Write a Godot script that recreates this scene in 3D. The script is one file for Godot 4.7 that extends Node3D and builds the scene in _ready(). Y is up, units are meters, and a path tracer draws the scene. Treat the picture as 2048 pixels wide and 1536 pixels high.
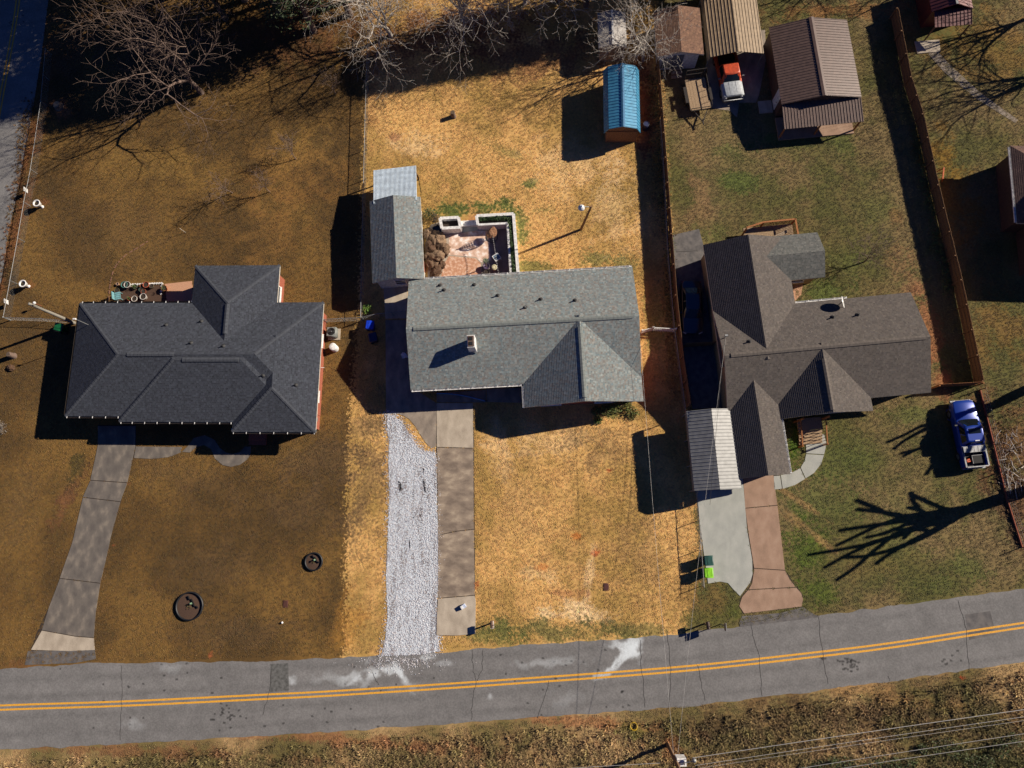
extends Node3D
# A residential street seen from a drone: three houses, their yards and sheds, a road. Units are metres, y is up,
# x runs along the street, z runs towards the street. The drone hovers over the origin.

class Shape:
	var st = SurfaceTool.new()
	var flat = true
	func _init():
		st.begin(Mesh.PRIMITIVE_TRIANGLES)
	func vert(p, uv = Vector2.ZERO):
		st.set_smooth_group(-1 if flat else 0)
		st.set_uv(uv)
		st.add_vertex(p)
	func tri(a, b, c, ua = Vector2.ZERO, ub = Vector2.ZERO, uc = Vector2.ZERO):
		vert(a, ua); vert(b, ub); vert(c, uc)
		return self
	func quad(a, b, c, d, ua = Vector2.ZERO, ub = Vector2.ZERO, uc = Vector2.ZERO, ud = Vector2.ZERO):
		tri(a, b, c, ua, ub, uc)
		tri(a, c, d, ua, uc, ud)
		return self
	func color(c):
		st.set_color(c)
		return self
	func box(c, s, b = Basis()):
		var h = s * 0.5
		var p = []
		for i in 8:
			p.append(c + b * Vector3(h.x * (1 if i & 1 else -1), h.y * (1 if i & 2 else -1), h.z * (1 if i & 4 else -1)))
		quad(p[2], p[6], p[7], p[3]); quad(p[0], p[1], p[5], p[4])
		quad(p[4], p[5], p[7], p[6]); quad(p[1], p[0], p[2], p[3])
		quad(p[0], p[4], p[6], p[2]); quad(p[5], p[1], p[3], p[7])
		return self
	func bar(a, b, w, h):     # a square bar from a to b
		var d = b - a
		var l = d.length()
		if l < 0.0001: return self
		var up = Vector3.UP if abs(d.normalized().y) < 0.9 else Vector3.RIGHT
		var bz = d / l
		var bx = up.cross(bz).normalized()
		return box((a + b) * 0.5, Vector3(w, h, l), Basis(bx, bz.cross(bx), bz))
	func tube(a, b, ra, rb, n = 6, caps = true):
		var d = b - a
		if d.length() < 0.0001: return self
		d = d.normalized()
		var s = d.cross(Vector3.UP if abs(d.y) < 0.95 else Vector3.RIGHT).normalized()
		var t = d.cross(s)
		var was = flat
		for i in n:
			var a0 = TAU * i / n
			var a1 = TAU * (i + 1) / n
			var v0 = s * cos(a0) + t * sin(a0)
			var v1 = s * cos(a1) + t * sin(a1)
			flat = false
			quad(a + v0 * ra, b + v0 * rb, b + v1 * rb, a + v1 * ra)
			flat = true
			if caps:
				tri(b, b + v1 * rb, b + v0 * rb)
				tri(a, a + v0 * ra, a + v1 * ra)
		flat = was
		return self
	func path(pts, r, n = 5):
		for i in pts.size() - 1:
			tube(pts[i], pts[i + 1], r, r, n, false)
		return self
	func lathe(profile, n = 16, at = Vector3.ZERO, squash = 1.0):   # profile of Vector2(radius, height)
		var was = flat
		flat = false
		for k in profile.size() - 1:
			var p = profile[k]
			var q = profile[k + 1]
			for i in n:
				var c0 = Vector3(cos(TAU * i / n), 0, sin(TAU * i / n) * squash)
				var c1 = Vector3(cos(TAU * (i + 1) / n), 0, sin(TAU * (i + 1) / n) * squash)
				quad(at + c0 * p.x + Vector3(0, p.y, 0), at + c0 * q.x + Vector3(0, q.y, 0), at + c1 * q.x + Vector3(0, q.y, 0), at + c1 * p.x + Vector3(0, p.y, 0))
		flat = was
		return self
	func plate(poly, y0, y1):   # a flat plate with the outline poly (x, z), from y0 up to y1
		var idx = Geometry2D.triangulate_polygon(PackedVector2Array(poly))
		for i in range(0, idx.size(), 3):
			var a = poly[idx[i]]
			var b = poly[idx[i + 1]]
			var c = poly[idx[i + 2]]
			if (b - a).cross(c - a) < 0:
				var t = b
				b = c
				c = t
			tri(Vector3(a.x, y1, a.y), Vector3(b.x, y1, b.y), Vector3(c.x, y1, c.y), a, b, c)
		for i in poly.size():
			var a = poly[i]
			var b = poly[(i + 1) % poly.size()]
			quad(Vector3(a.x, y0, a.y), Vector3(a.x, y1, a.y), Vector3(b.x, y1, b.y), Vector3(b.x, y0, b.y), a, a, b, b)
		return self
	func loft(rings, capped = true):
		var was = flat
		for k in rings.size() - 1:
			var r = rings[k]
			var q = rings[k + 1]
			var n = r.size()
			for i in n:
				flat = false
				quad(r[i], q[i], q[(i + 1) % n], r[(i + 1) % n])
		flat = true
		if capped:
			for r in [rings[0], rings[rings.size() - 1]]:
				var m = Vector3.ZERO
				for p in r: m += p
				m /= r.size()
				for i in r.size(): tri(m, r[i], r[(i + 1) % r.size()])
		flat = was
		return self
	func done():
		st.generate_normals()
		return st.commit()

var taken = {}
var M = {}
var rng = RandomNumberGenerator.new()
var keep_off = []      # outlines (x, z) on which no grass grows
var lawn_map: Image
var LX = -58.0
var LZ = -56.0
var LW = 108.0
var LD = 81.0

func numbered(parent, called):
	var key = str(parent.get_instance_id()) + called
	var n = taken.get(key, 0)
	taken[key] = n + 1
	return called if n == 0 else "%s_%03d" % [called, n]

func obj(parent, called, shape, material):
	var o = MeshInstance3D.new()
	o.mesh = shape.done() if shape is Shape else shape
	o.material_override = material
	o.cast_shadow = GeometryInstance3D.SHADOW_CASTING_SETTING_ON
	o.name = numbered(parent, called)
	parent.add_child(o, true)
	return o

func tag(o, label, category, group = ""):
	o.set_meta("label", label)
	o.set_meta("category", category)
	if group != "": o.set_meta("group", group)
	return o

func thing(called, label, category, at = Vector3.ZERO, turn = 0.0, group = ""):
	var o = Node3D.new()
	o.name = numbered(self, called)
	add_child(o, true)
	o.position = at
	o.rotation.y = turn
	return tag(o, label, category, group)

func structure(called, shape, material, label = ""):
	var o = obj(self, called, shape, material)
	o.set_meta("kind", "structure")
	if label != "": o.set_meta("label", label)
	return o

func copy(o, at, turn, label, group = ""):
	var c = o.duplicate()
	c.name = numbered(self, String(o.name).rstrip("0123456789").rstrip("_"))
	add_child(c, true)
	c.position = at
	c.rotation.y = turn
	c.set_meta("label", label)
	if group != "": c.set_meta("group", group)
	return c

func on(p, y = 0.0):
	return Vector3(p.x, y, p.y)

# ---------------------------------------------------------------- materials
func grey_noise(seed_, freq, lo, hi, size = 256, octaves = 4):
	var n = FastNoiseLite.new()
	n.seed = seed_
	n.frequency = freq
	n.noise_type = FastNoiseLite.TYPE_SIMPLEX
	n.fractal_octaves = octaves
	var src = n.get_seamless_image(size, size)
	var d = src.get_data()
	var r = RandomNumberGenerator.new()
	r.seed = seed_
	var out = PackedByteArray()
	out.resize(size * size)
	for i in size * size:
		out[i] = int(clampf(lerpf(lo, hi, d[i] / 255.0) + r.randf_range(-0.03, 0.03), 0, 1) * 255.0)
	return ImageTexture.create_from_image(Image.create_from_data(size, size, false, Image.FORMAT_L8, out))

func ramp_noise(seed_, freq, cols, size = 256, octaves = 5, grain = 0.06):   # cols: sRGB colours from low to high
	var n = FastNoiseLite.new()
	n.seed = seed_
	n.frequency = freq
	n.noise_type = FastNoiseLite.TYPE_SIMPLEX
	n.fractal_octaves = octaves
	var d = n.get_seamless_image(size, size).get_data()
	var r = RandomNumberGenerator.new()
	r.seed = seed_
	var out = PackedByteArray()
	out.resize(size * size * 3)
	var m = cols.size() - 1
	for i in size * size:
		var t = clampf((d[i] / 255.0 - 0.5) * 1.3 + 0.5, 0, 0.999) * m
		var c = cols[int(t)].lerp(cols[int(t) + 1], t - int(t))
		var g = 1.0 + r.randf_range(-grain, grain)
		out[i * 3] = int(clampf(c.r * g, 0, 1) * 255)
		out[i * 3 + 1] = int(clampf(c.g * g, 0, 1) * 255)
		out[i * 3 + 2] = int(clampf(c.b * g, 0, 1) * 255)
	return ImageTexture.create_from_image(Image.create_from_data(size, size, false, Image.FORMAT_RGB8, out))

func mat(col, rough = 0.8, metal = 0.0, worn = true, scale = 0.5):   # a plain surface with slight unevenness of tone
	var m = StandardMaterial3D.new()
	m.albedo_color = col
	m.roughness = rough
	m.metallic = metal
	m.cull_mode = BaseMaterial3D.CULL_DISABLED
	if worn:
		m.albedo_texture = M.wear
		m.uv1_triplanar = true
		m.uv1_scale = Vector3.ONE * scale
	return m

func textured(tex, scale, rough = 0.9):      # triplanar in the thing's own metres
	var m = StandardMaterial3D.new()
	m.albedo_texture = tex
	m.roughness = rough
	m.cull_mode = BaseMaterial3D.CULL_DISABLED
	m.uv1_triplanar = true
	m.uv1_scale = Vector3.ONE * scale
	return m

func shingles(seed_, cols, size_var = 0.08):   # 32 courses of 143 mm: 4.58 m square
	var r = RandomNumberGenerator.new()
	r.seed = seed_
	var im = Image.create(512, 512, false, Image.FORMAT_RGB8)
	var hm = Image.create(512, 512, false, Image.FORMAT_RGB8)
	for row in 32:
		var x = r.randi_range(-30, 0)
		while x < 512:
			var w = r.randi_range(9, 24)
			var c = cols[r.randi() % cols.size()].lerp(cols[r.randi() % cols.size()], 0.5)
			var g = 1.0 + r.randf_range(-size_var, size_var)
			im.fill_rect(Rect2i(x, row * 16, w, 16), Color(c.r * g, c.g * g, c.b * g))
			var lift = r.randf_range(0.0, 0.35)
			for k in 16:
				var v = 0.15 + 0.45 * k / 15.0 + lift
				hm.fill_rect(Rect2i(x, row * 16 + k, w - 1, 1), Color(v, v, v))
			x += w
	var d = im.get_data()
	for i in 512 * 512:
		var g = 1.0 + r.randf_range(-0.1, 0.1)
		for k in 3:
			d[i * 3 + k] = int(clampf(d[i * 3 + k] * g, 0, 255))
	im = Image.create_from_data(512, 512, false, Image.FORMAT_RGB8, d)
	hm.bump_map_to_normal_map(5.0)
	var m = StandardMaterial3D.new()
	m.albedo_texture = ImageTexture.create_from_image(im)
	m.normal_enabled = true
	m.normal_texture = ImageTexture.create_from_image(hm)
	m.normal_scale = 1.0
	m.roughness = 0.92
	m.cull_mode = BaseMaterial3D.CULL_DISABLED
	m.uv1_scale = Vector3(1 / 4.58, 1 / 4.58, 1)
	return m

func rgb(r, g, b):
	return Color(r / 255.0, g / 255.0, b / 255.0)

func make_materials():
	M.wear = ImageTexture.create_from_image(grey_noise(3, 0.02, 0.78, 1.0).get_image())
	M.roof_left = shingles(11, [rgb(54, 58, 66), rgb(62, 66, 75), rgb(47, 50, 58), rgb(68, 73, 82), rgb(57, 61, 70)])  # charcoal tabs, set darker still so the lot's dimming sits in the colour
	M.roof_mid = shingles(12, [rgb(122, 128, 127), rgb(130, 137, 135), rgb(110, 119, 120), rgb(126, 120, 113), rgb(108, 123, 127), rgb(138, 145, 143), rgb(116, 113, 110)])
	M.roof_right = shingles(13, [rgb(85, 78, 73), rgb(92, 85, 79), rgb(77, 71, 67), rgb(97, 90, 84), rgb(84, 79, 76)])  # brown tabs, likewise darkened to carry the dimmed look of this lot
	M.roof_add = shingles(14, [rgb(92, 93, 90), rgb(101, 102, 98), rgb(82, 84, 82), rgb(106, 105, 100)])
	M.roof_brown = shingles(15, [rgb(122, 92, 74), rgb(112, 84, 68), rgb(132, 101, 80), rgb(104, 78, 64)])
	M.roof_far = shingles(16, [rgb(104, 78, 68), rgb(94, 70, 62), rgb(112, 86, 74), rgb(88, 66, 60)])
	M.vent_left = mat(rgb(74, 78, 86), 0.9)
	M.vent_mid = mat(rgb(128, 134, 131), 0.9)
	M.vent_right = mat(rgb(106, 98, 91), 0.9)
	M.white = mat(rgb(240, 239, 236), 0.6)
	M.white_gloss = mat(rgb(226, 226, 224), 0.35)
	M.offwhite = mat(rgb(196, 190, 178), 0.75)
	M.bronze = mat(rgb(52, 46, 42), 0.5)
	M.black = mat(rgb(28, 28, 30), 0.55)
	M.rubber = mat(rgb(30, 30, 31), 0.85)
	M.pipe = mat(rgb(46, 46, 48), 0.7)
	M.steel = mat(rgb(150, 152, 154), 0.45, 0.7)
	M.galv = mat(rgb(158, 160, 160), 0.55, 0.5)
	M.brick = textured(ramp_noise(21, 0.05, [rgb(120, 64, 48), rgb(146, 80, 60), rgb(160, 94, 72)]), 0.6)
	M.dark_siding = mat(rgb(84, 64, 56), 0.8)
	M.siding_tan = mat(rgb(168, 142, 108), 0.8)
	M.siding_white = mat(rgb(206, 208, 208), 0.7)
	M.siding_blue = mat(rgb(92, 98, 112), 0.7)
	M.ply = textured(ramp_noise(22, 0.03, [rgb(96, 66, 46), rgb(124, 88, 62), rgb(142, 104, 74)]), 0.7)
	M.plank_grey = textured(ramp_noise(23, 0.04, [rgb(104, 92, 80), rgb(138, 122, 104), rgb(158, 142, 122)]), 0.8)
	M.deck_wood = textured(ramp_noise(24, 0.04, [rgb(120, 98, 76), rgb(150, 126, 98), rgb(170, 146, 116)]), 0.8)
	M.cedar = textured(ramp_noise(25, 0.04, [rgb(120, 74, 40), rgb(154, 98, 56), rgb(172, 116, 70)]), 0.7)
	M.cedar_old = textured(ramp_noise(26, 0.04, [rgb(98, 70, 48), rgb(126, 94, 64), rgb(142, 110, 78)]), 0.7)
	M.pole_wood = textured(ramp_noise(27, 0.04, [rgb(92, 70, 50), rgb(122, 92, 64), rgb(140, 110, 78)]), 0.9)
	M.pole_grey = textured(ramp_noise(28, 0.04, [rgb(108, 104, 96), rgb(134, 130, 120), rgb(150, 146, 136)]), 0.9)
	M.concrete = textured(ramp_noise(31, 0.007, [rgb(154, 142, 126), rgb(164, 152, 135), rgb(171, 159, 142), rgb(179, 167, 149)], 512, 6, 0.1), 0.17)
	M.concrete_dark = textured(ramp_noise(32, 0.007, [rgb(116, 106, 96), rgb(130, 119, 107), rgb(139, 127, 114), rgb(152, 140, 124)], 512, 6, 0.1), 0.17)
	M.concrete_new = textured(ramp_noise(33, 0.007, [rgb(150, 152, 146), rgb(157, 159, 152), rgb(164, 165, 158)], 512, 6, 0.06), 0.2)
	M.concrete_red = textured(ramp_noise(34, 0.007, [rgb(140, 114, 95), rgb(150, 122, 102), rgb(158, 131, 111)], 512, 6, 0.08), 0.2)
	M.concrete_left = textured(ramp_noise(35, 0.007, [rgb(88, 82, 78), rgb(97, 91, 85), rgb(105, 98, 91), rgb(124, 115, 104)], 512, 6, 0.1), 0.2)
	M.asphalt_patch = textured(ramp_noise(36, 0.03, [rgb(72, 72, 70), rgb(90, 90, 88), rgb(102, 102, 100)]), 0.3)
	M.asphalt_old = textured(ramp_noise(37, 0.02, [rgb(78, 76, 76), rgb(92, 89, 88), rgb(104, 100, 97)]), 0.25)
	M.gravel_base = textured(ramp_noise(38, 0.06, [rgb(160, 168, 176), rgb(188, 196, 204), rgb(210, 216, 222)], 256, 5, 0.2), 0.5)
	M.pea_gravel = textured(ramp_noise(39, 0.12, [rgb(150, 106, 80), rgb(186, 140, 110), rgb(206, 168, 138)], 256, 4, 0.2), 0.8)
	M.mulch = textured(ramp_noise(40, 0.1, [rgb(50, 36, 28), rgb(74, 54, 42), rgb(96, 72, 54)], 256, 4, 0.2), 0.8)
	M.soil = textured(ramp_noise(41, 0.08, [rgb(42, 34, 28), rgb(62, 50, 40)], 256, 4, 0.2), 0.8)
	M.rock = textured(ramp_noise(42, 0.016, [rgb(52, 40, 32), rgb(98, 76, 58), rgb(150, 122, 94), rgb(66, 50, 40), rgb(176, 150, 120), rgb(90, 70, 54)], 512, 6, 0.15), 0.8)
	M.concrete_streak = textured(ramp_noise(45, 0.009, [rgb(112, 99, 87), rgb(129, 115, 101), rgb(140, 125, 109), rgb(160, 145, 126)], 512, 6, 0.1), 0.2)
	M.concrete_streak.uv1_scale = Vector3(0.11, 0.2, 0.2)     # dirt washed across the slabs
	M.flue_cap = mat(rgb(104, 84, 74), 0.85)
	M.rock_dark = M.rock.duplicate()
	M.rock_dark.albedo_color = rgb(176, 160, 150)
	M.rock_grey = M.rock.duplicate()
	M.rock_grey.albedo_color = rgb(220, 214, 210)
	for k in ["concrete", "concrete_dark", "concrete_left", "concrete_red", "concrete_new"]:
		M[k].uv1_scale = Vector3(0.24, 0.2, 0.15)      # trowel and tyre streaks run down the drives
	M.crack = mat(rgb(58, 56, 54), 0.95, 0, false)
	M.yellow = textured(ramp_noise(46, 0.06, [rgb(150, 124, 76), rgb(208, 150, 46), rgb(222, 160, 44), rgb(226, 166, 52)], 256, 5, 0.08), 0.5, 0.8)
	M.blue_metal = mat(rgb(76, 150, 188), 0.4, 0.1, true, 0.3)
	M.blue_trim = mat(rgb(58, 110, 150), 0.45, 0.3)
	M.tan_metal = mat(rgb(160, 138, 110), 0.5, 0.05, true, 0.3)
	M.brown_metal = mat(rgb(104, 84, 76), 0.45, 0.05, true, 0.3)
	M.brown_wall = mat(rgb(104, 78, 66), 0.6, 0.1)
	M.grey_metal = mat(rgb(140, 141, 140), 0.5, 0.05, true, 0.3)
	M.pale_metal = mat(rgb(204, 219, 231), 0.45, 0.05, true, 0.3)
	M.red_metal = mat(rgb(104, 46, 46), 0.5, 0.05, true, 0.3)
	M.glass = mat(rgb(22, 28, 32), 0.06, 0.0, false)
	M.window = mat(rgb(36, 44, 54), 0.08, 0.0, false)
	M.bark = textured(ramp_noise(43, 0.04, [rgb(78, 64, 56), rgb(106, 88, 78), rgb(126, 108, 98)]), 0.8)
	M.bark_pale = textured(ramp_noise(44, 0.04, [rgb(138, 130, 120), rgb(172, 164, 154), rgb(196, 188, 178)]), 0.8)
	M.leaf = StandardMaterial3D.new()
	M.leaf.vertex_color_use_as_albedo = true
	M.leaf.roughness = 0.7
	M.leaf.cull_mode = BaseMaterial3D.CULL_DISABLED
	M.blade = StandardMaterial3D.new()
	M.blade.vertex_color_use_as_albedo = true
	M.blade.roughness = 0.95
	M.blade.cull_mode = BaseMaterial3D.CULL_DISABLED

# ---------------------------------------------------------------- the scene
func _ready():
	rng.seed = 7
	var cam = Camera3D.new()
	cam.name = "camera"
	cam.fov = 56.477
	cam.near = 0.5
	cam.far = 600.0
	cam.transform = Transform3D(Basis(Vector3(0.998976, -0.045235, 0.0), Vector3(0.008752, 0.193279, -0.981105), Vector3(0.044381, 0.980101, 0.193477)), Vector3(0, 60, 0))
	add_child(cam)
	cam.current = true
	var sky_look = ProceduralSkyMaterial.new()
	sky_look.sky_top_color = Color(0.12, 0.24, 0.52)
	sky_look.sky_horizon_color = Color(0.46, 0.60, 0.78)
	sky_look.sky_curve = 0.18
	sky_look.ground_bottom_color = Color(0.16, 0.13, 0.09)
	sky_look.ground_horizon_color = Color(0.36, 0.36, 0.36)
	sky_look.energy_multiplier = SKY_ENERGY
	var sky = Sky.new()
	sky.sky_material = sky_look
	var env = Environment.new()
	env.background_mode = Environment.BG_SKY
	env.sky = sky
	env.tonemap_mode = Environment.TONE_MAPPER_LINEAR
	env.tonemap_exposure = EXPOSURE
	env.sdfgi_enabled = true
	env.ssao_enabled = true
	env.ssil_enabled = true
	var we = WorldEnvironment.new()
	we.name = "environment"
	we.environment = env
	add_child(we)
	var sun = DirectionalLight3D.new()
	sun.name = "sun"
	sun.light_energy = SUN_ENERGY
	sun.light_color = Color(1.0, 0.95, 0.88)
	sun.light_angular_distance = 0.5
	sun.shadow_enabled = true
	add_child(sun)
	sun.look_at_from_position(Vector3(30, 20, -12), Vector3(30, 20, -12) + Vector3(-0.820, -0.488, 0.299))

	make_materials()
	ground()
	roads()
	drives()
	left_house()
	middle_house()
	right_house()
	outbuildings()
	patio()
	fences()
	poles_and_wires()
	vehicles()
	yard_things()
	trees()
	grasses()

const SKY_ENERGY = 0.4
const SUN_ENERGY = 1.6
const EXPOSURE = 1.5

func along(pts, z):      # x of a line of points (x, z) at z
	for i in pts.size() - 1:
		if z <= pts[i + 1].y or i == pts.size() - 2:
			var a = pts[i]
			var b = pts[i + 1]
			return a.x + (b.x - a.x) * (z - a.y) / (b.y - a.y)
	return 0.0

func across(pts, x):     # z of a line of points (x, z) at x
	for i in pts.size() - 1:
		if x <= pts[i + 1].x or i == pts.size() - 2:
			var a = pts[i]
			var b = pts[i + 1]
			return a.y + (b.y - a.y) * (x - a.x) / (b.x - a.x)
	return 0.0

var ROAD_TOP = [Vector2(-110.27, 14.62), Vector2(-74.61, 13.16), Vector2(-44.69, 11.57), Vector2(-36.75, 11.04), Vector2(-23.09, 10.81), Vector2(-16.16, 10.45), Vector2(-8.49, 10.02), Vector2(-2.72, 9.48), Vector2(7.46, 8.76), Vector2(10.62, 8.48), Vector2(15.35, 7.85), Vector2(21.64, 7.01), Vector2(37.56, 4.93), Vector2(58.87, 1.91), Vector2(85.73, -2.67)]
var ROAD_MID = [Vector2(-109.25, 17.37), Vector2(-73.96, 15.80), Vector2(-44.27, 14.52), Vector2(-33.92, 14.10), Vector2(-22.90, 13.50), Vector2(-16.04, 13.10), Vector2(-2.72, 12.15), Vector2(10.50, 11.10), Vector2(21.41, 9.90), Vector2(27.60, 9.11), Vector2(37.19, 7.64), Vector2(58.33, 4.56), Vector2(84.97, -0.00)]
var ROAD_BOT = [Vector2(-107.96, 20.84), Vector2(-73.13, 19.14), Vector2(-43.81, 17.66), Vector2(-34.40, 17.17), Vector2(-15.91, 15.95), Vector2(-2.72, 14.92), Vector2(10.60, 13.93), Vector2(17.33, 13.06), Vector2(27.33, 11.77), Vector2(36.84, 10.30), Vector2(57.80, 7.15), Vector2(84.21, 2.62)]
var LOT_LEFT = [Vector2(-16.55, -58.31), Vector2(-16.60, -44.41), Vector2(-16.29, -17.71), Vector2(-16.75, -6.25), Vector2(-16.25, 10.26)]
var LOT_RIGHT = [Vector2(10.98, -57.11), Vector2(10.96, -41.93), Vector2(11.32, -24.67), Vector2(12.19, -9.70), Vector2(12.42, -2.62), Vector2(12.40, 4.33), Vector2(10.85, 8.55)]

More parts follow.
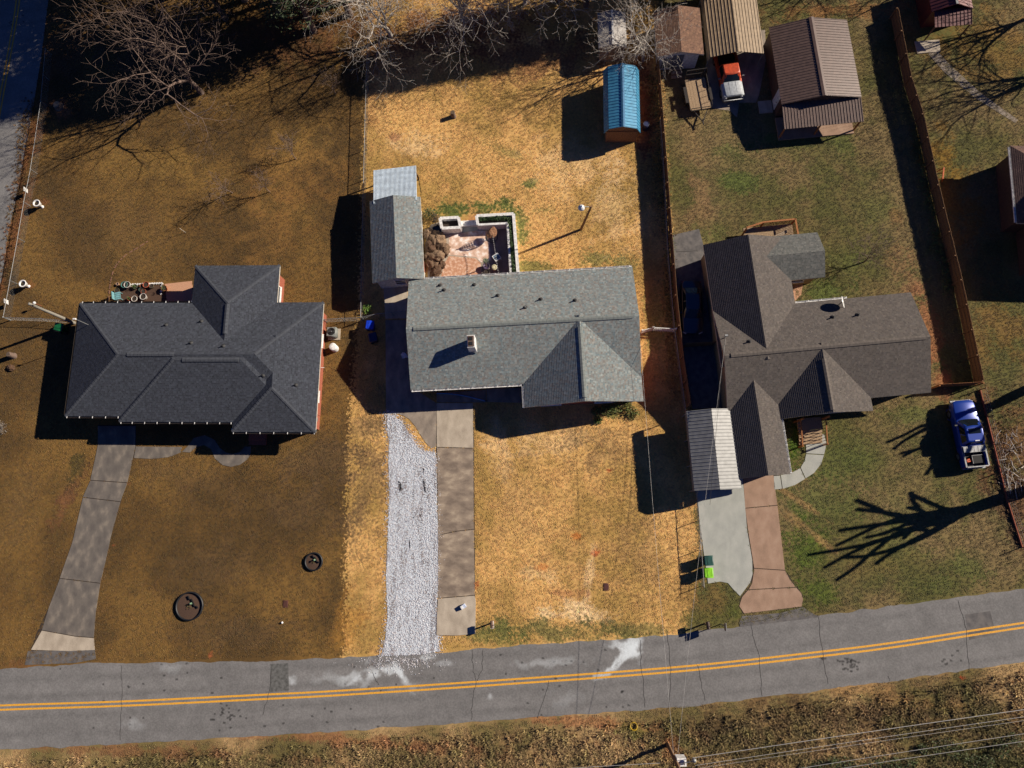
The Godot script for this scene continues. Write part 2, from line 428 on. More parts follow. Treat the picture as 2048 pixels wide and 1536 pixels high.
# Patches of other matter on the lawns: place, half sizes in metres, turn, colour, strength
func patches():
	var soil = rgb(158, 104, 72)
	var green = rgb(88, 102, 52)
	var pale = rgb(226, 196, 150)
	var dark = rgb(96, 78, 58)
	var leaf = rgb(116, 78, 54)
	return [
		# middle lot, behind the house
		[Vector2(-4.25, -28.07), 2.0, 0.8, 0.0, green, 0.9], [Vector2(-8.32, -28.01), 1.5, 0.9, 0.2, green, 0.9], [Vector2(-2.00, -26.34), 0.7, 1.6, 0.0, green, 0.7],
		[Vector2(-1.09, -30.18), 0.8, 0.6, 0.0, green, 0.7], [Vector2(-3.59, -33.70), 2.2, 0.6, 0.5, green, 0.25], [Vector2(4.61, -23.15), 1.8, 0.8, 0.1, green, 0.5], [Vector2(-1.12, -22.32), 2.2, 0.7, 0.0, green, 0.5],
		[Vector2(0.02, -27.74), 1.2, 0.5, 0.0, green, 0.3], [Vector2(-11.44, -34.40), 3.0, 1.2, 0.2, pale, 0.6], [Vector2(3.01, -32.05), 4.0, 3.0, 0.1, pale, 0.45], [Vector2(6.49, -27.60), 2.4, 4.0, 0.0, pale, 0.45], [Vector2(7.21, -21.95), 1.0, 1.5, 0.0, green, 0.35],
		[Vector2(-6.27, -27.05), 1.1, 0.4, -0.3, soil, 0.55], [Vector2(-13.56, -35.21), 0.7, 0.4, 0.3, soil, 0.5], [Vector2(-15.86, -40.16), 0.5, 4.5, 0.0, soil, 0.25],
		[Vector2(-8.63, -46.29), 9.0, 2.6, 0.0, leaf, 0.75], [Vector2(-15.28, -43.83), 4.0, 3.0, 0.0, leaf, 0.35], [Vector2(-1.02, -43.37), 7.0, 2.5, 0.0, leaf, 0.6], [Vector2(9.50, -37.36), 0.9, 6.0, 0.0, leaf, 0.8], [Vector2(9.65, -41.46), 1.4, 4.0, 0.0, soil, 0.45],
		# middle lot, front
		[Vector2(2.34, 6.89), 3.6, 0.9, 0.05, pale, 0.85], [Vector2(-0.44, 3.98), 1.8, 0.7, 0.0, pale, 0.4], [Vector2(5.35, -4.49), 0.35, 0.3, 0.0, rgb(180, 92, 54), 0.9], [Vector2(3.96, 2.28), 0.42, 0.3, 0.0, rgb(180, 92, 54), 1.0],
		[Vector2(2.65, 0.88), 0.5, 0.3, 0.5, rgb(190, 110, 50), 0.6], [Vector2(-0.23, 3.39), 0.5, 0.3, 0.0, rgb(190, 110, 50), 0.45], [Vector2(3.61, 3.58), 0.4, 2.6, 0.1, pale, 0.6], [Vector2(-5.53, 4.71), 0.3, 0.4, 0.0, rgb(180, 92, 54), 0.7],
		[Vector2(1.97, 5.34), 1.9, 0.35, 0.0, soil, 0.35], [Vector2(0.06, -7.02), 4.0, 1.5, 0.0, pale, 0.4], [Vector2(-3.73, -6.19), 1.4, 3.0, 0.0, pale, 0.4],
		[Vector2(4.65, -6.15), 3.2, 2.2, 0.4, dark, 0.3], [Vector2(8.09, 1.99), 2.4, 4.0, 0.0, dark, 0.22], [Vector2(-2.05, -1.62), 2.0, 5.0, 0.0, dark, 0.14], [Vector2(0.33, 8.32), 7.5, 0.9, 0.06, rgb(112, 106, 62), 0.8], [Vector2(-4.08, 8.57), 3.0, 0.9, 0.0, green, 0.4], [Vector2(7.48, 8.12), 3.5, 0.7, 0.06, rgb(104, 100, 58), 0.6],
		[Vector2(-14.89, -3.72), 1.6, 6.0, 0.1, dark, 0.4], [Vector2(-15.71, -7.96), 2.4, 1.6, 0.0, dark, 0.3], [Vector2(-15.87, 7.95), 1.4, 2.4, 0.0, rgb(176, 128, 62), 0.5], [Vector2(5.77, -9.19), 1.2, 0.5, 0.0, green, 0.6], [Vector2(9.64, -17.37), 0.9, 3.6, 0.0, rgb(120, 116, 62), 0.5],
		# left lot
		[Vector2(-40.52, -2.51), 0.9, 3.2, 0.35, rgb(104, 72, 52), 0.7], [Vector2(-41.13, -1.04), 0.7, 1.6, 0.35, rgb(126, 88, 58), 0.6], [Vector2(-40.34, -4.64), 0.8, 1.6, 0.3, rgb(70, 66, 38), 0.6],
		[Vector2(-19.03, -5.41), 4.4, 2.8, 0.2, dark, 0.5], [Vector2(-20.51, -1.23), 5.0, 2.4, 0.1, dark, 0.4], [Vector2(-27.41, 3.26), 4.0, 2.4, -0.2, dark, 0.35], [Vector2(-30.16, -3.76), 5.5, 2.0, 0.3, dark, 0.3], [Vector2(-25.33, 8.40), 5.0, 1.5, 0.0, dark, 0.4], [Vector2(-38.23, -26.08), 5.0, 4.0, 0.2, dark, 0.28], [Vector2(-24.71, -25.83), 3.0, 5.0, 0.0, rgb(150, 112, 64), 0.35],
		[Vector2(-22.43, -34.17), 4.0, 3.0, 0.0, rgb(150, 122, 66), 0.4], [Vector2(-35.14, -32.97), 6.0, 2.5, 0.1, rgb(150, 120, 64), 0.35], [Vector2(-45.99, -38.94), 1.6, 1.1, 0.4, soil, 0.75], [Vector2(-48.40, -34.83), 0.8, 9.0, 0.18, rgb(132, 84, 54), 0.7], [Vector2(-48.85, -25.80), 0.8, 7.0, 0.12, rgb(130, 84, 54), 0.7],
		[Vector2(-22.75, -31.67), 5.0, 4.0, 0.0, rgb(146, 104, 60), 0.3], [Vector2(-47.81, -45.44), 6.0, 5.0, 0.0, leaf, 0.6], [Vector2(-36.20, -43.98), 8.0, 4.0, 0.0, rgb(90, 76, 60), 0.6], [Vector2(-23.65, -46.81), 6.0, 4.0, 0.0, leaf, 0.6],
		[Vector2(-36.20, 1.65), 0.3, 0.25, 0.0, rgb(150, 84, 52), 0.7], [Vector2(-35.45, -3.43), 0.3, 0.25, 0.0, rgb(146, 82, 52), 0.6], [Vector2(-27.24, 10.43), 0.3, 0.35, 0.0, rgb(160, 92, 58), 0.8], [Vector2(-46.48, -21.31), 0.6, 0.5, 0.0, rgb(140, 88, 56), 0.7], [Vector2(-46.24, -29.50), 0.5, 0.35, 0.0, rgb(140, 88, 56), 0.5],
		[Vector2(-44.98, -1.26), 2.0, 3.4, 0.2, dark, 0.3], [Vector2(-43.25, 11.25), 2.6, 0.6, 0.0, rgb(132, 88, 56), 0.5],
		# right lot
		[Vector2(17.67, -30.24), 2.4, 1.2, 0.1, green, 0.75], [Vector2(17.38, -32.67), 1.6, 1.2, 0.4, green, 0.5], [Vector2(21.89, -33.79), 2.6, 1.0, 0.0, green, 0.6], [Vector2(26.73, -33.66), 1.6, 1.6, 0.0, green, 0.55], [Vector2(29.61, -27.12), 2.0, 2.0, 0.0, green, 0.35], [Vector2(14.75, -25.07), 1.5, 1.5, 0.0, green, 0.45],
		[Vector2(24.23, -19.40), 3.0, 1.4, 0.0, green, 0.75], [Vector2(26.62, -22.54), 2.0, 1.6, 0.0, green, 0.45], [Vector2(26.13, -17.15), 2.6, 0.7, 0.0, rgb(112, 110, 52), 0.5], [Vector2(32.68, -16.18), 0.8, 6.0, -0.14, soil, 0.7], [Vector2(33.02, -11.87), 0.8, 3.0, -0.1, soil, 0.4], [Vector2(31.50, -20.64), 1.4, 3.0, -0.2, rgb(150, 112, 80), 0.5],
		[Vector2(30.80, -26.16), 0.7, 1.2, 0.3, soil, 0.35], [Vector2(22.97, -30.60), 3.0, 2.0, 0.0, rgb(140, 116, 84), 0.4], [Vector2(13.54, -36.24), 0.9, 5.0, 0.0, rgb(150, 122, 84), 0.4], [Vector2(14.02, -27.92), 1.4, 4.0, 0.0, rgb(148, 116, 84), 0.5],
		[Vector2(20.72, -6.49), 1.0, 1.6, 0.0, rgb(74, 96, 34), 0.95], [Vector2(22.38, -2.00), 3.4, 2.4, 0.3, green, 0.5], [Vector2(25.06, -5.24), 4.0, 2.0, 0.1, green, 0.45], [Vector2(20.87, 1.97), 1.8, 2.6, 0.0, rgb(78, 98, 38), 0.75], [Vector2(21.80, 5.07), 2.0, 1.2, 0.0, rgb(78, 98, 38), 0.6], [Vector2(29.49, -1.59), 3.0, 2.6, 0.2, green, 0.3], [Vector2(27.63, 1.18), 3.0, 2.0, 0.0, green, 0.4],
		[Vector2(30.14, -4.00), 3.4, 2.6, 0.3, rgb(134, 112, 78), 0.4], [Vector2(32.42, 0.39), 3.0, 2.6, 0.2, rgb(140, 118, 82), 0.4], [Vector2(25.52, 2.74), 3.4, 2.0, 0.0, rgb(122, 106, 62), 0.4], [Vector2(33.26, 3.11), 2.5, 1.0, 0.0, green, 0.5], [Vector2(36.04, -5.19), 0.7, 3.2, -0.2, rgb(74, 96, 34), 0.8], [Vector2(30.77, 4.65), 3.0, 0.8, 0.0, green, 0.4],
		[Vector2(22.99, -9.41), 2.5, 1.0, 0.0, rgb(84, 98, 40), 0.6], [Vector2(30.67, -8.93), 3.0, 0.9, 0.0, green, 0.5],
		[Vector2(21.15, -1.60), 0.28, 3.0, -0.95, rgb(158, 124, 84), 0.7], [Vector2(21.38, 0.48), 0.28, 3.2, -0.85, rgb(158, 124, 84), 0.7], [Vector2(20.04, -0.20), 0.2, 2.0, -0.9, rgb(158, 124, 84), 0.5],
		[Vector2(13.11, 5.88), 2.2, 1.6, 0.0, rgb(122, 96, 56), 0.5], [Vector2(12.83, 7.40), 2.4, 0.7, 0.0, rgb(96, 96, 50), 0.5], [Vector2(15.03, 6.71), 1.0, 1.0, 0.0, rgb(88, 96, 44), 0.6],
		# beyond the wooden fence
		[Vector2(37.63, -6.82), 2.6, 4.0, -0.2, rgb(120, 88, 60), 0.75], [Vector2(37.78, -1.97), 2.0, 4.0, -0.2, rgb(112, 80, 58), 0.7], [Vector2(35.79, -28.87), 2.0, 6.0, -0.2, rgb(146, 104, 40), 0.5], [Vector2(38.43, -16.11), 3.5, 3.0, 0.0, rgb(128, 96, 52), 0.5], [Vector2(40.93, -42.51), 6.0, 4.0, 0.0, rgb(134, 100, 52), 0.5],
		[Vector2(28.82, -47.09), 8.0, 1.0, 0.0, rgb(150, 102, 62), 0.6],
		# south verge
		[Vector2(-15.88, 16.61), 12.0, 0.5, 0.06, rgb(146, 98, 66), 0.6], [Vector2(3.37, 15.10), 8.0, 0.45, 0.06, rgb(158, 108, 72), 0.6], [Vector2(-34.36, 17.58), 14.0, 0.5, 0.03, rgb(128, 86, 58), 0.5], [Vector2(25.71, 12.87), 9.0, 0.7, 0.13, rgb(158, 122, 78), 0.5],
		[Vector2(23.31, 14.34), 9.0, 1.2, 0.13, rgb(84, 66, 44), 0.5], [Vector2(13.75, 15.35), 3.0, 1.2, 0.1, rgb(76, 62, 42), 0.6], [Vector2(9.49, 16.65), 1.0, 1.2, 0.0, rgb(148, 92, 58), 0.5], [Vector2(32.66, 17.41), 5.0, 1.2, 0.1, rgb(64, 72, 36), 0.6], [Vector2(6.45, 15.54), 1.2, 0.7, 0.0, rgb(96, 106, 46), 0.5], [Vector2(31.95, 11.54), 0.3, 0.3, 0.0, rgb(176, 74, 38), 0.8],
	]

func ground():
	var W = 1536
	var H = 1152
	var noises = []
	for k in 3:
		var n = FastNoiseLite.new()
		n.seed = 50 + k
		n.noise_type = FastNoiseLite.TYPE_SIMPLEX
		n.fractal_octaves = 4
		n.frequency = [0.006, 0.025, 0.2][k]
		noises.append(n.get_image(W, H, false, false, true).get_data())
	var n1 = noises[0]
	var n2 = noises[1]
	var n3 = noises[2]
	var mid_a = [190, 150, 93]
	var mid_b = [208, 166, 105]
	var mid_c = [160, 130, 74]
	var left_dim_a = [104, 79, 45]  # left lawn: dimming of the outer lot is painted into the grass colour
	var left_dim_b = [118, 91, 51]
	var left_dim_c = [84, 66, 41]
	var right_dim_a = [108, 95, 62]  # right lawn: olive grass, with the lot's dimming mixed in as darker colour
	var right_dim_b = [122, 105, 72]
	var right_dim_c = [88, 88, 50]
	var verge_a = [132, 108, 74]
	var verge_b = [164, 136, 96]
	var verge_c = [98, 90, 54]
	var out = PackedByteArray()
	out.resize(W * H * 3)
	var bot = []
	for i in W: bot.append(across(ROAD_BOT, LX + LW * (i + 0.5) / W) - 1.0)
	var r = RandomNumberGenerator.new()
	r.seed = 5
	for j in H:
		var z = LZ + LD * (j + 0.5) / H
		var il = (along(LOT_LEFT, z) - LX) / LW * W
		var ir = (along(LOT_RIGHT, z) - LX) / LW * W
		for i in W:
			var k = j * W + i
			var a1 = (n1[k] - 128) / 64.0
			var a2 = (n2[k] - 128) / 64.0
			var a3 = (n3[k] - 128) / 64.0
			var wob = a2 * 1.2 + a3 * 3.0 + r.randf_range(-4.0, 4.0)
			var A = mid_a
			var B = mid_b
			var C = mid_c
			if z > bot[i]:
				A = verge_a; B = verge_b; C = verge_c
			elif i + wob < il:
				A = left_dim_a; B = left_dim_b; C = left_dim_c
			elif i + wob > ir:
				A = right_dim_a; B = right_dim_b; C = right_dim_c
			var t = clampf(0.5 + a1 * 0.7 + a2 * 0.4, 0.0, 1.0)
			var u = clampf(0.3 - a1 * 0.45 + a2 * 0.35 + a3 * 0.1, 0.0, 1.0) * 0.8
			var g = 1.0 + a3 * 0.04 + r.randf_range(-0.09, 0.09)
			var o = k * 3
			out[o] = int(clampf(lerpf(lerpf(A[0], B[0], t), C[0], u) * g, 0, 255))
			out[o + 1] = int(clampf(lerpf(lerpf(A[1], B[1], t), C[1], u) * g, 0, 255))
			out[o + 2] = int(clampf(lerpf(lerpf(A[2], B[2], t), C[2], u) * g, 0, 255))
	for p in patches():
		var c = p[0]
		var reach = max(p[1], p[2]) * 1.5
		var i0 = clampi(int((c.x - reach - LX) / LW * W), 0, W - 1)
		var i1 = clampi(int((c.x + reach - LX) / LW * W), 0, W - 1)
		var j0 = clampi(int((c.y - reach - LZ) / LD * H), 0, H - 1)
		var j1 = clampi(int((c.y + reach - LZ) / LD * H), 0, H - 1)
		var cs = cos(p[3])
		var sn = sin(p[3])
		for j in range(j0, j1 + 1):
			var dz = LZ + LD * (j + 0.5) / H - c.y
			for i in range(i0, i1 + 1):
				var dx = LX + LW * (i + 0.5) / W - c.x
				var e = Vector2((dx * cs + dz * sn) / p[1], (-dx * sn + dz * cs) / p[2]).length()
				if e > 1.6: continue
				var k = j * W + i
				e += (n2[k] - 128) / 64.0 * 0.35 + (n3[k] - 128) / 64.0 * 0.3
				var w = clampf((1.0 - e) / 0.55, 0.0, 1.0) * p[5]
				if w <= 0: continue
				var g = 1.0 + (n3[k] - 128) / 64.0 * 0.1 + r.randf_range(-0.1, 0.1)
				var o = k * 3
				out[o] = int(clampf(lerpf(out[o], p[4].r8 * g, w), 0, 255))
				out[o + 1] = int(clampf(lerpf(out[o + 1], p[4].g8 * g, w), 0, 255))
				out[o + 2] = int(clampf(lerpf(out[o + 2], p[4].b8 * g, w), 0, 255))
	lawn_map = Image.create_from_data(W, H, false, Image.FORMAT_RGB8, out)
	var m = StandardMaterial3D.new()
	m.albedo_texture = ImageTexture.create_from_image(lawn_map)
	m.roughness = 1.0
	m.metallic_specular = 0.2
	var s = Shape.new()
	for a in 12:
		for b in 9:
			var x0 = LX + LW * a / 12.0
			var x1 = LX + LW * (a + 1) / 12.0
			var z0 = LZ + LD * b / 9.0
			var z1 = LZ + LD * (b + 1) / 9.0
			var u0 = a / 12.0
			var u1 = (a + 1) / 12.0
			var v0 = b / 9.0
			var v1 = (b + 1) / 9.0
			s.quad(Vector3(x0, 0, z0), Vector3(x1, 0, z0), Vector3(x1, 0, z1), Vector3(x0, 0, z1), Vector2(u0, v0), Vector2(u1, v0), Vector2(u1, v1), Vector2(u0, v1))
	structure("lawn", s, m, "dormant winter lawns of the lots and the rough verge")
	var g = Shape.new()
	g.quad(Vector3(-260, -0.03, -260), Vector3(260, -0.03, -260), Vector3(260, -0.03, 260), Vector3(-260, -0.03, 260))
	var gm = textured(ramp_noise(51, 0.02, [rgb(92, 78, 48), rgb(120, 98, 60), rgb(138, 112, 70)], 256, 5, 0.15), 0.08)
	gm.uv1_world_triplanar = true
	structure("ground", g, gm, "brown winter ground stretching beyond the lots")

# ---------------------------------------------------------------- roads and drives
func strip(top, bottom, y, wiggle = 0.0, seed_ = 1):   # a plate between two lines of points, edges slightly ragged
	var n = FastNoiseLite.new()
	n.seed = seed_
	n.frequency = 0.45
	n.fractal_octaves = 4
	var s = Shape.new()
	var x0 = max(top[0].x, bottom[0].x)
	var x1 = min(top[top.size() - 1].x, bottom[bottom.size() - 1].x)
	var steps = int((x1 - x0) / 0.25)
	for i in steps:
		var xa = lerpf(x0, x1, float(i) / steps)
		var xb = lerpf(x0, x1, float(i + 1) / steps)
		var ta = across(top, xa) + n.get_noise_2d(xa, 0) * wiggle
		var tb = across(top, xb) + n.get_noise_2d(xb, 0) * wiggle
		var ba = across(bottom, xa) + n.get_noise_2d(xa, 50) * wiggle
		var bb = across(bottom, xb) + n.get_noise_2d(xb, 50) * wiggle
		s.quad(Vector3(xa, y, ta), Vector3(xb, y, tb), Vector3(xb, y, bb), Vector3(xa, y, ba), Vector2(xa, ta), Vector2(xb, tb), Vector2(xb, bb), Vector2(xa, ba))
		s.quad(Vector3(xa, -0.02, ta), Vector3(xb, -0.02, tb), Vector3(xb, y, tb), Vector3(xa, y, ta), Vector2(xa, ta), Vector2(xb, tb), Vector2(xb, tb), Vector2(xa, ta))
		s.quad(Vector3(xa, -0.02, ba), Vector3(xa, y, ba), Vector3(xb, y, bb), Vector3(xb, -0.02, bb), Vector2(xa, ba), Vector2(xa, ba), Vector2(xb, bb), Vector2(xb, bb))
	return s

func ribbon(pts, w, y):     # a flat band along points (x, z)
	var s = Shape.new()
	for i in pts.size() - 1:
		var a = pts[i]
		var b = pts[i + 1]
		var na = (pts[min(i + 1, pts.size() - 1)] - pts[max(i - 1, 0)]).normalized().orthogonal() * w * 0.5
		var nb = (pts[min(i + 2, pts.size() - 1)] - a).normalized().orthogonal() * w * 0.5
		s.quad(on(a + na, y), on(b + nb, y), on(b - nb, y), on(a - na, y))
	return s

func smooth_line(pts, step = 0.6):
	var c = Curve2D.new()
	for i in pts.size():
		var t = (pts[min(i + 1, pts.size() - 1)] - pts[max(i - 1, 0)]) / 6.0
		c.add_point(pts[i], -t, t)
	c.bake_interval = step
	return Array(c.get_baked_points())

func shifted(pts, d):
	var out = []
	for i in pts.size():
		var t = (pts[min(i + 1, pts.size() - 1)] - pts[max(i - 1, 0)]).normalized()
		out.append(pts[i] + Vector2(-t.y, t.x) * d)
	return out

func crack(parent, pts, w = 0.05, y = 0.026):
	var r = RandomNumberGenerator.new()
	r.seed = int(pts[0].x * 100) + 9000
	var fine = []
	for i in pts.size() - 1:
		for k in 6:
			fine.append(pts[i].lerp(pts[i + 1], k / 6.0) + Vector2(r.randf_range(-0.06, 0.06), r.randf_range(-0.03, 0.03)))
	fine.append(pts[pts.size() - 1])
	return obj(parent, "crack", ribbon(fine, w, y), M.crack)

func roads():
	# asphalt seen closely: pale aggregate, tyre-worn bands, chalky stains by the gravel drive
	var W = 1536
	var H = 320
	var x0 = -60.0
	var z0 = 4.0
	var wx = 110.0
	var wz = 22.9
	var n = FastNoiseLite.new()
	n.seed = 71
	n.fractal_octaves = 5
	n.frequency = 0.012
	var d1 = n.get_image(W, H, false, false, true).get_data()
	n.seed = 72
	n.frequency = 0.05
	var d2 = n.get_image(W, H, false, false, true).get_data()
	var mid_z = []
	for i in W: mid_z.append(across(ROAD_MID, x0 + wx * (i + 0.5) / W))
	var oil = [[Vector2(23.63, 10.70), 0.5, 30], [Vector2(21.38, 10.20), 0.12, 3], [Vector2(21.76, 10.27), 0.14, 2], [Vector2(6.12, 13.98), 0.16, 2], [Vector2(-25.66, 14.77), 0.7, 26], [Vector2(31.29, 10.12), 0.5, 8], [Vector2(5.76, 12.77), 0.2, 3], [Vector2(-15.61, 13.65), 3.0, 24], [Vector2(1.08, 11.44), 2.4, 20], [Vector2(-31.98, 12.87), 4.0, 30]]
	var stains = [[Vector2(-12.69, 11.19), 1.6, 0.7, 0.2, 0.9], [Vector2(-11.67, 11.55), 1.7, 0.5, 0.9, 0.9], [Vector2(-13.89, 11.38), 1.3, 0.5, -0.5, 0.6], [Vector2(-14.27, 11.95), 1.4, 0.5, -0.4, 0.5], [Vector2(-9.69, 10.40), 1.0, 0.3, 0.0, 0.6], [Vector2(-15.69, 11.85), 1.2, 0.5, -0.2, 0.45], [Vector2(-17.31, 11.98), 3.2, 0.6, -0.05, 0.3],
		[Vector2(6.44, 9.72), 1.3, 0.9, 0.2, 1.0], [Vector2(5.63, 10.66), 1.6, 0.45, -0.6, 0.9], [Vector2(7.04, 9.33), 0.8, 0.8, 0.0, 0.9], [Vector2(-20.33, 12.39), 0.7, 0.6, 0.3, 0.55], [Vector2(-0.10, 10.71), 3.0, 0.35, -0.06, 0.35], [Vector2(1.45, 13.48), 1.4, 0.7, 0.0, 0.18], [Vector2(-4.46, 13.24), 0.3, 0.5, 0.0, 0.5], [Vector2(-33.15, 15.52), 0.9, 0.5, 0.0, 0.25], [Vector2(-30.47, 11.33), 1.0, 0.7, 0.0, 0.25], [Vector2(-8.07, 10.77), 0.8, 0.25, 0, 0.4]]
	var out = PackedByteArray()
	out.resize(W * H * 3)
	var r = RandomNumberGenerator.new()
	r.seed = 73
	for j in H:
		for i in W:
			var k = j * W + i
			var v = 112.0 + (d1[k] - 128) * 0.07 + (d2[k] - 128) * 0.05 + r.randf_range(-10, 10)
			var lane = absf(z0 + wz * (j + 0.5) / H - mid_z[i])
			var worn = maxf(0.0, 1.0 - absf(lane - 0.75) / 0.4) + maxf(0.0, 1.0 - absf(lane - 2.1) / 0.4)      # wheel paths
			v -= worn * (7.0 + (d1[k] - 128) * 0.09 + r.randf_range(-4, 4))
			out[k * 3] = int(clampf(v * 1.0, 0, 255))
			out[k * 3 + 1] = int(clampf(v * 0.985, 0, 255))
			out[k * 3 + 2] = int(clampf(v * 0.975, 0, 255))
	for q in oil:
		for n2 in q[2]:
			var c = q[0] + Vector2(r.randfn(), r.randfn() * 0.6) * q[1]
			var pi_ = int((c.x - x0) / wx * W)
			var pj = int((c.y - z0) / wz * H)
			for dj in 2:
				for di in 2 + int(r.randf() * 1.6):
					var k = clampi(pj + dj, 0, H - 1) * W + clampi(pi_ + di, 0, W - 1)
					for ch in 3: out[k * 3 + ch] = int(out[k * 3 + ch] * 0.62)
	for s in stains:
		var c = s[0]
		for j in range(clampi(int((c.y - s[1] * 1.6 - z0) / wz * H), 0, H - 1), clampi(int((c.y + s[1] * 1.6 - z0) / wz * H), 0, H - 1)):
			for i in range(clampi(int((c.x - s[1] * 1.6 - x0) / wx * W), 0, W - 1), clampi(int((c.x + s[1] * 1.6 - x0) / wx * W), 0, W - 1)):
				var dx = x0 + wx * i / W - c.x
				var dz = z0 + wz * j / H - c.y
				var e = Vector2((dx * cos(s[3]) + dz * sin(s[3])) / s[1], (-dx * sin(s[3]) + dz * cos(s[3])) / s[2]).length()
				var k = j * W + i
				e += (d2[k] - 128) / 64.0 * 0.5 + (d1[k] - 128) / 64.0 * 0.3
				var w = smoothstep(0.0, 0.9, 1.1 - e) * minf(s[4] * 1.15, 1.0) * clampf(0.9 + (d2[k] - 128) / 64.0 * 0.3 + r.randf_range(-0.16, 0.16), 0, 1)
				for q in 3:
					out[k * 3 + q] = int(lerpf(out[k * 3 + q], [206, 214, 218][q], w))
	var m = StandardMaterial3D.new()
	m.albedo_texture = ImageTexture.create_from_image(Image.create_from_data(W, H, false, Image.FORMAT_RGB8, out))
	m.roughness = 0.9
	m.uv1_scale = Vector3(1 / wx, 1 / wz, 1)
	m.uv1_offset = Vector3(-x0 / wx, -z0 / wz, 0)
	var road = structure("road", strip(ROAD_TOP, ROAD_BOT, 0.02, 0.16, 3), m, "two lane asphalt road in front of the houses")
	var mid = smooth_line(ROAD_MID)
	for s in [-0.165, 0.165]:
		obj(road, "yellow_line", ribbon(shifted(mid, s), 0.15, 0.024), M.yellow)
	for c in [[Vector2(-34.56, 11.18), Vector2(-34.19, 13.08), Vector2(-34.19, 14.22), Vector2(-33.99, 16.83)], [Vector2(-22.04, 11.07), Vector2(-22.18, 13.34), Vector2(-22.57, 14.84)], [Vector2(-5.92, 9.81), Vector2(-5.82, 11.32), Vector2(-5.54, 12.14), Vector2(-5.88, 13.55), Vector2(-5.90, 15.03)], [Vector2(-5.04, 9.80), Vector2(-5.14, 11.31), Vector2(-5.46, 12.14)], [Vector2(7.45, 8.95), Vector2(7.50, 10.83), Vector2(7.63, 12.68), Vector2(7.67, 13.96)], [Vector2(16.14, 7.76), Vector2(16.69, 10.01), Vector2(16.72, 13.03)], [Vector2(21.49, 6.98), Vector2(21.58, 9.60), Vector2(21.83, 12.11)], [Vector2(32.41, 5.79), Vector2(32.75, 8.04), Vector2(32.62, 10.99)], [Vector2(9.63, 8.49), Vector2(9.80, 11.18), Vector2(9.52, 13.94)], [Vector2(11.88, 10.79), Vector2(12.32, 13.44)], [Vector2(0.21, 12.09), Vector2(-0.72, 14.82)], [Vector2(-13.89, 11.57), Vector2(-13.33, 12.51)], [Vector2(26.45, 11.48), Vector2(26.57, 11.85)]]:
		crack(road, c, 0.035)
	obj(road, "asphalt_patch", Shape.new().plate([Vector2(-22.21, 11.00), Vector2(-20.75, 10.91), Vector2(-20.58, 12.99), Vector2(-22.11, 13.12)], 0.0, 0.024), M.asphalt_patch)
	obj(road, "asphalt_patch", Shape.new().plate([Vector2(32.81, 6.88), Vector2(34.75, 6.61), Vector2(34.98, 8.36), Vector2(32.89, 8.78)], 0.0, 0.0235), M.asphalt_old)
	obj(road, "asphalt_apron", Shape.new().plate([Vector2(15.56, 7.09), Vector2(18.54, 6.84), Vector2(20.37, 6.38), Vector2(20.89, 6.75), Vector2(21.63, 7.13), Vector2(15.35, 7.92), Vector2(15.29, 7.62)], 0.0, 0.028), M.asphalt_old)
	crack(road, [Vector2(15.52, 7.62), Vector2(17.33, 7.38), Vector2(19.33, 6.76)], 0.04, 0.032)
	obj(road, "asphalt_apron", Shape.new().plate([Vector2(-42.51, 10.15), Vector2(-36.87, 10.03), Vector2(-36.71, 10.73), Vector2(-38.43, 11.05), Vector2(-42.62, 11.24)], 0.0, 0.028), M.asphalt_old)
	keep_off.append([Vector2(-74.61, 13.16), Vector2(-44.72, 11.34), Vector2(-36.77, 10.89), Vector2(-16.17, 10.26), Vector2(-2.72, 9.33), Vector2(10.62, 8.33), Vector2(21.65, 6.90), Vector2(37.58, 4.78), Vector2(47.34, 3.46), Vector2(46.41, 9.06), Vector2(36.82, 10.44), Vector2(17.32, 13.25), Vector2(-2.72, 15.14), Vector2(-15.90, 16.17), Vector2(-43.79, 17.85), Vector2(-73.12, 19.21)])
	# the side street at the corner
	var side = Shape.new().plate([Vector2(-55.45, -60.59), Vector2(-48.79, -60.30), Vector2(-48.69, -51.03), Vector2(-48.58, -44.38), Vector2(-48.72, -37.96), Vector2(-48.96, -31.78), Vector2(-49.35, -26.30), Vector2(-49.30, -21.93), Vector2(-51.33, -15.38), Vector2(-55.86, -6.44), Vector2(-62.26, -6.46), Vector2(-57.40, -15.45), Vector2(-55.42, -22.03), Vector2(-55.41, -26.41), Vector2(-55.06, -31.92), Vector2(-54.88, -38.13), Vector2(-54.85, -44.58), Vector2(-54.97, -51.27)], -0.02, 0.018)
	var sm = m.duplicate()
	sm.uv1_offset = Vector3(0.3, 0.4, 0)
	var sr = structure("side_road", side, sm, "asphalt side street at the corner of the left lot")
	for s in [-0.16, 0.16]:
		obj(sr, "yellow_line", ribbon(shifted(smooth_line([Vector2(-52.26, -58.09), Vector2(-51.82, -51.15), Vector2(-51.84, -46.13), Vector2(-51.98, -40.71), Vector2(-52.18, -33.90)]), s), 0.14, 0.022), M.yellow)
	keep_off.append([Vector2(-55.45, -60.59), Vector2(-48.79, -60.30), Vector2(-48.69, -51.03), Vector2(-48.58, -44.38), Vector2(-48.72, -37.96), Vector2(-48.96, -31.78), Vector2(-49.35, -26.30), Vector2(-49.30, -21.93), Vector2(-51.33, -15.38), Vector2(-55.86, -6.44), Vector2(-62.26, -6.46), Vector2(-57.40, -15.45), Vector2(-55.42, -22.03), Vector2(-55.41, -26.41), Vector2(-55.06, -31.92), Vector2(-54.88, -38.13), Vector2(-54.85, -44.58), Vector2(-54.97, -51.27)])

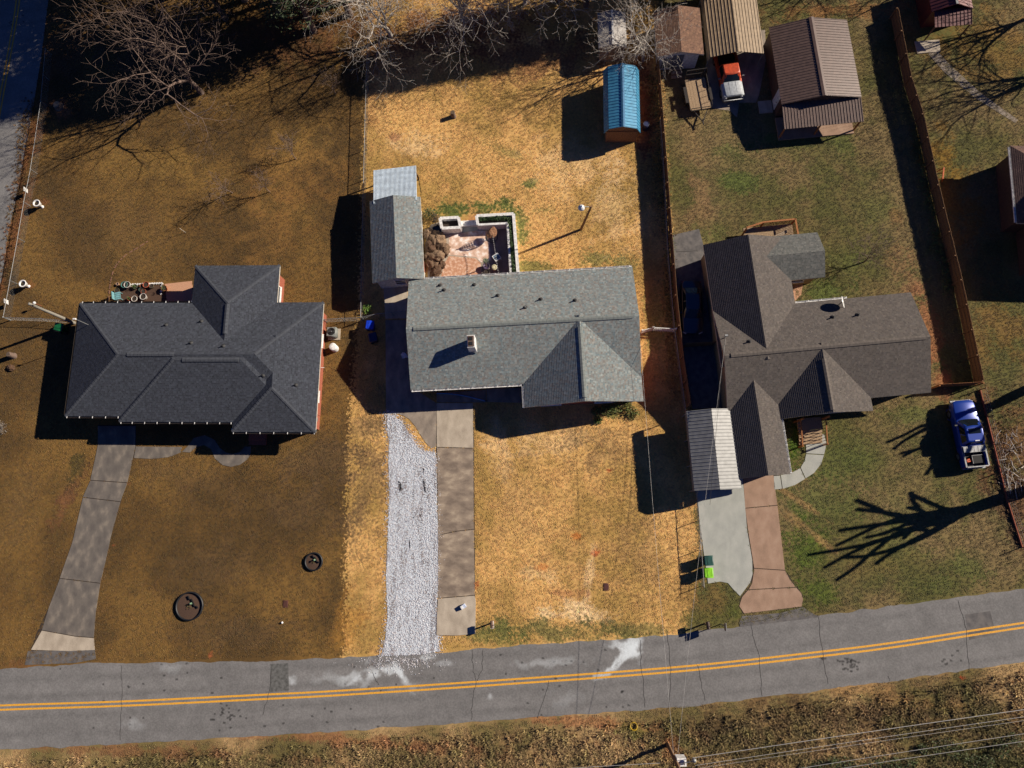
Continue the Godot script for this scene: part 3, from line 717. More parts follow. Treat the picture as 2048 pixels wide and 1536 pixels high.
func slab(parent, poly, y, material, called = "slab", apart = 0.01):
	var p = Geometry2D.offset_polygon(PackedVector2Array(poly), -apart)
	keep_off.append(poly)
	return obj(parent, called, Shape.new().plate(Array(p[0]) if p.size() > 0 else poly, -0.02, y), material)

func drives():
	var holder = structure("driveway_left", Shape.new().plate([Vector2(-38.76, -8.53), Vector2(-35.37, -8.51), Vector2(-35.17, -6.64), Vector2(-35.42, -4.84), Vector2(-35.96, -2.09), Vector2(-36.46, 0.50), Vector2(-36.75, 2.88), Vector2(-37.10, 5.10), Vector2(-37.19, 7.29), Vector2(-37.00, 9.65), Vector2(-36.78, 10.11), Vector2(-42.34, 10.15), Vector2(-41.92, 8.58), Vector2(-41.18, 6.72), Vector2(-40.48, 4.10), Vector2(-39.82, 1.45), Vector2(-39.27, -1.25), Vector2(-38.74, -4.21), Vector2(-38.53, -6.57)], -0.02, 0.012), M.soil, "long stained concrete driveway of the left house")
	slab(holder, [Vector2(-38.75, -8.44), Vector2(-35.36, -8.42), Vector2(-35.22, -6.64), Vector2(-35.42, -4.84), Vector2(-35.59, -3.56), Vector2(-38.87, -3.78), Vector2(-38.67, -5.49), Vector2(-38.55, -6.79)], 0.04, M.concrete_left)
	slab(holder, [Vector2(-38.86, -3.74), Vector2(-35.59, -3.52), Vector2(-36.03, -1.96), Vector2(-39.36, -2.34)], 0.042, M.concrete_left)
	slab(holder, [Vector2(-39.35, -2.30), Vector2(-36.03, -1.92), Vector2(-36.46, 0.50), Vector2(-36.75, 2.88), Vector2(-37.01, 4.74), Vector2(-40.54, 4.35), Vector2(-39.82, 1.45)], 0.04, M.concrete_left)
	slab(holder, [Vector2(-40.53, 4.39), Vector2(-37.01, 4.78), Vector2(-37.13, 7.09), Vector2(-37.07, 9.06), Vector2(-38.69, 8.95), Vector2(-41.54, 8.50), Vector2(-41.18, 6.72)], 0.038, M.concrete_left)
	slab(holder, [Vector2(-41.54, 8.54), Vector2(-38.68, 8.99), Vector2(-37.06, 9.10), Vector2(-36.87, 10.03), Vector2(-38.96, 10.13), Vector2(-42.27, 10.07)], 0.03, M.concrete)
	var wl = structure("walkway_left", Shape.new().plate([Vector2(-35.17, -6.64), Vector2(-31.11, -6.58), Vector2(-31.16, -6.11), Vector2(-32.09, -5.72), Vector2(-33.61, -5.56), Vector2(-35.24, -5.65)], 0.0, 0.034), M.concrete_left, "curved concrete walk beside the left driveway")
	slab(wl, [Vector2(-30.63, -6.62), Vector2(-30.13, -7.35), Vector2(-29.18, -7.60), Vector2(-28.27, -7.17), Vector2(-27.77, -6.48), Vector2(-27.22, -6.09), Vector2(-26.60, -5.96), Vector2(-26.00, -6.12), Vector2(-25.60, -6.59), Vector2(-25.08, -6.59), Vector2(-25.04, -6.08), Vector2(-25.26, -5.52), Vector2(-25.92, -5.02), Vector2(-26.69, -4.85), Vector2(-27.44, -5.02), Vector2(-28.14, -5.58), Vector2(-28.55, -6.39), Vector2(-29.20, -6.74), Vector2(-29.88, -6.53), Vector2(-30.37, -6.10), Vector2(-31.07, -6.15)], 0.036, M.concrete_left, "slab", 0.005)
	keep_off.append([Vector2(-35.17, -6.64), Vector2(-31.11, -6.58), Vector2(-31.16, -6.11), Vector2(-32.09, -5.72), Vector2(-33.61, -5.56), Vector2(-35.24, -5.65)])
	# middle: gravel drive and concrete drive
	var gv = [Vector2(-13.38, -9.32), Vector2(-12.73, -9.10), Vector2(-12.03, -8.58), Vector2(-11.62, -7.85), Vector2(-11.13, -7.16), Vector2(-10.60, -6.39), Vector2(-10.16, -6.10), Vector2(-9.23, -6.01), Vector2(-9.08, -5.16), Vector2(-8.98, -2.04), Vector2(-8.83, 0.81), Vector2(-8.74, 3.61), Vector2(-8.80, 6.75), Vector2(-8.68, 8.68), Vector2(-8.49, 9.90), Vector2(-10.10, 10.18), Vector2(-13.24, 10.32), Vector2(-12.96, 9.17), Vector2(-12.82, 7.16), Vector2(-13.06, 4.02), Vector2(-13.01, 0.41), Vector2(-12.99, -2.67), Vector2(-13.15, -4.97), Vector2(-13.18, -7.09), Vector2(-13.40, -8.37)]
	var gd = structure("gravel_drive", Shape.new().plate(gv, -0.02, 0.022), M.gravel_base, "pale blue grey gravel drive beside the concrete drive")
	keep_off.append(gv)
	gravel(gd, gv)
	for q in [[Vector2(-12.26, -3.63), Vector2(-12.04, -3.46), Vector2(-11.94, -2.88), Vector2(-12.10, -2.71), Vector2(-12.24, -3.13)], [Vector2(-10.19, -3.70), Vector2(-10.06, -3.62), Vector2(-9.91, -2.67), Vector2(-10.04, -2.79)], [Vector2(-11.23, 1.22), Vector2(-11.15, 1.26), Vector2(-11.09, 1.94), Vector2(-11.18, 1.86)], [Vector2(-10.45, -0.82), Vector2(-10.25, -0.90), Vector2(-10.33, -0.69)], [Vector2(-10.95, -0.65), Vector2(-10.83, -0.69), Vector2(-10.87, -0.53)], [Vector2(-10.22, -4.75), Vector2(-10.09, -4.62), Vector2(-10.16, -4.29)]]:
		obj(gd, "bare_fabric", Shape.new().plate(q, 0.0, 0.046), M.black)
	var mid = structure("driveway_middle", Shape.new().plate([Vector2(-9.22, -9.98), Vector2(-5.96, -9.96), Vector2(-5.65, 8.58), Vector2(-8.76, 8.68)], -0.02, 0.012), M.soil, "concrete driveway of the middle house, slabs weathered differently")
	slab(mid, [Vector2(-9.19, -10.24), Vector2(-6.05, -10.22), Vector2(-5.97, -6.37), Vector2(-9.07, -6.47)], 0.045, M.concrete)
	slab(mid, [Vector2(-9.06, -6.43), Vector2(-5.97, -6.33), Vector2(-5.86, 0.32), Vector2(-7.35, 0.49), Vector2(-8.83, 0.81)], 0.043, M.concrete_streak)
	slab(mid, [Vector2(-8.83, 0.85), Vector2(-7.34, 0.53), Vector2(-5.86, 0.36), Vector2(-5.72, 5.57), Vector2(-8.73, 5.82)], 0.046, M.concrete_streak)
	slab(mid, [Vector2(-8.73, 5.86), Vector2(-5.76, 5.61), Vector2(-5.64, 5.96), Vector2(-5.65, 8.58), Vector2(-7.22, 8.71), Vector2(-8.80, 8.68), Vector2(-8.79, 7.14)], 0.07, M.concrete)
	slab(mid, [Vector2(-13.85, -17.68), Vector2(-11.68, -17.65), Vector2(-11.25, -11.57), Vector2(-9.19, -10.24), Vector2(-9.11, -6.47), Vector2(-9.57, -6.35), Vector2(-10.10, -6.90), Vector2(-10.54, -7.58), Vector2(-10.99, -8.27), Vector2(-11.52, -8.88), Vector2(-12.31, -9.31), Vector2(-13.52, -9.50)], 0.03, M.concrete_dark, "slab", 0.01)
	slab(mid, [Vector2(-14.13, -20.67), Vector2(-11.99, -20.78), Vector2(-11.77, -17.79), Vector2(-13.85, -17.77)], 0.034, M.concrete, "slab", 0.01)
	slab(mid, [Vector2(-9.20, -11.11), Vector2(-4.95, -11.34), Vector2(-4.94, -10.26), Vector2(-9.19, -10.29)], 0.04, M.concrete_dark, "slab", 0.01)
	slab(mid, [Vector2(-4.90, -11.43), Vector2(-1.78, -11.53), Vector2(-1.78, -10.19), Vector2(-4.90, -10.30)], 0.05, M.concrete_dark, "slab", 0.01)
	# right: new grey pad, older pink drive, walk
	var rp = structure("parking_pad", Shape.new().plate([Vector2(12.33, -4.05), Vector2(16.26, -4.45), Vector2(16.37, 0.40), Vector2(16.62, 2.76), Vector2(16.58, 3.85), Vector2(16.35, 4.51), Vector2(15.49, 5.56), Vector2(14.97, 5.02), Vector2(14.60, 4.56), Vector2(13.98, 4.44), Vector2(13.02, 4.60), Vector2(12.71, 1.19)], -0.02, 0.035), M.concrete_new, "pale grey concrete parking pad by the right house")
	keep_off.append([Vector2(12.33, -4.05), Vector2(16.26, -4.45), Vector2(16.37, 0.40), Vector2(16.62, 2.76), Vector2(16.58, 3.85), Vector2(16.35, 4.51), Vector2(15.49, 5.56), Vector2(14.97, 5.02), Vector2(14.60, 4.56), Vector2(13.98, 4.44), Vector2(13.02, 4.60), Vector2(12.71, 1.19)])
	var rd = structure("driveway_right", Shape.new().plate([Vector2(16.26, -4.45), Vector2(18.78, -4.44), Vector2(19.17, 3.54), Vector2(20.44, 5.46), Vector2(20.29, 6.38), Vector2(15.60, 6.93), Vector2(15.39, 5.86), Vector2(16.33, 4.71)], -0.02, 0.012), M.soil, "reddish concrete driveway of the right house")
	slab(rd, [Vector2(16.29, -4.24), Vector2(18.77, -4.24), Vector2(18.94, -1.60), Vector2(16.32, -1.36)], 0.036, M.concrete_red)
	slab(rd, [Vector2(16.31, -1.32), Vector2(18.94, -1.56), Vector2(19.17, 3.54), Vector2(16.73, 3.39), Vector2(16.44, 0.48)], 0.038, M.concrete_red)
	slab(rd, [Vector2(16.73, 3.43), Vector2(19.17, 3.58), Vector2(19.51, 4.31), Vector2(19.94, 4.85), Vector2(16.19, 5.05), Vector2(16.50, 4.55)], 0.036, M.concrete_red)
	slab(rd, [Vector2(16.15, 5.09), Vector2(19.94, 4.89), Vector2(20.30, 5.31), Vector2(20.42, 5.77), Vector2(20.26, 6.34), Vector2(18.96, 6.50), Vector2(17.38, 6.70), Vector2(15.72, 6.89), Vector2(15.37, 6.32), Vector2(15.64, 5.63)], 0.034, M.concrete_red)
	var wr = structure("walkway_right", Shape.new().plate([Vector2(18.75, -4.03), Vector2(19.32, -4.11), Vector2(18.67, -2.89)], 0.0, 0.02), M.soil, "curved concrete walk to the right house's steps")
	slab(wr, [Vector2(18.79, -3.95), Vector2(19.32, -3.99), Vector2(19.40, -2.89), Vector2(18.75, -2.85)], 0.036, M.concrete_new)
	slab(wr, [Vector2(19.36, -4.03), Vector2(20.14, -4.15), Vector2(20.98, -4.60), Vector2(21.31, -3.70), Vector2(20.47, -3.21), Vector2(19.44, -2.89)], 0.037, M.concrete_new)
	slab(wr, [Vector2(21.02, -4.64), Vector2(21.39, -5.21), Vector2(21.55, -5.74), Vector2(23.00, -5.66), Vector2(22.70, -4.92), Vector2(22.07, -4.18), Vector2(21.35, -3.74)], 0.038, M.concrete_new)
	slab(wr, [Vector2(21.56, -5.79), Vector2(21.63, -7.24), Vector2(23.15, -7.39), Vector2(23.28, -6.56), Vector2(23.01, -5.70)], 0.036, M.concrete_new)
	var sd = structure("side_drive", Shape.new().plate([Vector2(11.48, -25.13), Vector2(13.82, -25.65), Vector2(14.17, -23.91), Vector2(14.53, -20.91), Vector2(14.85, -17.30), Vector2(15.25, -14.64), Vector2(15.59, -9.67), Vector2(12.47, -9.57), Vector2(11.89, -15.12), Vector2(11.60, -20.96)], -0.02, 0.02), M.asphalt_old, "old asphalt drive between the wooden fence and the right house")
	crack(sd, [Vector2(11.67, -23.54), Vector2(13.63, -23.60)], 0.05, 0.026)
	keep_off.append([Vector2(11.48, -25.13), Vector2(13.82, -25.65), Vector2(14.17, -23.91), Vector2(14.53, -20.91), Vector2(14.85, -17.30), Vector2(15.25, -14.64), Vector2(15.59, -9.67), Vector2(12.47, -9.57), Vector2(11.89, -15.12), Vector2(11.60, -20.96)])
	var tp = structure("carport_pad", Shape.new().plate([Vector2(15.27, -45.46), Vector2(20.89, -45.26), Vector2(20.77, -42.24), Vector2(19.89, -38.58), Vector2(19.58, -37.83), Vector2(18.04, -37.83), Vector2(17.77, -36.33), Vector2(17.19, -37.04), Vector2(15.49, -37.40), Vector2(15.35, -40.76)], -0.02, 0.03), M.concrete_dark, "worn concrete pad under the tan carport")
	keep_off.append([Vector2(15.27, -45.46), Vector2(20.89, -45.26), Vector2(20.77, -42.24), Vector2(19.89, -38.58), Vector2(19.58, -37.83), Vector2(18.04, -37.83), Vector2(17.77, -36.33), Vector2(17.19, -37.04), Vector2(15.49, -37.40), Vector2(15.35, -40.76)])
	structure("stone_path", Shape.new().plate([Vector2(35.38, -42.28), Vector2(36.29, -42.45), Vector2(37.21, -41.09), Vector2(39.51, -38.25), Vector2(42.47, -35.44), Vector2(42.17, -35.16), Vector2(39.01, -37.72), Vector2(36.67, -40.30)], -0.02, 0.02), M.concrete_dark, "narrow pale path from the red shed")
	structure("shed_pad", Shape.new().plate([Vector2(34.27, -43.55), Vector2(36.52, -43.68), Vector2(36.47, -42.45), Vector2(34.40, -42.31)], -0.02, 0.08), M.concrete, "concrete pad in front of the red shed")
	var pg = structure("pea_gravel_bed", Shape.new().plate([Vector2(-34.02, -21.31), Vector2(-31.56, -21.55), Vector2(-31.20, -19.58), Vector2(-34.31, -19.53)], -0.02, 0.03), M.pea_gravel, "pinkish pea gravel bed behind the left house")
	keep_off.append([Vector2(-38.78, -21.67), Vector2(-31.57, -21.65), Vector2(-31.20, -19.58), Vector2(-38.83, -19.59)])
	structure("gravel_corner", Shape.new().plate([Vector2(21.54, -20.26), Vector2(22.45, -20.51), Vector2(22.20, -19.43), Vector2(21.65, -18.90), Vector2(21.44, -18.91)], -0.02, 0.025), M.pea_gravel, "patch of orange gravel in the corner behind the right house")

func gravel(parent, outline):      # loose stones on the gravel drive
	var s = Shape.new()
	s.lathe([Vector2(0.0, 0.03), Vector2(0.03, 0.02), Vector2(0.036, 0.0)], 5)
	var pts = []
	var poly = PackedVector2Array(outline)
	var box = Rect2(outline[0], Vector2.ZERO)
	for p in outline: box = box.expand(p)
	var r = RandomNumberGenerator.new()
	r.seed = 81
	while pts.size() < 16000:
		var p = box.position + Vector2(r.randf(), r.randf()) * box.size
		if Geometry2D.is_point_in_polygon(p, poly): pts.append(p)
	for k in 2600:      # strays on the edges
		var i = r.randi() % outline.size()
		pts.append(outline[i].lerp(outline[(i + 1) % outline.size()], r.randf()) + Vector2(r.randfn(), r.randfn()) * 0.2)
	for k in 500:
		pts.append(Vector2(-11.70, 10.46) + Vector2(r.randfn() * 1.6, absf(r.randfn()) * 0.5))
	var n = FastNoiseLite.new()
	n.seed = 82
	n.frequency = 0.5
	var mm = MultiMesh.new()
	mm.transform_format = MultiMesh.TRANSFORM_3D
	mm.use_colors = true
	mm.mesh = s.done()
	mm.instance_count = pts.size()
	for i in pts.size():
		var sc = r.randf_range(0.6, 1.5)
		mm.set_instance_transform(i, Transform3D(Basis(Vector3.UP, r.randf() * TAU).scaled(Vector3(sc, sc, sc * r.randf_range(0.6, 1.0))), on(pts[i], 0.018)))
		var soiled = clampf(n.get_noise_2d(pts[i].x * 2.6, pts[i].y * 0.45) * 1.3, 0.0, 0.45)      # dirtier where wheels press the stones in
		var v = clampf(r.randfn(0.50, 0.13) * (1.0 - soiled), 0.1, 0.8)
		var warm = r.randf_range(-0.03, 0.03) + soiled * 0.05
		mm.set_instance_color(i, Color(v + warm, v, v + 0.03 - warm))
	var o = MultiMeshInstance3D.new()
	o.multimesh = mm
	o.material_override = M.blade
	o.name = "loose_stone"
	o.set_meta("kind", "stuff")
	parent.add_child(o, true)

# ---------------------------------------------------------------- buildings
# A roof over the rectangle u0..u1, v0..v1 with its eaves at height e. The ridge runs along "x" or "z"; hip0 and hip1 say
# whether the ends are hipped. The slopes carry uv in metres: along the eave, up the slope.
func roof(parent, u0, u1, v0, v1, e, pitch, axis, hip0, hip1, material, called = "roof", thick = 0.16):
	var s = Shape.new()
	var swap = axis == "z"
	var a0 = v0 if swap else u0
	var a1 = v1 if swap else u1
	var b0 = u0 if swap else v0
	var b1 = u1 if swap else v1
	var half = (b1 - b0) * 0.5
	var rise = half * pitch
	var r0 = a0 + (half if hip0 else 0.0)
	var r1 = a1 - (half if hip1 else 0.0)
	var P = func(a, b, y): return Vector3(b, y, a) if swap else Vector3(a, y, b)
	var mid = (b0 + b1) * 0.5
	var slope = Vector2(half, rise).length()
	var top = e + rise
	s.quad(P.call(a0, b0, e), P.call(a1, b0, e), P.call(r1, mid, top), P.call(r0, mid, top), Vector2(a0, 0), Vector2(a1, 0), Vector2(r1, -slope), Vector2(r0, -slope))
	s.quad(P.call(a0, b1, e), P.call(a1, b1, e), P.call(r1, mid, top), P.call(r0, mid, top), Vector2(a0 + 1.3, 0), Vector2(a1 + 1.3, 0), Vector2(r1 + 1.3, -slope), Vector2(r0 + 1.3, -slope))
	if hip0: s.tri(P.call(a0, b0, e), P.call(a0, b1, e), P.call(r0, mid, top), Vector2(b0, 0), Vector2(b1, 0), Vector2(mid, -slope))
	if hip1: s.tri(P.call(a1, b0, e), P.call(a1, b1, e), P.call(r1, mid, top), Vector2(b0, 0), Vector2(b1, 0), Vector2(mid, -slope))
	var o = obj(parent, called, s, material)
	# underside and boards along the edges
	var t = Shape.new()
	var d = thick
	var lo = e - d
	t.quad(P.call(a0, b0, e), P.call(a1, b0, e), P.call(a1, b0, lo), P.call(a0, b0, lo))
	t.quad(P.call(a0, b1, e), P.call(a1, b1, e), P.call(a1, b1, lo), P.call(a0, b1, lo))
	for k in 2:
		var a = a0 if k == 0 else a1
		if hip0 if k == 0 else hip1:
			t.quad(P.call(a, b0, e), P.call(a, b1, e), P.call(a, b1, lo), P.call(a, b0, lo))
		else:
			t.quad(P.call(a, b0, e), P.call(a, mid, top), P.call(a, mid, top - d), P.call(a, b0, lo))
			t.quad(P.call(a, b1, e), P.call(a, mid, top), P.call(a, mid, top - d), P.call(a, b1, lo))
	t.quad(P.call(a0, b0, lo), P.call(a1, b0, lo), P.call(a1, mid, lo if (hip0 or hip1) else top - d), P.call(a0, mid, lo if (hip0 or hip1) else top - d))
	t.quad(P.call(a0, b1, lo), P.call(a1, b1, lo), P.call(a1, mid, lo if (hip0 or hip1) else top - d), P.call(a0, mid, lo if (hip0 or hip1) else top - d))
	obj(parent, "fascia", t, M.offwhite)
	return o

func ridge_vent(parent, a, b, y, pitch, material):     # a raised strip along a level ridge from a to b (u, v)
	var s = Shape.new()
	var d = (b - a).normalized()
	var n = Vector2(-d.y, d.x) * 0.17
	var dy = 0.17 * pitch
	var k = 0.055
	for q in [n, -n]:
		s.quad(on(a, y + k), on(b, y + k), on(b + q, y - dy + k), on(a + q, y - dy + k))
		s.quad(on(a + q, y - dy + k), on(b + q, y - dy + k), on(b + q, y - dy - 0.02), on(a + q, y - dy - 0.02))
	for e in [a, b]:
		s.quad(on(e + n, y - dy + k), on(e, y + k), on(e, y - 0.02), on(e + n, y - dy - 0.02))
		s.quad(on(e - n, y - dy + k), on(e, y + k), on(e, y - 0.02), on(e - n, y - dy - 0.02))
	obj(parent, "ridge_vent", s, material)
	# separate cap shingles lying on it
	var len = (b - a).length()
	var cnt = int(len / 0.3)
	var c = Shape.new()
	for i in cnt:
		var p = a + d * (len * i / cnt)
		var q2 = a + d * (len * (i + 1) / cnt - 0.012)
		for q in [n * 1.02, -n * 1.02]:
			c.quad(on(p, y + k + 0.012), on(q2, y + k + 0.02), on(q2 + q, y - dy + k + 0.02), on(p + q, y - dy + k + 0.012))
	obj(parent, "cap_shingles", c, material)

func hip_cap(parent, a, b, material):     # cap shingles along a hip from the eave a to the apex b
	var s = Shape.new()
	var d = (b - a)
	var flat_n = Vector3(-d.z, 0, d.x).normalized() * 0.14
	var cnt = int(d.length() / 0.3)
	for i in cnt:
		var p = a + d * (float(i) / cnt)
		var q = a + d * (float(i + 1) / cnt)
		for n in [flat_n, -flat_n]:
			s.quad(p + Vector3(0, 0.035, 0), q + Vector3(0, 0.022, 0), q + n + Vector3(0, -0.008, 0), p + n + Vector3(0, 0.006, 0))
	obj(parent, "hip_cap", s, material)

func walls(parent, u0, u1, v0, v1, h, material, thick = 0.2):
	obj(parent, "wall", Shape.new().box(Vector3((u0 + u1) / 2, h / 2, v0 + thick / 2), Vector3(u1 - u0, h, thick)), material)
	obj(parent, "wall", Shape.new().box(Vector3((u0 + u1) / 2, h / 2, v1 - thick / 2), Vector3(u1 - u0, h, thick)), material)
	obj(parent, "wall", Shape.new().box(Vector3(u0 + thick / 2, h / 2, (v0 + v1) / 2), Vector3(thick, h, v1 - v0 - 2 * thick)), material)
	obj(parent, "wall", Shape.new().box(Vector3(u1 - thick / 2, h / 2, (v0 + v1) / 2), Vector3(thick, h, v1 - v0 - 2 * thick)), material)

func gable(parent, a, b, y, rise, thick, material):     # the triangle of wall under a gable, between a and b (u, v)
	var s = Shape.new()
	var n = (b - a).normalized().orthogonal() * thick
	var m = (a + b) / 2
	for q in [Vector2.ZERO, n]:
		s.tri(on(a + q, y), on(b + q, y), on(m + q, y + rise))
	obj(parent, "gable_wall", s, material)

func window(parent, c, w, h, along_x, out_sign):   # a window on a wall: frame, pane, sill
	var f = Shape.new()
	var t = 0.05
	var X = Vector3(1, 0, 0) if along_x else Vector3(0, 0, 1)
	var N = (Vector3(0, 0, 1) if along_x else Vector3(1, 0, 0)) * out_sign
	var sz = func(a, b): return X * a + Vector3(0, b, 0) + N.abs() * 0.06
	f.box(c + Vector3(0, h / 2, 0) + N * 0.02, sz.call(w + 0.1, 0.08)); f.box(c - Vector3(0, h / 2, 0) + N * 0.02, sz.call(w + 0.1, 0.08))
	f.box(c + X * w / 2 + N * 0.02, sz.call(0.08, h - 0.08)); f.box(c - X * w / 2 + N * 0.02, sz.call(0.08, h - 0.08)); f.box(c + N * 0.02, sz.call(w - 0.08, t))
	var o = obj(parent, "window", f, M.white)
	obj(o, "pane", Shape.new().box(c + N * 0.006, X * w + Vector3(0, h, 0) + N.abs() * 0.012), M.window)
	obj(o, "sill", Shape.new().box(c - Vector3(0, h / 2 + 0.07, 0) + N * 0.05, X * (w + 0.16) + Vector3(0, 0.05, 0) + N.abs() * 0.14), M.white)
	return o

func gutter(parent, a, b, y, material, hang = true, n_out = Vector2.ZERO):     # an open gutter with hangers from a to b (u, v) along the eave
	var d = (b - a).normalized()
	var n = n_out if n_out != Vector2.ZERO else d.orthogonal()
	var s = Shape.new()
	var w = 0.13
	var bs = Basis(on(d), Vector3.UP, on(d).cross(Vector3.UP))
	var m = (a + b) / 2
	var l = (b - a).length()
	s.box(on(m + n * (w / 2 + 0.004), y - 0.13), Vector3(l, 0.01, w), bs)
	s.box(on(m + n * (w + 0.008), y - 0.075), Vector3(l, 0.12, 0.012), bs)
	s.box(on(m + n * 0.012, y - 0.08), Vector3(l, 0.09, 0.012), bs)
	var o = obj(parent, "gutter", s, material)
	if hang:
		var k = max(2, int(l / 1.0))
		for i in k + 1:
			obj(o, "hanger", Shape.new().box(on(a.lerp(b, clampf(float(i) / k, 0.01, 0.99)) + n * (w / 2 + 0.01), y - 0.006), Vector3(0.05, 0.02, w + 0.04), bs), M.white)
	return o

func vent_pipe(parent, u, v, y, h = 0.42, r = 0.055, material = null):
	var o = obj(parent, "vent_pipe", Shape.new().tube(Vector3(u, y - 0.1, v), Vector3(u, y + h, v), r, r, 10), material if material else M.pipe)
	obj(o, "flashing", Shape.new().lathe([Vector2(0.2, -0.03), Vector2(0.13, 0.035), Vector2(r + 0.01, 0.11)], 10, Vector3(u, y, v)), M.pipe)
	return o

func footprint(node, u0, u1, v0, v1):
	var p = []
	for q in [Vector2(u0, v0), Vector2(u1, v0), Vector2(u1, v1), Vector2(u0, v1)]:
		var w = node.transform * Vector3(q.x, 0, q.y)
		p.append(Vector2(w.x, w.z))
	keep_off.append(p)

func left_house():
	var h = thing("brick_house", "red brick house under a dark charcoal hipped shingle roof", "house", Vector3(-39.95, 0, -18.8), -0.0103)
	var p = 0.33
	walls(h, 0.45, 20.85, 0.45, 9.4, 2.36, M.brick)
	walls(h, 10.3, 16.85, -2.9, 0.43, 2.35, M.brick)
	walls(h, 14.8, 20.83, 9.42, 10.6, 2.34, M.brick)
	roof(h, 0, 21.33, 0, 9.86, 2.5, p, "x", true, true, M.roof_left)
	roof(h, 9.85, 17.3, -3.35, 5.6, 2.497, p, "z", true, false, M.roof_left)
	roof(h, 4.7, 20.2, 0.45, 10.32, 2.494, p, "x", true, true, M.roof_left)
	roof(h, 14.35, 21.34, 3.2, 11.12, 2.503, p, "z", false, true, M.roof_left)
	ridge_vent(h, Vector2(5.7, 4.93), Vector2(9.6, 4.93), 4.13, p, M.vent_left)
	ridge_vent(h, Vector2(10.4, 5.385), Vector2(15.1, 5.385), 4.125, p, M.vent_left)
	ridge_vent(h, Vector2(13.575, 0.5), Vector2(13.575, 3.1), 3.73, p, M.vent_left)
	hip_cap(h, Vector3(0, 2.5, 0), Vector3(4.93, 4.127, 4.93), M.vent_left)
	hip_cap(h, Vector3(0, 2.5, 9.86), Vector3(4.93, 4.127, 4.93), M.vent_left)
	hip_cap(h, Vector3(4.7, 2.494, 10.32), Vector3(9.63, 4.123, 5.385), M.vent_left)
	hip_cap(h, Vector3(21.33, 2.5, 0), Vector3(16.4, 4.127, 4.93), M.vent_left)
	hip_cap(h, Vector3(21.34, 2.503, 11.12), Vector3(17.85, 3.656, 7.63), M.vent_left)
	hip_cap(h, Vector3(14.35, 2.503, 11.12), Vector3(17.85, 3.656, 7.63), M.vent_left)
	hip_cap(h, Vector3(9.85, 2.497, -3.35), Vector3(13.575, 3.726, 0.375), M.vent_left)
	hip_cap(h, Vector3(17.3, 2.497, -3.35), Vector3(13.575, 3.726, 0.375), M.vent_left)
	for g in [[Vector2(0.1, 0), Vector2(9.7, 0), Vector2(0, -1)], [Vector2(0.1, 9.86), Vector2(4.6, 9.86), Vector2(0, 1)], [Vector2(4.75, 10.32), Vector2(14.3, 10.32), Vector2(0, 1)], [Vector2(14.4, 11.12), Vector2(21.3, 11.12), Vector2(0, 1)], [Vector2(0, 0.1), Vector2(0, 9.8), Vector2(-1, 0)]]:
		gutter(h, g[0], g[1], 2.49, M.bronze, g[2].y != 0, g[2])
	for q in [[Vector2(4.68, 10.1), 2.45], [Vector2(14.3, 10.9), 2.45], [Vector2(9.8, -0.15), 2.45]]:
		obj(h, "downspout", Shape.new().box(on(q[0], 1.25), Vector3(0.08, 2.4, 0.1)), M.white)
	for v in [[11.15, 1.85], [13.6, 4.2], [8.2, 2.2], [14.8, 0.6], [17.0, 6.6], [19.6, 7.3], [10.8, 3.9]]:
		vent_pipe(h, v[0], v[1], 2.5 + p * min(v[1], 9.86 - v[1], 21.3 - v[0]) + 0.02, 0.25, 0.05)
	# service mast through the roof
	var mast = obj(h, "service_mast", Shape.new().tube(Vector3(1.25, 2.6, 2.05), Vector3(1.25, 4.6, 2.05), 0.035, 0.035, 8), M.galv)
	obj(mast, "weather_head", Shape.new().box(Vector3(1.2, 4.65, 2.05), Vector3(0.22, 0.16, 0.12)), M.white)
	window(h, Vector3(20.86, 1.45, 7.9), 0.9, 0.9, false, 1)
	window(h, Vector3(16.87, 1.5, -1.1), 1.5, 1.1, false, 1)
	window(h, Vector3(20.86, 1.5, 3.0), 1.1, 1.1, false, 1)
	for u in [2.4, 7.5, 11.5, 18.0]:
		window(h, Vector3(u, 1.45, 9.42 if u < 14 else 10.62), 1.5, 1.2, true, 1)
	var door = obj(h, "front_door", Shape.new().box(Vector3(15.6, 1.05, 10.63), Vector3(0.95, 2.05, 0.06)), M.white)
	obj(door, "handle", Shape.new().tube(Vector3(15.95, 1.05, 10.66), Vector3(15.95, 1.05, 10.74), 0.03, 0.03, 8), M.steel)
	obj(h, "entrance_step", Shape.new().box(Vector3(15.6, 0.15, 11.1), Vector3(1.5, 0.3, 0.95)), M.brick)
	obj(h, "entrance_step", Shape.new().box(Vector3(15.6, 0.075, 11.75), Vector3(1.5, 0.15, 0.35)), M.brick)
	obj(h, "meter_box", Shape.new().box(Vector3(20.95, 1.4, 9.9), Vector3(0.16, 0.4, 0.3)), M.galv)
	obj(h, "wall_spigot", Shape.new().tube(Vector3(20.85, 0.7, 5.3), Vector3(21.15, 0.7, 5.3), 0.03, 0.03, 6), M.white)
	footprint(h, 0.4, 20.9, 0.4, 10.6)
	footprint(h, 10.3, 16.9, -2.9, 0.5)

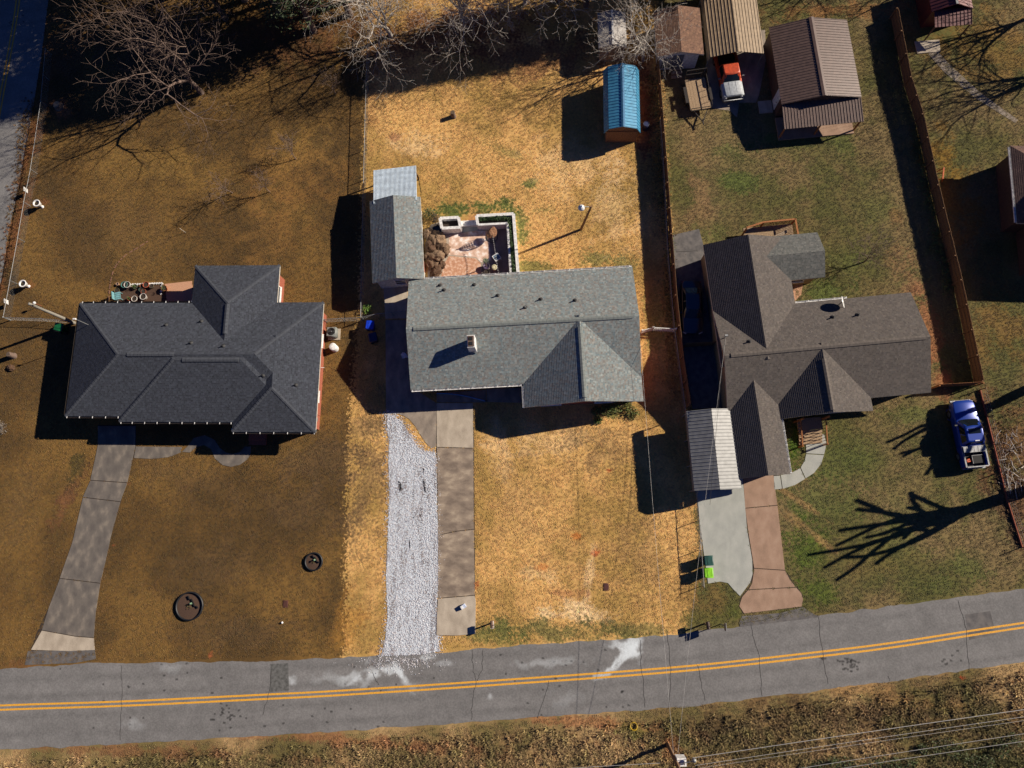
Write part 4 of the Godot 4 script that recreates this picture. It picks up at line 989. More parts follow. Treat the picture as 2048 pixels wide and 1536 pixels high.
func middle_house():
	var h = thing("ranch_house", "house with a speckled grey green shingle roof and white chimney", "house", Vector3(-11.4, 0, -20.45), 0.0455)
	var p = 0.335
	walls(h, 0.35, 18.6, 0.45, 9.1, 2.36, M.brick)
	walls(h, 9.75, 18.55, 9.12, 11.05, 2.35, M.brick)
	roof(h, 0, 18.95, 0, 9.55, 2.5, p, "x", false, false, M.roof_mid)
	roof(h, 9.3, 18.96, 4.4, 11.5, 2.505, p, "z", false, false, M.roof_mid)
	gable(h, Vector2(0.36, 0.45), Vector2(0.36, 9.1), 2.36, 1.42, -0.1, M.offwhite)
	gable(h, Vector2(18.58, 0.45), Vector2(18.58, 9.1), 2.36, 1.42, 0.1, M.offwhite)
	gable(h, Vector2(9.7, 11.04), Vector2(18.55, 11.04), 2.35, 1.42, 0.1, M.offwhite)
	ridge_vent(h, Vector2(0.6, 4.775), Vector2(18.4, 4.775), 4.1, p, M.vent_mid)
	ridge_vent(h, Vector2(14.13, 5.4), Vector2(14.13, 11.2), 4.125, p, M.vent_mid)
	gutter(h, Vector2(0.05, 0), Vector2(18.9, 0), 2.49, M.white, true, Vector2(0, -1))
	gutter(h, Vector2(0.05, 9.55), Vector2(9.2, 9.55), 2.49, M.white, true, Vector2(0, 1))
	gutter(h, Vector2(9.3, 9.7), Vector2(9.3, 11.5), 2.49, M.white, false, Vector2(-1, 0))
	for v in [[3.05, 1.25, 0.35], [2.7, 0.75, 0.2], [5.6, 0.9, 0.2], [7.55, 2.1, 0.35], [11.1, 2.7, 0.3], [9.8, 3.4, 0.3], [13.9, 3.0, 0.3]]:
		vent_pipe(h, v[0], v[1], 2.5 + p * v[1] + 0.01, v[2], 0.06, M.galv if v[0] == 9.8 else M.pipe)
	var ch = obj(h, "chimney", Shape.new().box(Vector3(5.35, 4.1, 6.35), Vector3(0.62, 1.9, 1.0)), M.white)
	obj(ch, "chimney_crown", Shape.new().box(Vector3(5.35, 5.08, 6.35), Vector3(0.5, 0.06, 0.88)), M.flue_cap)
	for v in [6.15, 6.55]:
		obj(ch, "flue", Shape.new().box(Vector3(5.35, 5.13, v), Vector3(0.26, 0.05, 0.26)), M.black)
	obj(ch, "flashing", Shape.new().box(Vector3(5.35, 3.55, 6.35), Vector3(0.8, 0.08, 1.16)), M.galv)
	for u in [2.0, 6.4]:
		window(h, Vector3(u, 1.45, 9.12), 1.5, 1.2, true, 1)
	for u in [11.5, 16.0]:
		window(h, Vector3(u, 1.4, 11.07), 1.6, 1.3, true, 1)
	var door = obj(h, "front_door", Shape.new().box(Vector3(8.5, 1.05, 9.13), Vector3(0.95, 2.05, 0.06)), M.bronze)
	obj(door, "handle", Shape.new().tube(Vector3(8.15, 1.05, 9.15), Vector3(8.15, 1.05, 9.24), 0.03, 0.03, 8), M.steel)
	obj(h, "porch_post", Shape.new().box(Vector3(9.35, 1.2, 9.35), Vector3(0.12, 2.3, 0.12)), M.white)
	footprint(h, 0.3, 18.7, 0.4, 9.2)
	footprint(h, 9.6, 18.7, 9.0, 11.2)

func right_house():
	var h = thing("gabled_house", "brown shingled house with several gables, dish and wooden deck", "house", Vector3(13.5, 0, -23.06), 0.0846)
	walls(h, 0.3, 15.8, 6.15, 13.65, 2.42, M.siding_tan)
	walls(h, 0.3, 6.4, 0.3, 6.13, 2.41, M.siding_tan)
	walls(h, 6.42, 9.2, 0.2, 3.4, 2.4, M.siding_tan)
	walls(h, 4.3, 10.2, 13.67, 14.8, 2.4, M.siding_blue)
	walls(h, 0.55, 3.85, 13.68, 19.2, 2.38, M.siding_tan)
	roof(h, 0, 16.15, 5.75, 14.12, 2.6, 0.36, "x", false, false, M.roof_right)
	roof(h, 0.003, 6.75, -0.05, 10.5, 2.597, 0.42, "z", false, false, M.roof_right)
	roof(h, 3.2, 9.55, -0.2, 3.75, 2.594, 0.42, "x", false, false, M.roof_add)
	roof(h, 3.95, 11.4, 9.6, 15.17, 2.606, 0.395, "z", false, false, M.roof_right)
	roof(h, 0.25, 4.15, 10.5, 19.55, 2.603, 0.40, "z", false, false, M.roof_right)
	gable(h, Vector2(0.32, 6.15), Vector2(0.32, 13.65), 2.42, 1.35, -0.1, M.siding_tan)
	gable(h, Vector2(15.78, 6.15), Vector2(15.78, 13.65), 2.42, 1.35, 0.1, M.siding_tan)
	gable(h, Vector2(0.3, 0.32), Vector2(6.4, 0.32), 2.41, 1.25, -0.1, M.siding_tan)
	gable(h, Vector2(9.18, 0.2), Vector2(9.18, 3.4), 2.4, 0.66, 0.1, M.siding_tan)
	gable(h, Vector2(4.3, 14.8), Vector2(11.0, 14.8), 2.4, 1.3, 0.1, M.siding_blue)
	gable(h, Vector2(0.55, 19.18), Vector2(3.85, 19.18), 2.38, 0.66, 0.1, M.siding_white)
	ridge_vent(h, Vector2(0.5, 9.935), Vector2(15.8, 9.935), 4.107, 0.36, M.vent_right)
	ridge_vent(h, Vector2(7.675, 10.9), Vector2(7.675, 15.0), 4.077, 0.395, M.vent_right)
	gutter(h, Vector2(6.8, 5.75), Vector2(11.0, 5.75), 2.59, M.white, true, Vector2(0, -1))
	gutter(h, Vector2(4.15, 13.9), Vector2(4.15, 19.5), 2.59, M.white, true, Vector2(1, 0))
	gutter(h, Vector2(0.0, 14.2), Vector2(0.0, 19.5), 2.59, M.white, false, Vector2(-1, 0))
	for v in [[9.3, 7.4], [11.3, 7.4], [2.2, 8.9]]:
		vent_pipe(h, v[0], v[1], 2.6 + 0.36 * (v[1] - 5.75) + 0.02, 0.32, 0.055)
	# satellite dish on its arm
	var dish = obj(h, "satellite_dish", dish_shape(Vector3(10.2, 3.35, 6.25)), M.white_gloss)
	obj(dish, "mount", Shape.new().tube(Vector3(10.1, 2.7, 6.3), Vector3(10.15, 3.3, 6.25), 0.03, 0.03, 8).tube(Vector3(10.2, 3.2, 6.2), Vector3(10.85, 3.15, 6.5), 0.018, 0.018, 6), M.bronze)
	# service mast
	var mast = obj(h, "service_mast", Shape.new().tube(Vector3(0.35, 2.6, 8.35), Vector3(0.35, 4.3, 8.35), 0.04, 0.04, 8), M.galv)
	obj(mast, "weather_head", Shape.new().box(Vector3(0.3, 4.35, 8.35), Vector3(0.24, 0.16, 0.14)), M.galv)
	window(h, Vector3(13.0, 1.5, 13.67), 1.5, 1.2, true, 1)
	window(h, Vector3(7.7, 1.5, 3.42), 1.2, 1.0, true, 1)
	# porch front, its posts and beam
	obj(h, "porch_beam", Shape.new().box(Vector3(7.6, 2.3, 14.95), Vector3(6.6, 0.22, 0.14)), M.siding_white)
	for u in [6.0, 8.1]:
		obj(h, "porch_post", Shape.new().box(Vector3(u, 1.2, 15.25), Vector3(0.12, 2.3, 0.12)), M.cedar)
	var steps = obj(h, "entrance_steps", Shape.new().box(Vector3(7.05, 0.55, 15.55), Vector3(2.0, 0.1, 1.0)), M.deck_wood)
	for k in 4:
		obj(steps, "tread", Shape.new().box(Vector3(7.05, 0.44 - 0.11 * k, 16.2 + 0.27 * k), Vector3(1.9, 0.05, 0.27)), M.deck_wood)
	for u in [6.05, 8.05]:
		var rl = obj(h, "stair_railing", Shape.new().bar(Vector3(u, 1.5, 15.3), Vector3(u, 1.0, 17.3), 0.09, 0.06), M.cedar)
		for k in 9:
			var t = k / 8.0
			obj(rl, "baluster", Shape.new().box(Vector3(u, lerpf(1.05, 0.52, t), 15.35 + 1.9 * t), Vector3(0.035, 0.95, 0.035)), M.cedar)
		obj(rl, "newel_post", Shape.new().box(Vector3(u, 0.55, 17.35), Vector3(0.1, 1.1, 0.1)), M.cedar)
	# deck behind
	var deck = obj(h, "deck", Shape.new().box(Vector3(6.2, 0.75, -0.95), Vector3(4.2, 0.1, 1.9)), M.deck_wood)
	for k in 14:
		obj(deck, "deck_board", Shape.new().box(Vector3(6.2, 0.815, -1.83 + 0.135 * k), Vector3(4.2, 0.028, 0.12)), M.deck_wood)
	var rail = obj(h, "deck_railing", Shape.new().bar(Vector3(4.1, 1.75, -1.55), Vector3(5.6, 1.75, -1.9), 0.14, 0.04).bar(Vector3(5.6, 1.75, -1.9), Vector3(8.3, 1.75, -1.9), 0.14, 0.04).bar(Vector3(8.3, 1.75, -1.95), Vector3(8.3, 1.75, -0.1), 0.14, 0.04), M.cedar)
	for k in 26:
		obj(rail, "baluster", Shape.new().box(Vector3(5.0 + 0.13 * k, 1.3, -1.88), Vector3(0.035, 0.9, 0.035)), M.cedar)
	for k in 13:
		obj(rail, "baluster", Shape.new().box(Vector3(8.28, 1.3, -1.75 + 0.13 * k), Vector3(0.035, 0.9, 0.035)), M.cedar)
	for c in [Vector2(4.1, -1.5), Vector2(5.6, -1.85), Vector2(8.25, -1.85), Vector2(8.25, -0.2)]:
		obj(deck, "deck_post", Shape.new().box(on(c, 0.85), Vector3(0.1, 1.7, 0.1)), M.cedar)
	obj(deck, "bench", Shape.new().box(Vector3(7.0, 1.25, -0.75), Vector3(1.3, 0.05, 0.12), Basis(Vector3.UP, 0.35)).box(Vector3(7.05, 1.25, -0.92), Vector3(1.3, 0.05, 0.12), Basis(Vector3.UP, 0.35)), M.plank_grey)
	footprint(h, 0.2, 15.9, 6.0, 13.7)
	footprint(h, 0.2, 9.3, 0.1, 3.5)
	footprint(h, 0.2, 6.5, 3.0, 6.5)
	footprint(h, 0.4, 11.3, 13.5, 14.9)
	footprint(h, 0.4, 4.0, 13.5, 19.4)
	footprint(h, 4.1, 8.3, -1.9, 0.1)

func dish_shape(at):
	var s = Shape.new()
	s.flat = false
	var face = Basis(Vector3.FORWARD, 1.05) * Basis(Vector3.UP, 0.25)
	var rings = []
	for k in 5:
		var r = 0.46 * k / 4.0
		var ring = []
		for i in 18:
			ring.append(at + face * Vector3(cos(TAU * i / 18) * r * 0.9, r * r * 0.35, sin(TAU * i / 18) * r * 1.05))
		rings.append(ring)
	s.loft(rings, false)
	var back = []
	for ring in rings:
		var b = []
		for q in ring: b.append(q - face * Vector3(0, 0.02, 0))
		back.append(b)
	s.loft(back, false)
	s.loft([rings[4], back[4]], false)
	return s

# One slope of ribbed sheet metal: corners a, b along the eave, c, d along the top (c above b). Ribs run up the slope, or along it.
func metal_slope(parent, a, b, c, d, spacing, material, up_slope = true, called = "roof_panel"):
	var s = Shape.new()
	var n = (b - a).cross(d - a).normalized()
	if n.y < 0: n = -n
	var t = n * 0.03
	s.quad(a + t, b + t, c + t, d + t); s.quad(a, b, c, d)
	s.quad(a, b, b + t, a + t); s.quad(b, c, c + t, b + t); s.quad(c, d, d + t, c + t); s.quad(d, a, a + t, d + t)
	var o = obj(parent, called, s, material)
	var l = (b - a).length() if up_slope else (d - a).length()
	var k = int(l / spacing)
	for i in k + 1:
		var f = clampf(float(i) / k, 0.008, 0.992)
		var p = a.lerp(b, f) if up_slope else a.lerp(d, f)
		var q = d.lerp(c, f) if up_slope else b.lerp(c, f)
		var w = (b - a).normalized() if up_slope else (d - a).normalized()
		var r = Shape.new()
		var lift = t + n * 0.035
		r.quad(p + t - w * 0.035, q + t - w * 0.035, q + lift - w * 0.014, p + lift - w * 0.014)
		r.quad(p + lift - w * 0.014, q + lift - w * 0.014, q + lift + w * 0.014, p + lift + w * 0.014)
		r.quad(p + lift + w * 0.014, q + lift + w * 0.014, q + t + w * 0.035, p + t + w * 0.035)
		obj(o, "rib", r, material)
	return o

func outbuildings():
	# garage of the middle lot
	var g = thing("garage", "long narrow outbuilding with grey green gable roof beside the patio", "garage", Vector3(-15.03, 0, -27.72), 0.07)
	walls(g, 0.25, 4.15, 0.25, 7.2, 2.36, M.siding_white)
	roof(g, 0, 4.45, 0, 7.52, 2.5, 0.35, "z", false, false, M.roof_mid)
	gable(g, Vector2(0.25, 0.28), Vector2(4.15, 0.28), 2.36, 0.66, -0.1, M.siding_white)
	gable(g, Vector2(0.25, 7.18), Vector2(4.15, 7.18), 2.36, 0.66, 0.1, M.siding_white)
	window(g, Vector3(2.2, 1.4, 7.22), 0.9, 0.9, true, 1)
	obj(g, "side_door", Shape.new().box(Vector3(4.16, 1.0, 5.6), Vector3(0.05, 2.0, 0.9)), M.brick)
	footprint(g, 0.2, 4.2, 0.2, 7.3)
	# lean-to with corrugated roof behind it
	var a = thing("lean_to", "open lean-to with pale blue corrugated metal roof behind the garage", "shelter", Vector3(-15.03, 0, -27.72), 0.07)
	metal_slope(a, Vector3(0.35, 2.15, -3.05), Vector3(4.15, 2.15, -3.15), Vector3(4.15, 2.62, 0.35), Vector3(0.35, 2.62, 0.35), 0.11, M.pale_metal)
	for q in [Vector2(0.5, -2.9), Vector2(2.2, -2.95), Vector2(4.0, -2.95)]:
		obj(a, "post", Shape.new().box(on(q, 1.05), Vector3(0.1, 2.1, 0.1)), M.pole_wood)
	obj(a, "beam", Shape.new().box(Vector3(2.25, 2.08, -2.95), Vector3(3.8, 0.12, 0.08)), M.pole_wood)
	obj(a, "brace", Shape.new().bar(Vector3(4.25, 2.0, -2.4), Vector3(4.25, 0.6, -1.3), 0.05, 0.05), M.black)
	footprint(a, 0.4, 4.1, -2.9, 0)
	# blue roofed barn shed (gambrel)
	var b = thing("barn_shed", "small wooden barn shed with bright blue metal gambrel roof", "shed", Vector3(5.62, 0, -40.2), -0.012)
	walls(b, 0.22, 2.98, 0.15, 6.0, 1.85, M.ply)
	var xs = [[0.0, 1.75], [0.36, 2.42], [1.58, 2.8], [2.8, 2.42], [3.16, 1.75]]
	for k in 4:
		var e0 = xs[k] if k < 2 else xs[k + 1]
		var e1 = xs[k + 1] if k < 2 else xs[k]
		metal_slope(b, Vector3(e0[0], e0[1], -0.05), Vector3(e0[0], e0[1], 6.12), Vector3(e1[0], e1[1], 6.12), Vector3(e1[0], e1[1], -0.05), 0.29, M.blue_metal)
	obj(b, "ridge_cap", Shape.new().quad(Vector3(1.58, 2.88, -0.06), Vector3(1.58, 2.88, 6.14), Vector3(1.42, 2.835, 6.14), Vector3(1.42, 2.835, -0.06)).quad(Vector3(1.58, 2.88, -0.06), Vector3(1.58, 2.88, 6.14), Vector3(1.74, 2.835, 6.14), Vector3(1.74, 2.835, -0.06)), M.blue_trim)
	for v in [0.16, 5.99]:
		var s = Shape.new()
		s.quad(Vector3(0.22, 1.85, v), Vector3(0.42, 2.4, v), Vector3(2.74, 2.4, v), Vector3(2.94, 1.85, v))
		s.tri(Vector3(0.42, 2.4, v), Vector3(1.58, 2.76, v), Vector3(2.74, 2.4, v))
		obj(b, "gable_wall", s, M.ply)
	obj(b, "trim", Shape.new().box(Vector3(1.58, 1.86, 6.03), Vector3(2.9, 0.06, 0.04)), M.ply)
	obj(b, "door", Shape.new().box(Vector3(1.58, 0.95, 6.02), Vector3(1.3, 1.8, 0.03)), M.ply)
	footprint(b, 0.2, 3.0, 0.1, 6.1)
	# little white shed above it
	var w = thing("small_shed", "small shed with weathered grey white roof behind the blue roofed barn", "shed", Vector3(5.2, 0, -45.9), 0.01)
	walls(w, 0.15, 2.4, 0.15, 3.4, 2.0, M.plank_grey)
	roof(w, 0, 2.54, 0, 3.55, 2.1, 0.36, "z", false, false, mat(rgb(176, 172, 168), 0.8))
	gable(w, Vector2(0.15, 3.38), Vector2(2.4, 3.38), 2.0, 0.4, 0.05, M.plank_grey)
	for k in 9:
		obj(w, "plank", Shape.new().box(Vector3(0.28 + 0.25 * k, 1.0, 3.42), Vector3(0.235, 2.0, 0.03)), M.plank_grey)
	obj(w, "ridge_cap", Shape.new().box(Vector3(1.27, 2.575, 1.76), Vector3(0.16, 0.03, 3.5)), M.white)
	footprint(w, 0.1, 2.4, 0.1, 3.5)
	# white workshop with brown roof
	var s2 = thing("white_workshop", "white workshop with brown shingle roof and a front door", "shed", Vector3(10.28, 0, -45.9), 0.03)
	walls(s2, 0.3, 3.8, 0.2, 4.5, 2.12, M.siding_white)
	roof(s2, 0, 4.15, 0, 4.72, 2.25, 0.25, "z", false, false, M.roof_brown)
	gable(s2, Vector2(0.3, 4.48), Vector2(3.8, 4.48), 2.12, 0.42, 0.06, M.siding_white)
	var dr = obj(s2, "front_door", Shape.new().box(Vector3(2.0, 1.05, 4.53), Vector3(0.95, 1.95, 0.05)), M.siding_blue)
	obj(dr, "handle", Shape.new().tube(Vector3(2.38, 1.0, 4.55), Vector3(2.38, 1.0, 4.63), 0.03, 0.03, 8), M.steel)
	var lat = obj(s2, "lattice_shadow", Shape.new().box(Vector3(1.0, 0.5, 4.56), Vector3(0.9, 0.03, 0.03)), M.black)  # black bars draw a window lattice's shadow on the front wall
	for k in 5:
		obj(lat, "lattice_shadow_bar", Shape.new().bar(Vector3(0.62 + 0.18 * k, 0.3, 4.56), Vector3(0.75 + 0.18 * k, 1.8, 4.56), 0.03, 0.03), M.black)
	for k in 5:
		obj(lat, "lattice_shadow_bar", Shape.new().bar(Vector3(0.6, 0.45 + 0.28 * k, 4.565), Vector3(1.6, 0.45 + 0.28 * k, 4.565), 0.03, 0.03), M.black)
	for k in 3:
		obj(s2, "step", Shape.new().box(Vector3(2.05, 0.42 - 0.15 * k, 4.75 + 0.32 * k), Vector3(1.0, 0.06, 0.3)), M.deck_wood)
	footprint(s2, 0.2, 3.9, 0.1, 5.5)
	# tan carport
	var t = thing("tan_carport", "tan ribbed metal carport sheltering the orange truck", "carport", Vector3(15.0, 0, -41.0), 0.05)
	var L = -9.0
	metal_slope(t, Vector3(0.15, 2.2, L), Vector3(0.15, 2.2, 0), Vector3(2.45, 2.75, 0), Vector3(2.45, 2.75, L), 0.27, M.tan_metal, false)
	metal_slope(t, Vector3(4.8, 2.2, L), Vector3(4.8, 2.2, 0), Vector3(2.45, 2.75, 0), Vector3(2.45, 2.75, L), 0.27, M.tan_metal, false)
	metal_slope(t, Vector3(0.02, 1.7, L), Vector3(0.02, 1.7, 0), Vector3(0.15, 2.2, 0), Vector3(0.15, 2.2, L), 0.3, M.tan_metal, false)
	metal_slope(t, Vector3(4.93, 1.7, L), Vector3(4.93, 1.7, 0), Vector3(4.8, 2.2, 0), Vector3(4.8, 2.2, L), 0.3, M.tan_metal, false)
	for v in [-0.15, -2.2, -4.4, -6.6, -8.8]:
		for u in [0.1, 4.85]:
			obj(t, "post", Shape.new().box(Vector3(u, 1.05, v), Vector3(0.07, 2.1, 0.07)), M.galv)
		obj(t, "rafter", Shape.new().bar(Vector3(0.15, 2.14, v), Vector3(2.45, 2.69, v), 0.06, 0.06).bar(Vector3(4.8, 2.14, v), Vector3(2.45, 2.69, v), 0.06, 0.06), M.galv)
	# brown metal barn with a porch
	var m = thing("metal_barn", "brown ribbed metal barn with an open front porch roof", "barn", Vector3(20.47, 0, -43.84), 0.075)
	walls(m, 0.15, 6.78, 0.2, 7.5, 2.12, M.brown_wall)
	metal_slope(m, Vector3(0, 2.2, 0), Vector3(0, 2.2, 7.7), Vector3(3.46, 3.02, 7.7), Vector3(3.46, 3.02, 0), 0.26, M.brown_metal)
	metal_slope(m, Vector3(6.93, 2.2, 0), Vector3(6.93, 2.2, 7.7), Vector3(3.46, 3.02, 7.7), Vector3(3.46, 3.02, 0), 0.26, M.brown_metal)
	obj(m, "ridge_cap", Shape.new().quad(Vector3(3.46, 3.12, -0.02), Vector3(3.46, 3.12, 7.72), Vector3(3.24, 3.07, 7.72), Vector3(3.24, 3.07, -0.02)).quad(Vector3(3.46, 3.12, -0.02), Vector3(3.46, 3.12, 7.72), Vector3(3.68, 3.07, 7.72), Vector3(3.68, 3.07, -0.02)), M.brown_metal)
	gable(m, Vector2(0.15, 7.48), Vector2(6.78, 7.48), 2.12, 0.8, 0.05, M.brown_wall)
	gable(m, Vector2(0.15, 0.22), Vector2(6.78, 0.22), 2.12, 0.8, 0.05, M.brown_wall)
	metal_slope(m, Vector3(0.05, 1.72, 9.8), Vector3(7.0, 1.72, 9.75), Vector3(6.95, 2.1, 7.52), Vector3(0.05, 2.1, 7.52), 0.26, M.brown_metal, true, "porch_roof")
	for q in [Vector2(0.2, 9.65), Vector2(3.3, 9.65), Vector2(6.8, 9.6)]:
		obj(m, "post", Shape.new().box(on(q, 0.84), Vector3(0.12, 1.68, 0.12)), M.cedar)
	obj(m, "porch_floor", Shape.new().box(Vector3(3.45, 0.06, 8.8), Vector3(6.7, 0.12, 2.2)), M.concrete_red)
	var bd = obj(m, "side_door", Shape.new().box(Vector3(0.13, 1.0, 6.4), Vector3(0.05, 1.9, 0.95)), M.white)
	obj(bd, "handle", Shape.new().tube(Vector3(0.1, 1.0, 6.7), Vector3(0.03, 1.0, 6.7), 0.03, 0.03, 8), M.black)
	obj(m, "door_slab", Shape.new().box(Vector3(-0.6, 0.06, 6.5), Vector3(1.2, 0.12, 1.2)), M.concrete)
	footprint(m, -1.2, 6.7, 5.7, 9.9)
	footprint(m, 0.1, 6.7, 0.1, 9.6)
	# metal carport by the right house
	var c = thing("metal_carport", "grey metal carport standing over the pale parking pad", "carport", Vector3(11.47, 0, -9.0), 0.052)
	metal_slope(c, Vector3(0, 2.45, 0), Vector3(0, 2.45, 6.4), Vector3(1.83, 3.1, 6.4), Vector3(1.83, 3.1, 0), 0.27, M.grey_metal)
	metal_slope(c, Vector3(3.66, 2.45, 0), Vector3(3.66, 2.45, 6.4), Vector3(1.83, 3.1, 6.4), Vector3(1.83, 3.1, 0), 0.27, M.grey_metal)
	obj(c, "side_panel", Shape.new().box(Vector3(0.0, 2.15, 3.2), Vector3(0.03, 0.55, 6.4)), M.grey_metal)
	obj(c, "side_panel", Shape.new().box(Vector3(3.66, 2.15, 3.2), Vector3(0.03, 0.55, 6.4)), M.grey_metal)
	for v in [0.1, 2.2, 4.3, 6.3]:
		for u in [0.08, 3.58]:
			obj(c, "post", Shape.new().box(Vector3(u, 1.2, v), Vector3(0.06, 2.4, 0.06)), M.galv)
		obj(c, "rafter", Shape.new().bar(Vector3(0.05, 2.4, v), Vector3(1.83, 3.05, v), 0.06, 0.06).bar(Vector3(3.61, 2.4, v), Vector3(1.83, 3.05, v), 0.06, 0.06), M.galv)
	# red shed beyond the fence
	var r = thing("red_shed", "dark red metal shed beyond the wooden fence", "shed", Vector3(34.56, 0, -48.90), 0.06)
	walls(r, 0.2, 3.4, 0.2, 3.9, 2.3, M.red_metal)
	metal_slope(r, Vector3(0, 2.3, 0), Vector3(0, 2.3, 4.1), Vector3(1.8, 3.1, 4.1), Vector3(1.8, 3.1, 0), 0.3, M.red_metal)
	metal_slope(r, Vector3(3.6, 2.3, 0), Vector3(3.6, 2.3, 4.1), Vector3(1.8, 3.1, 4.1), Vector3(1.8, 3.1, 0), 0.3, M.red_metal)
	obj(r, "ridge_cap", Shape.new().box(Vector3(1.8, 3.14, 2.05), Vector3(0.2, 0.03, 4.1)), M.grey_metal)
	metal_slope(r, Vector3(0.2, 1.95, 5.4), Vector3(3.5, 1.95, 5.4), Vector3(3.5, 2.35, 3.95), Vector3(0.2, 2.35, 3.95), 0.3, M.red_metal, true, "porch_roof")
	for u in [0.3, 3.4]:
		obj(r, "post", Shape.new().box(Vector3(u, 0.95, 5.3), Vector3(0.1, 1.9, 0.1)), M.pole_wood)
	footprint(r, 0.2, 3.4, 0.2, 5.3)
	# the neighbour's house at the right edge
	var f = thing("far_house", "brown shingled neighbour house cut off by the right edge", "house", Vector3(39.59, 2.7, -31.50) * Vector3(1, 0, 1), -0.05)
	walls(f, 0.4, 12.0, 0.4, 6.6, 2.55, M.dark_siding)
	walls(f, 1.6, 11.9, 6.62, 10.6, 2.54, M.dark_siding)
	roof(f, 0, 12.4, 0, 7.0, 2.7, 0.36, "x", true, true, M.roof_far)
	roof(f, 1.1, 12.41, 3.0, 11.1, 2.697, 0.36, "x", false, true, M.roof_far)
	gutter(f, Vector2(0, 0.1), Vector2(0, 6.9), 2.69, M.white, false, Vector2(-1, 0))
	gutter(f, Vector2(1.1, 7.1), Vector2(1.1, 11.0), 2.69, M.white, false, Vector2(-1, 0))
	footprint(f, 0.3, 12, 0.3, 11)

# ---------------------------------------------------------------- vehicles
func ring(z, hw, y0, y1, soft = 0.12, crown = 0.03):   # a rounded cross-section of a car body at z
	return [Vector3(-hw * 0.9, y0, z), Vector3(-hw, y0 + soft, z), Vector3(-hw, y1 - soft, z), Vector3(-hw + soft * 0.35, y1 - soft * 0.25, z), Vector3(-hw + soft, y1, z), Vector3(0, y1 + crown, z),
		Vector3(hw - soft, y1, z), Vector3(hw - soft * 0.35, y1 - soft * 0.25, z), Vector3(hw, y1 - soft, z), Vector3(hw, y0 + soft, z), Vector3(hw * 0.9, y0, z)]

func wheel(parent, at, r = 0.37, w = 0.24):
	var o = obj(parent, "wheel", turned_x([Vector2(r * 0.62, -w * 0.5), Vector2(r * 0.93, -w * 0.48), Vector2(r, -w * 0.32), Vector2(r, w * 0.32), Vector2(r * 0.93, w * 0.48), Vector2(r * 0.62, w * 0.5)], at, 20), M.rubber)
	obj(o, "rim", turned_x([Vector2(0.0, -w * 0.36), Vector2(r * 0.3, -w * 0.44), Vector2(r * 0.62, -w * 0.36), Vector2(r * 0.62, w * 0.36), Vector2(r * 0.3, w * 0.44), Vector2(0, w * 0.36)], at, 14), M.steel)
	return o

func turned_x(profile, at, n):      # a lathe about the x axis
	var s = Shape.new()
	s.flat = false
	for k in profile.size() - 1:
		var p = profile[k]
		var q = profile[k + 1]
		for i in n:
			var c0 = Vector3(0, cos(TAU * i / n), sin(TAU * i / n))
			var c1 = Vector3(0, cos(TAU * (i + 1) / n), sin(TAU * (i + 1) / n))
			s.quad(at + c0 * p.x + Vector3(p.y, 0, 0), at + c0 * q.x + Vector3(q.y, 0, 0), at + c1 * q.x + Vector3(q.y, 0, 0), at + c1 * p.x + Vector3(p.y, 0, 0))
	return s

# The cabin above the belt line: shell with glass set into it. z0, z1: base front and rear; t0, t1: roof front and rear.
func cabin(v, z0, z1, t0, t1, y0, y1, hb, ht, paint, split):
	var s = Shape.new()
	var rings = []
	for k in 5:
		var f = [0.0, 0.45, 0.8, 0.94, 1.0][k]
		var y = lerpf(y0, y1, f)
		var inset = [0, 0, 0, 0.02, 0.09][k]
		var hw = lerpf(hb, ht, f) - inset
		var a = lerpf(z0, t0, f) + inset
		var b = lerpf(z1, t1, f) - inset
		var bow = 0.12 * (1 - f) + 0.1
		rings.append([Vector3(-hw, y, b - 0.05), Vector3(-hw, y, a + bow), Vector3(-hw * 0.8, y, a + bow * 0.3), Vector3(0, y, a), Vector3(hw * 0.8, y, a + bow * 0.3), Vector3(hw, y, a + bow), Vector3(hw, y, b - 0.05), Vector3(hw * 0.85, y, b), Vector3(0, y, b + 0.02), Vector3(-hw * 0.85, y, b)])
	s.loft(rings, true)
	obj(v, "cabin", s, paint)
	var P = func(x, f, front): 
		var hw = lerpf(hb, ht, f)
		var z = (lerpf(z0, t0, f) - 0.012 + abs(x) * 0.035 + abs(x) * abs(x) * 0.05) if front else (lerpf(z1, t1, f) + 0.016)
		return Vector3(hw * x, lerpf(y0, y1, f), z)
	var ws = Shape.new()
	for i in 6:
		var x0 = -0.86 + 1.72 * i / 6.0
		var x1 = -0.86 + 1.72 * (i + 1) / 6.0
		ws.quad(P.call(x0, 0.06, true), P.call(x1, 0.06, true), P.call(x1, 0.9, true), P.call(x0, 0.9, true))
	obj(v, "windshield", ws, M.glass)
	obj(v, "rear_window", Shape.new().quad(P.call(-0.8, 0.14, false), P.call(0.8, 0.14, false), P.call(0.78, 0.86, false), P.call(-0.78, 0.86, false)), M.glass)
	for sx in [-1, 1]:
		var a0 = lerpf(z0, t0, 0.1) + 0.34
		var a1 = lerpf(z0, t0, 0.86) + 0.24
		var b0 = lerpf(z1, t1, 0.1) - 0.16
		var b1 = lerpf(z1, t1, 0.86) - 0.14
		for q in ([[0.0, split - 0.025], [split + 0.025, 1.0]] if split > 0 else [[0.0, 1.0]]):
			var x0 = sx * (lerpf(hb, ht, 0.1) + 0.012)
			var x1 = sx * (lerpf(hb, ht, 0.86) + 0.012)
			obj(v, "side_window", Shape.new().quad(Vector3(x0, lerpf(y0, y1, 0.1), lerpf(a0, b0, q[0])), Vector3(x0, lerpf(y0, y1, 0.1), lerpf(a0, b0, q[1])), Vector3(x1, lerpf(y0, y1, 0.86), lerpf(a1, b1, q[1])), Vector3(x1, lerpf(y0, y1, 0.86), lerpf(a1, b1, q[0]))), M.glass)

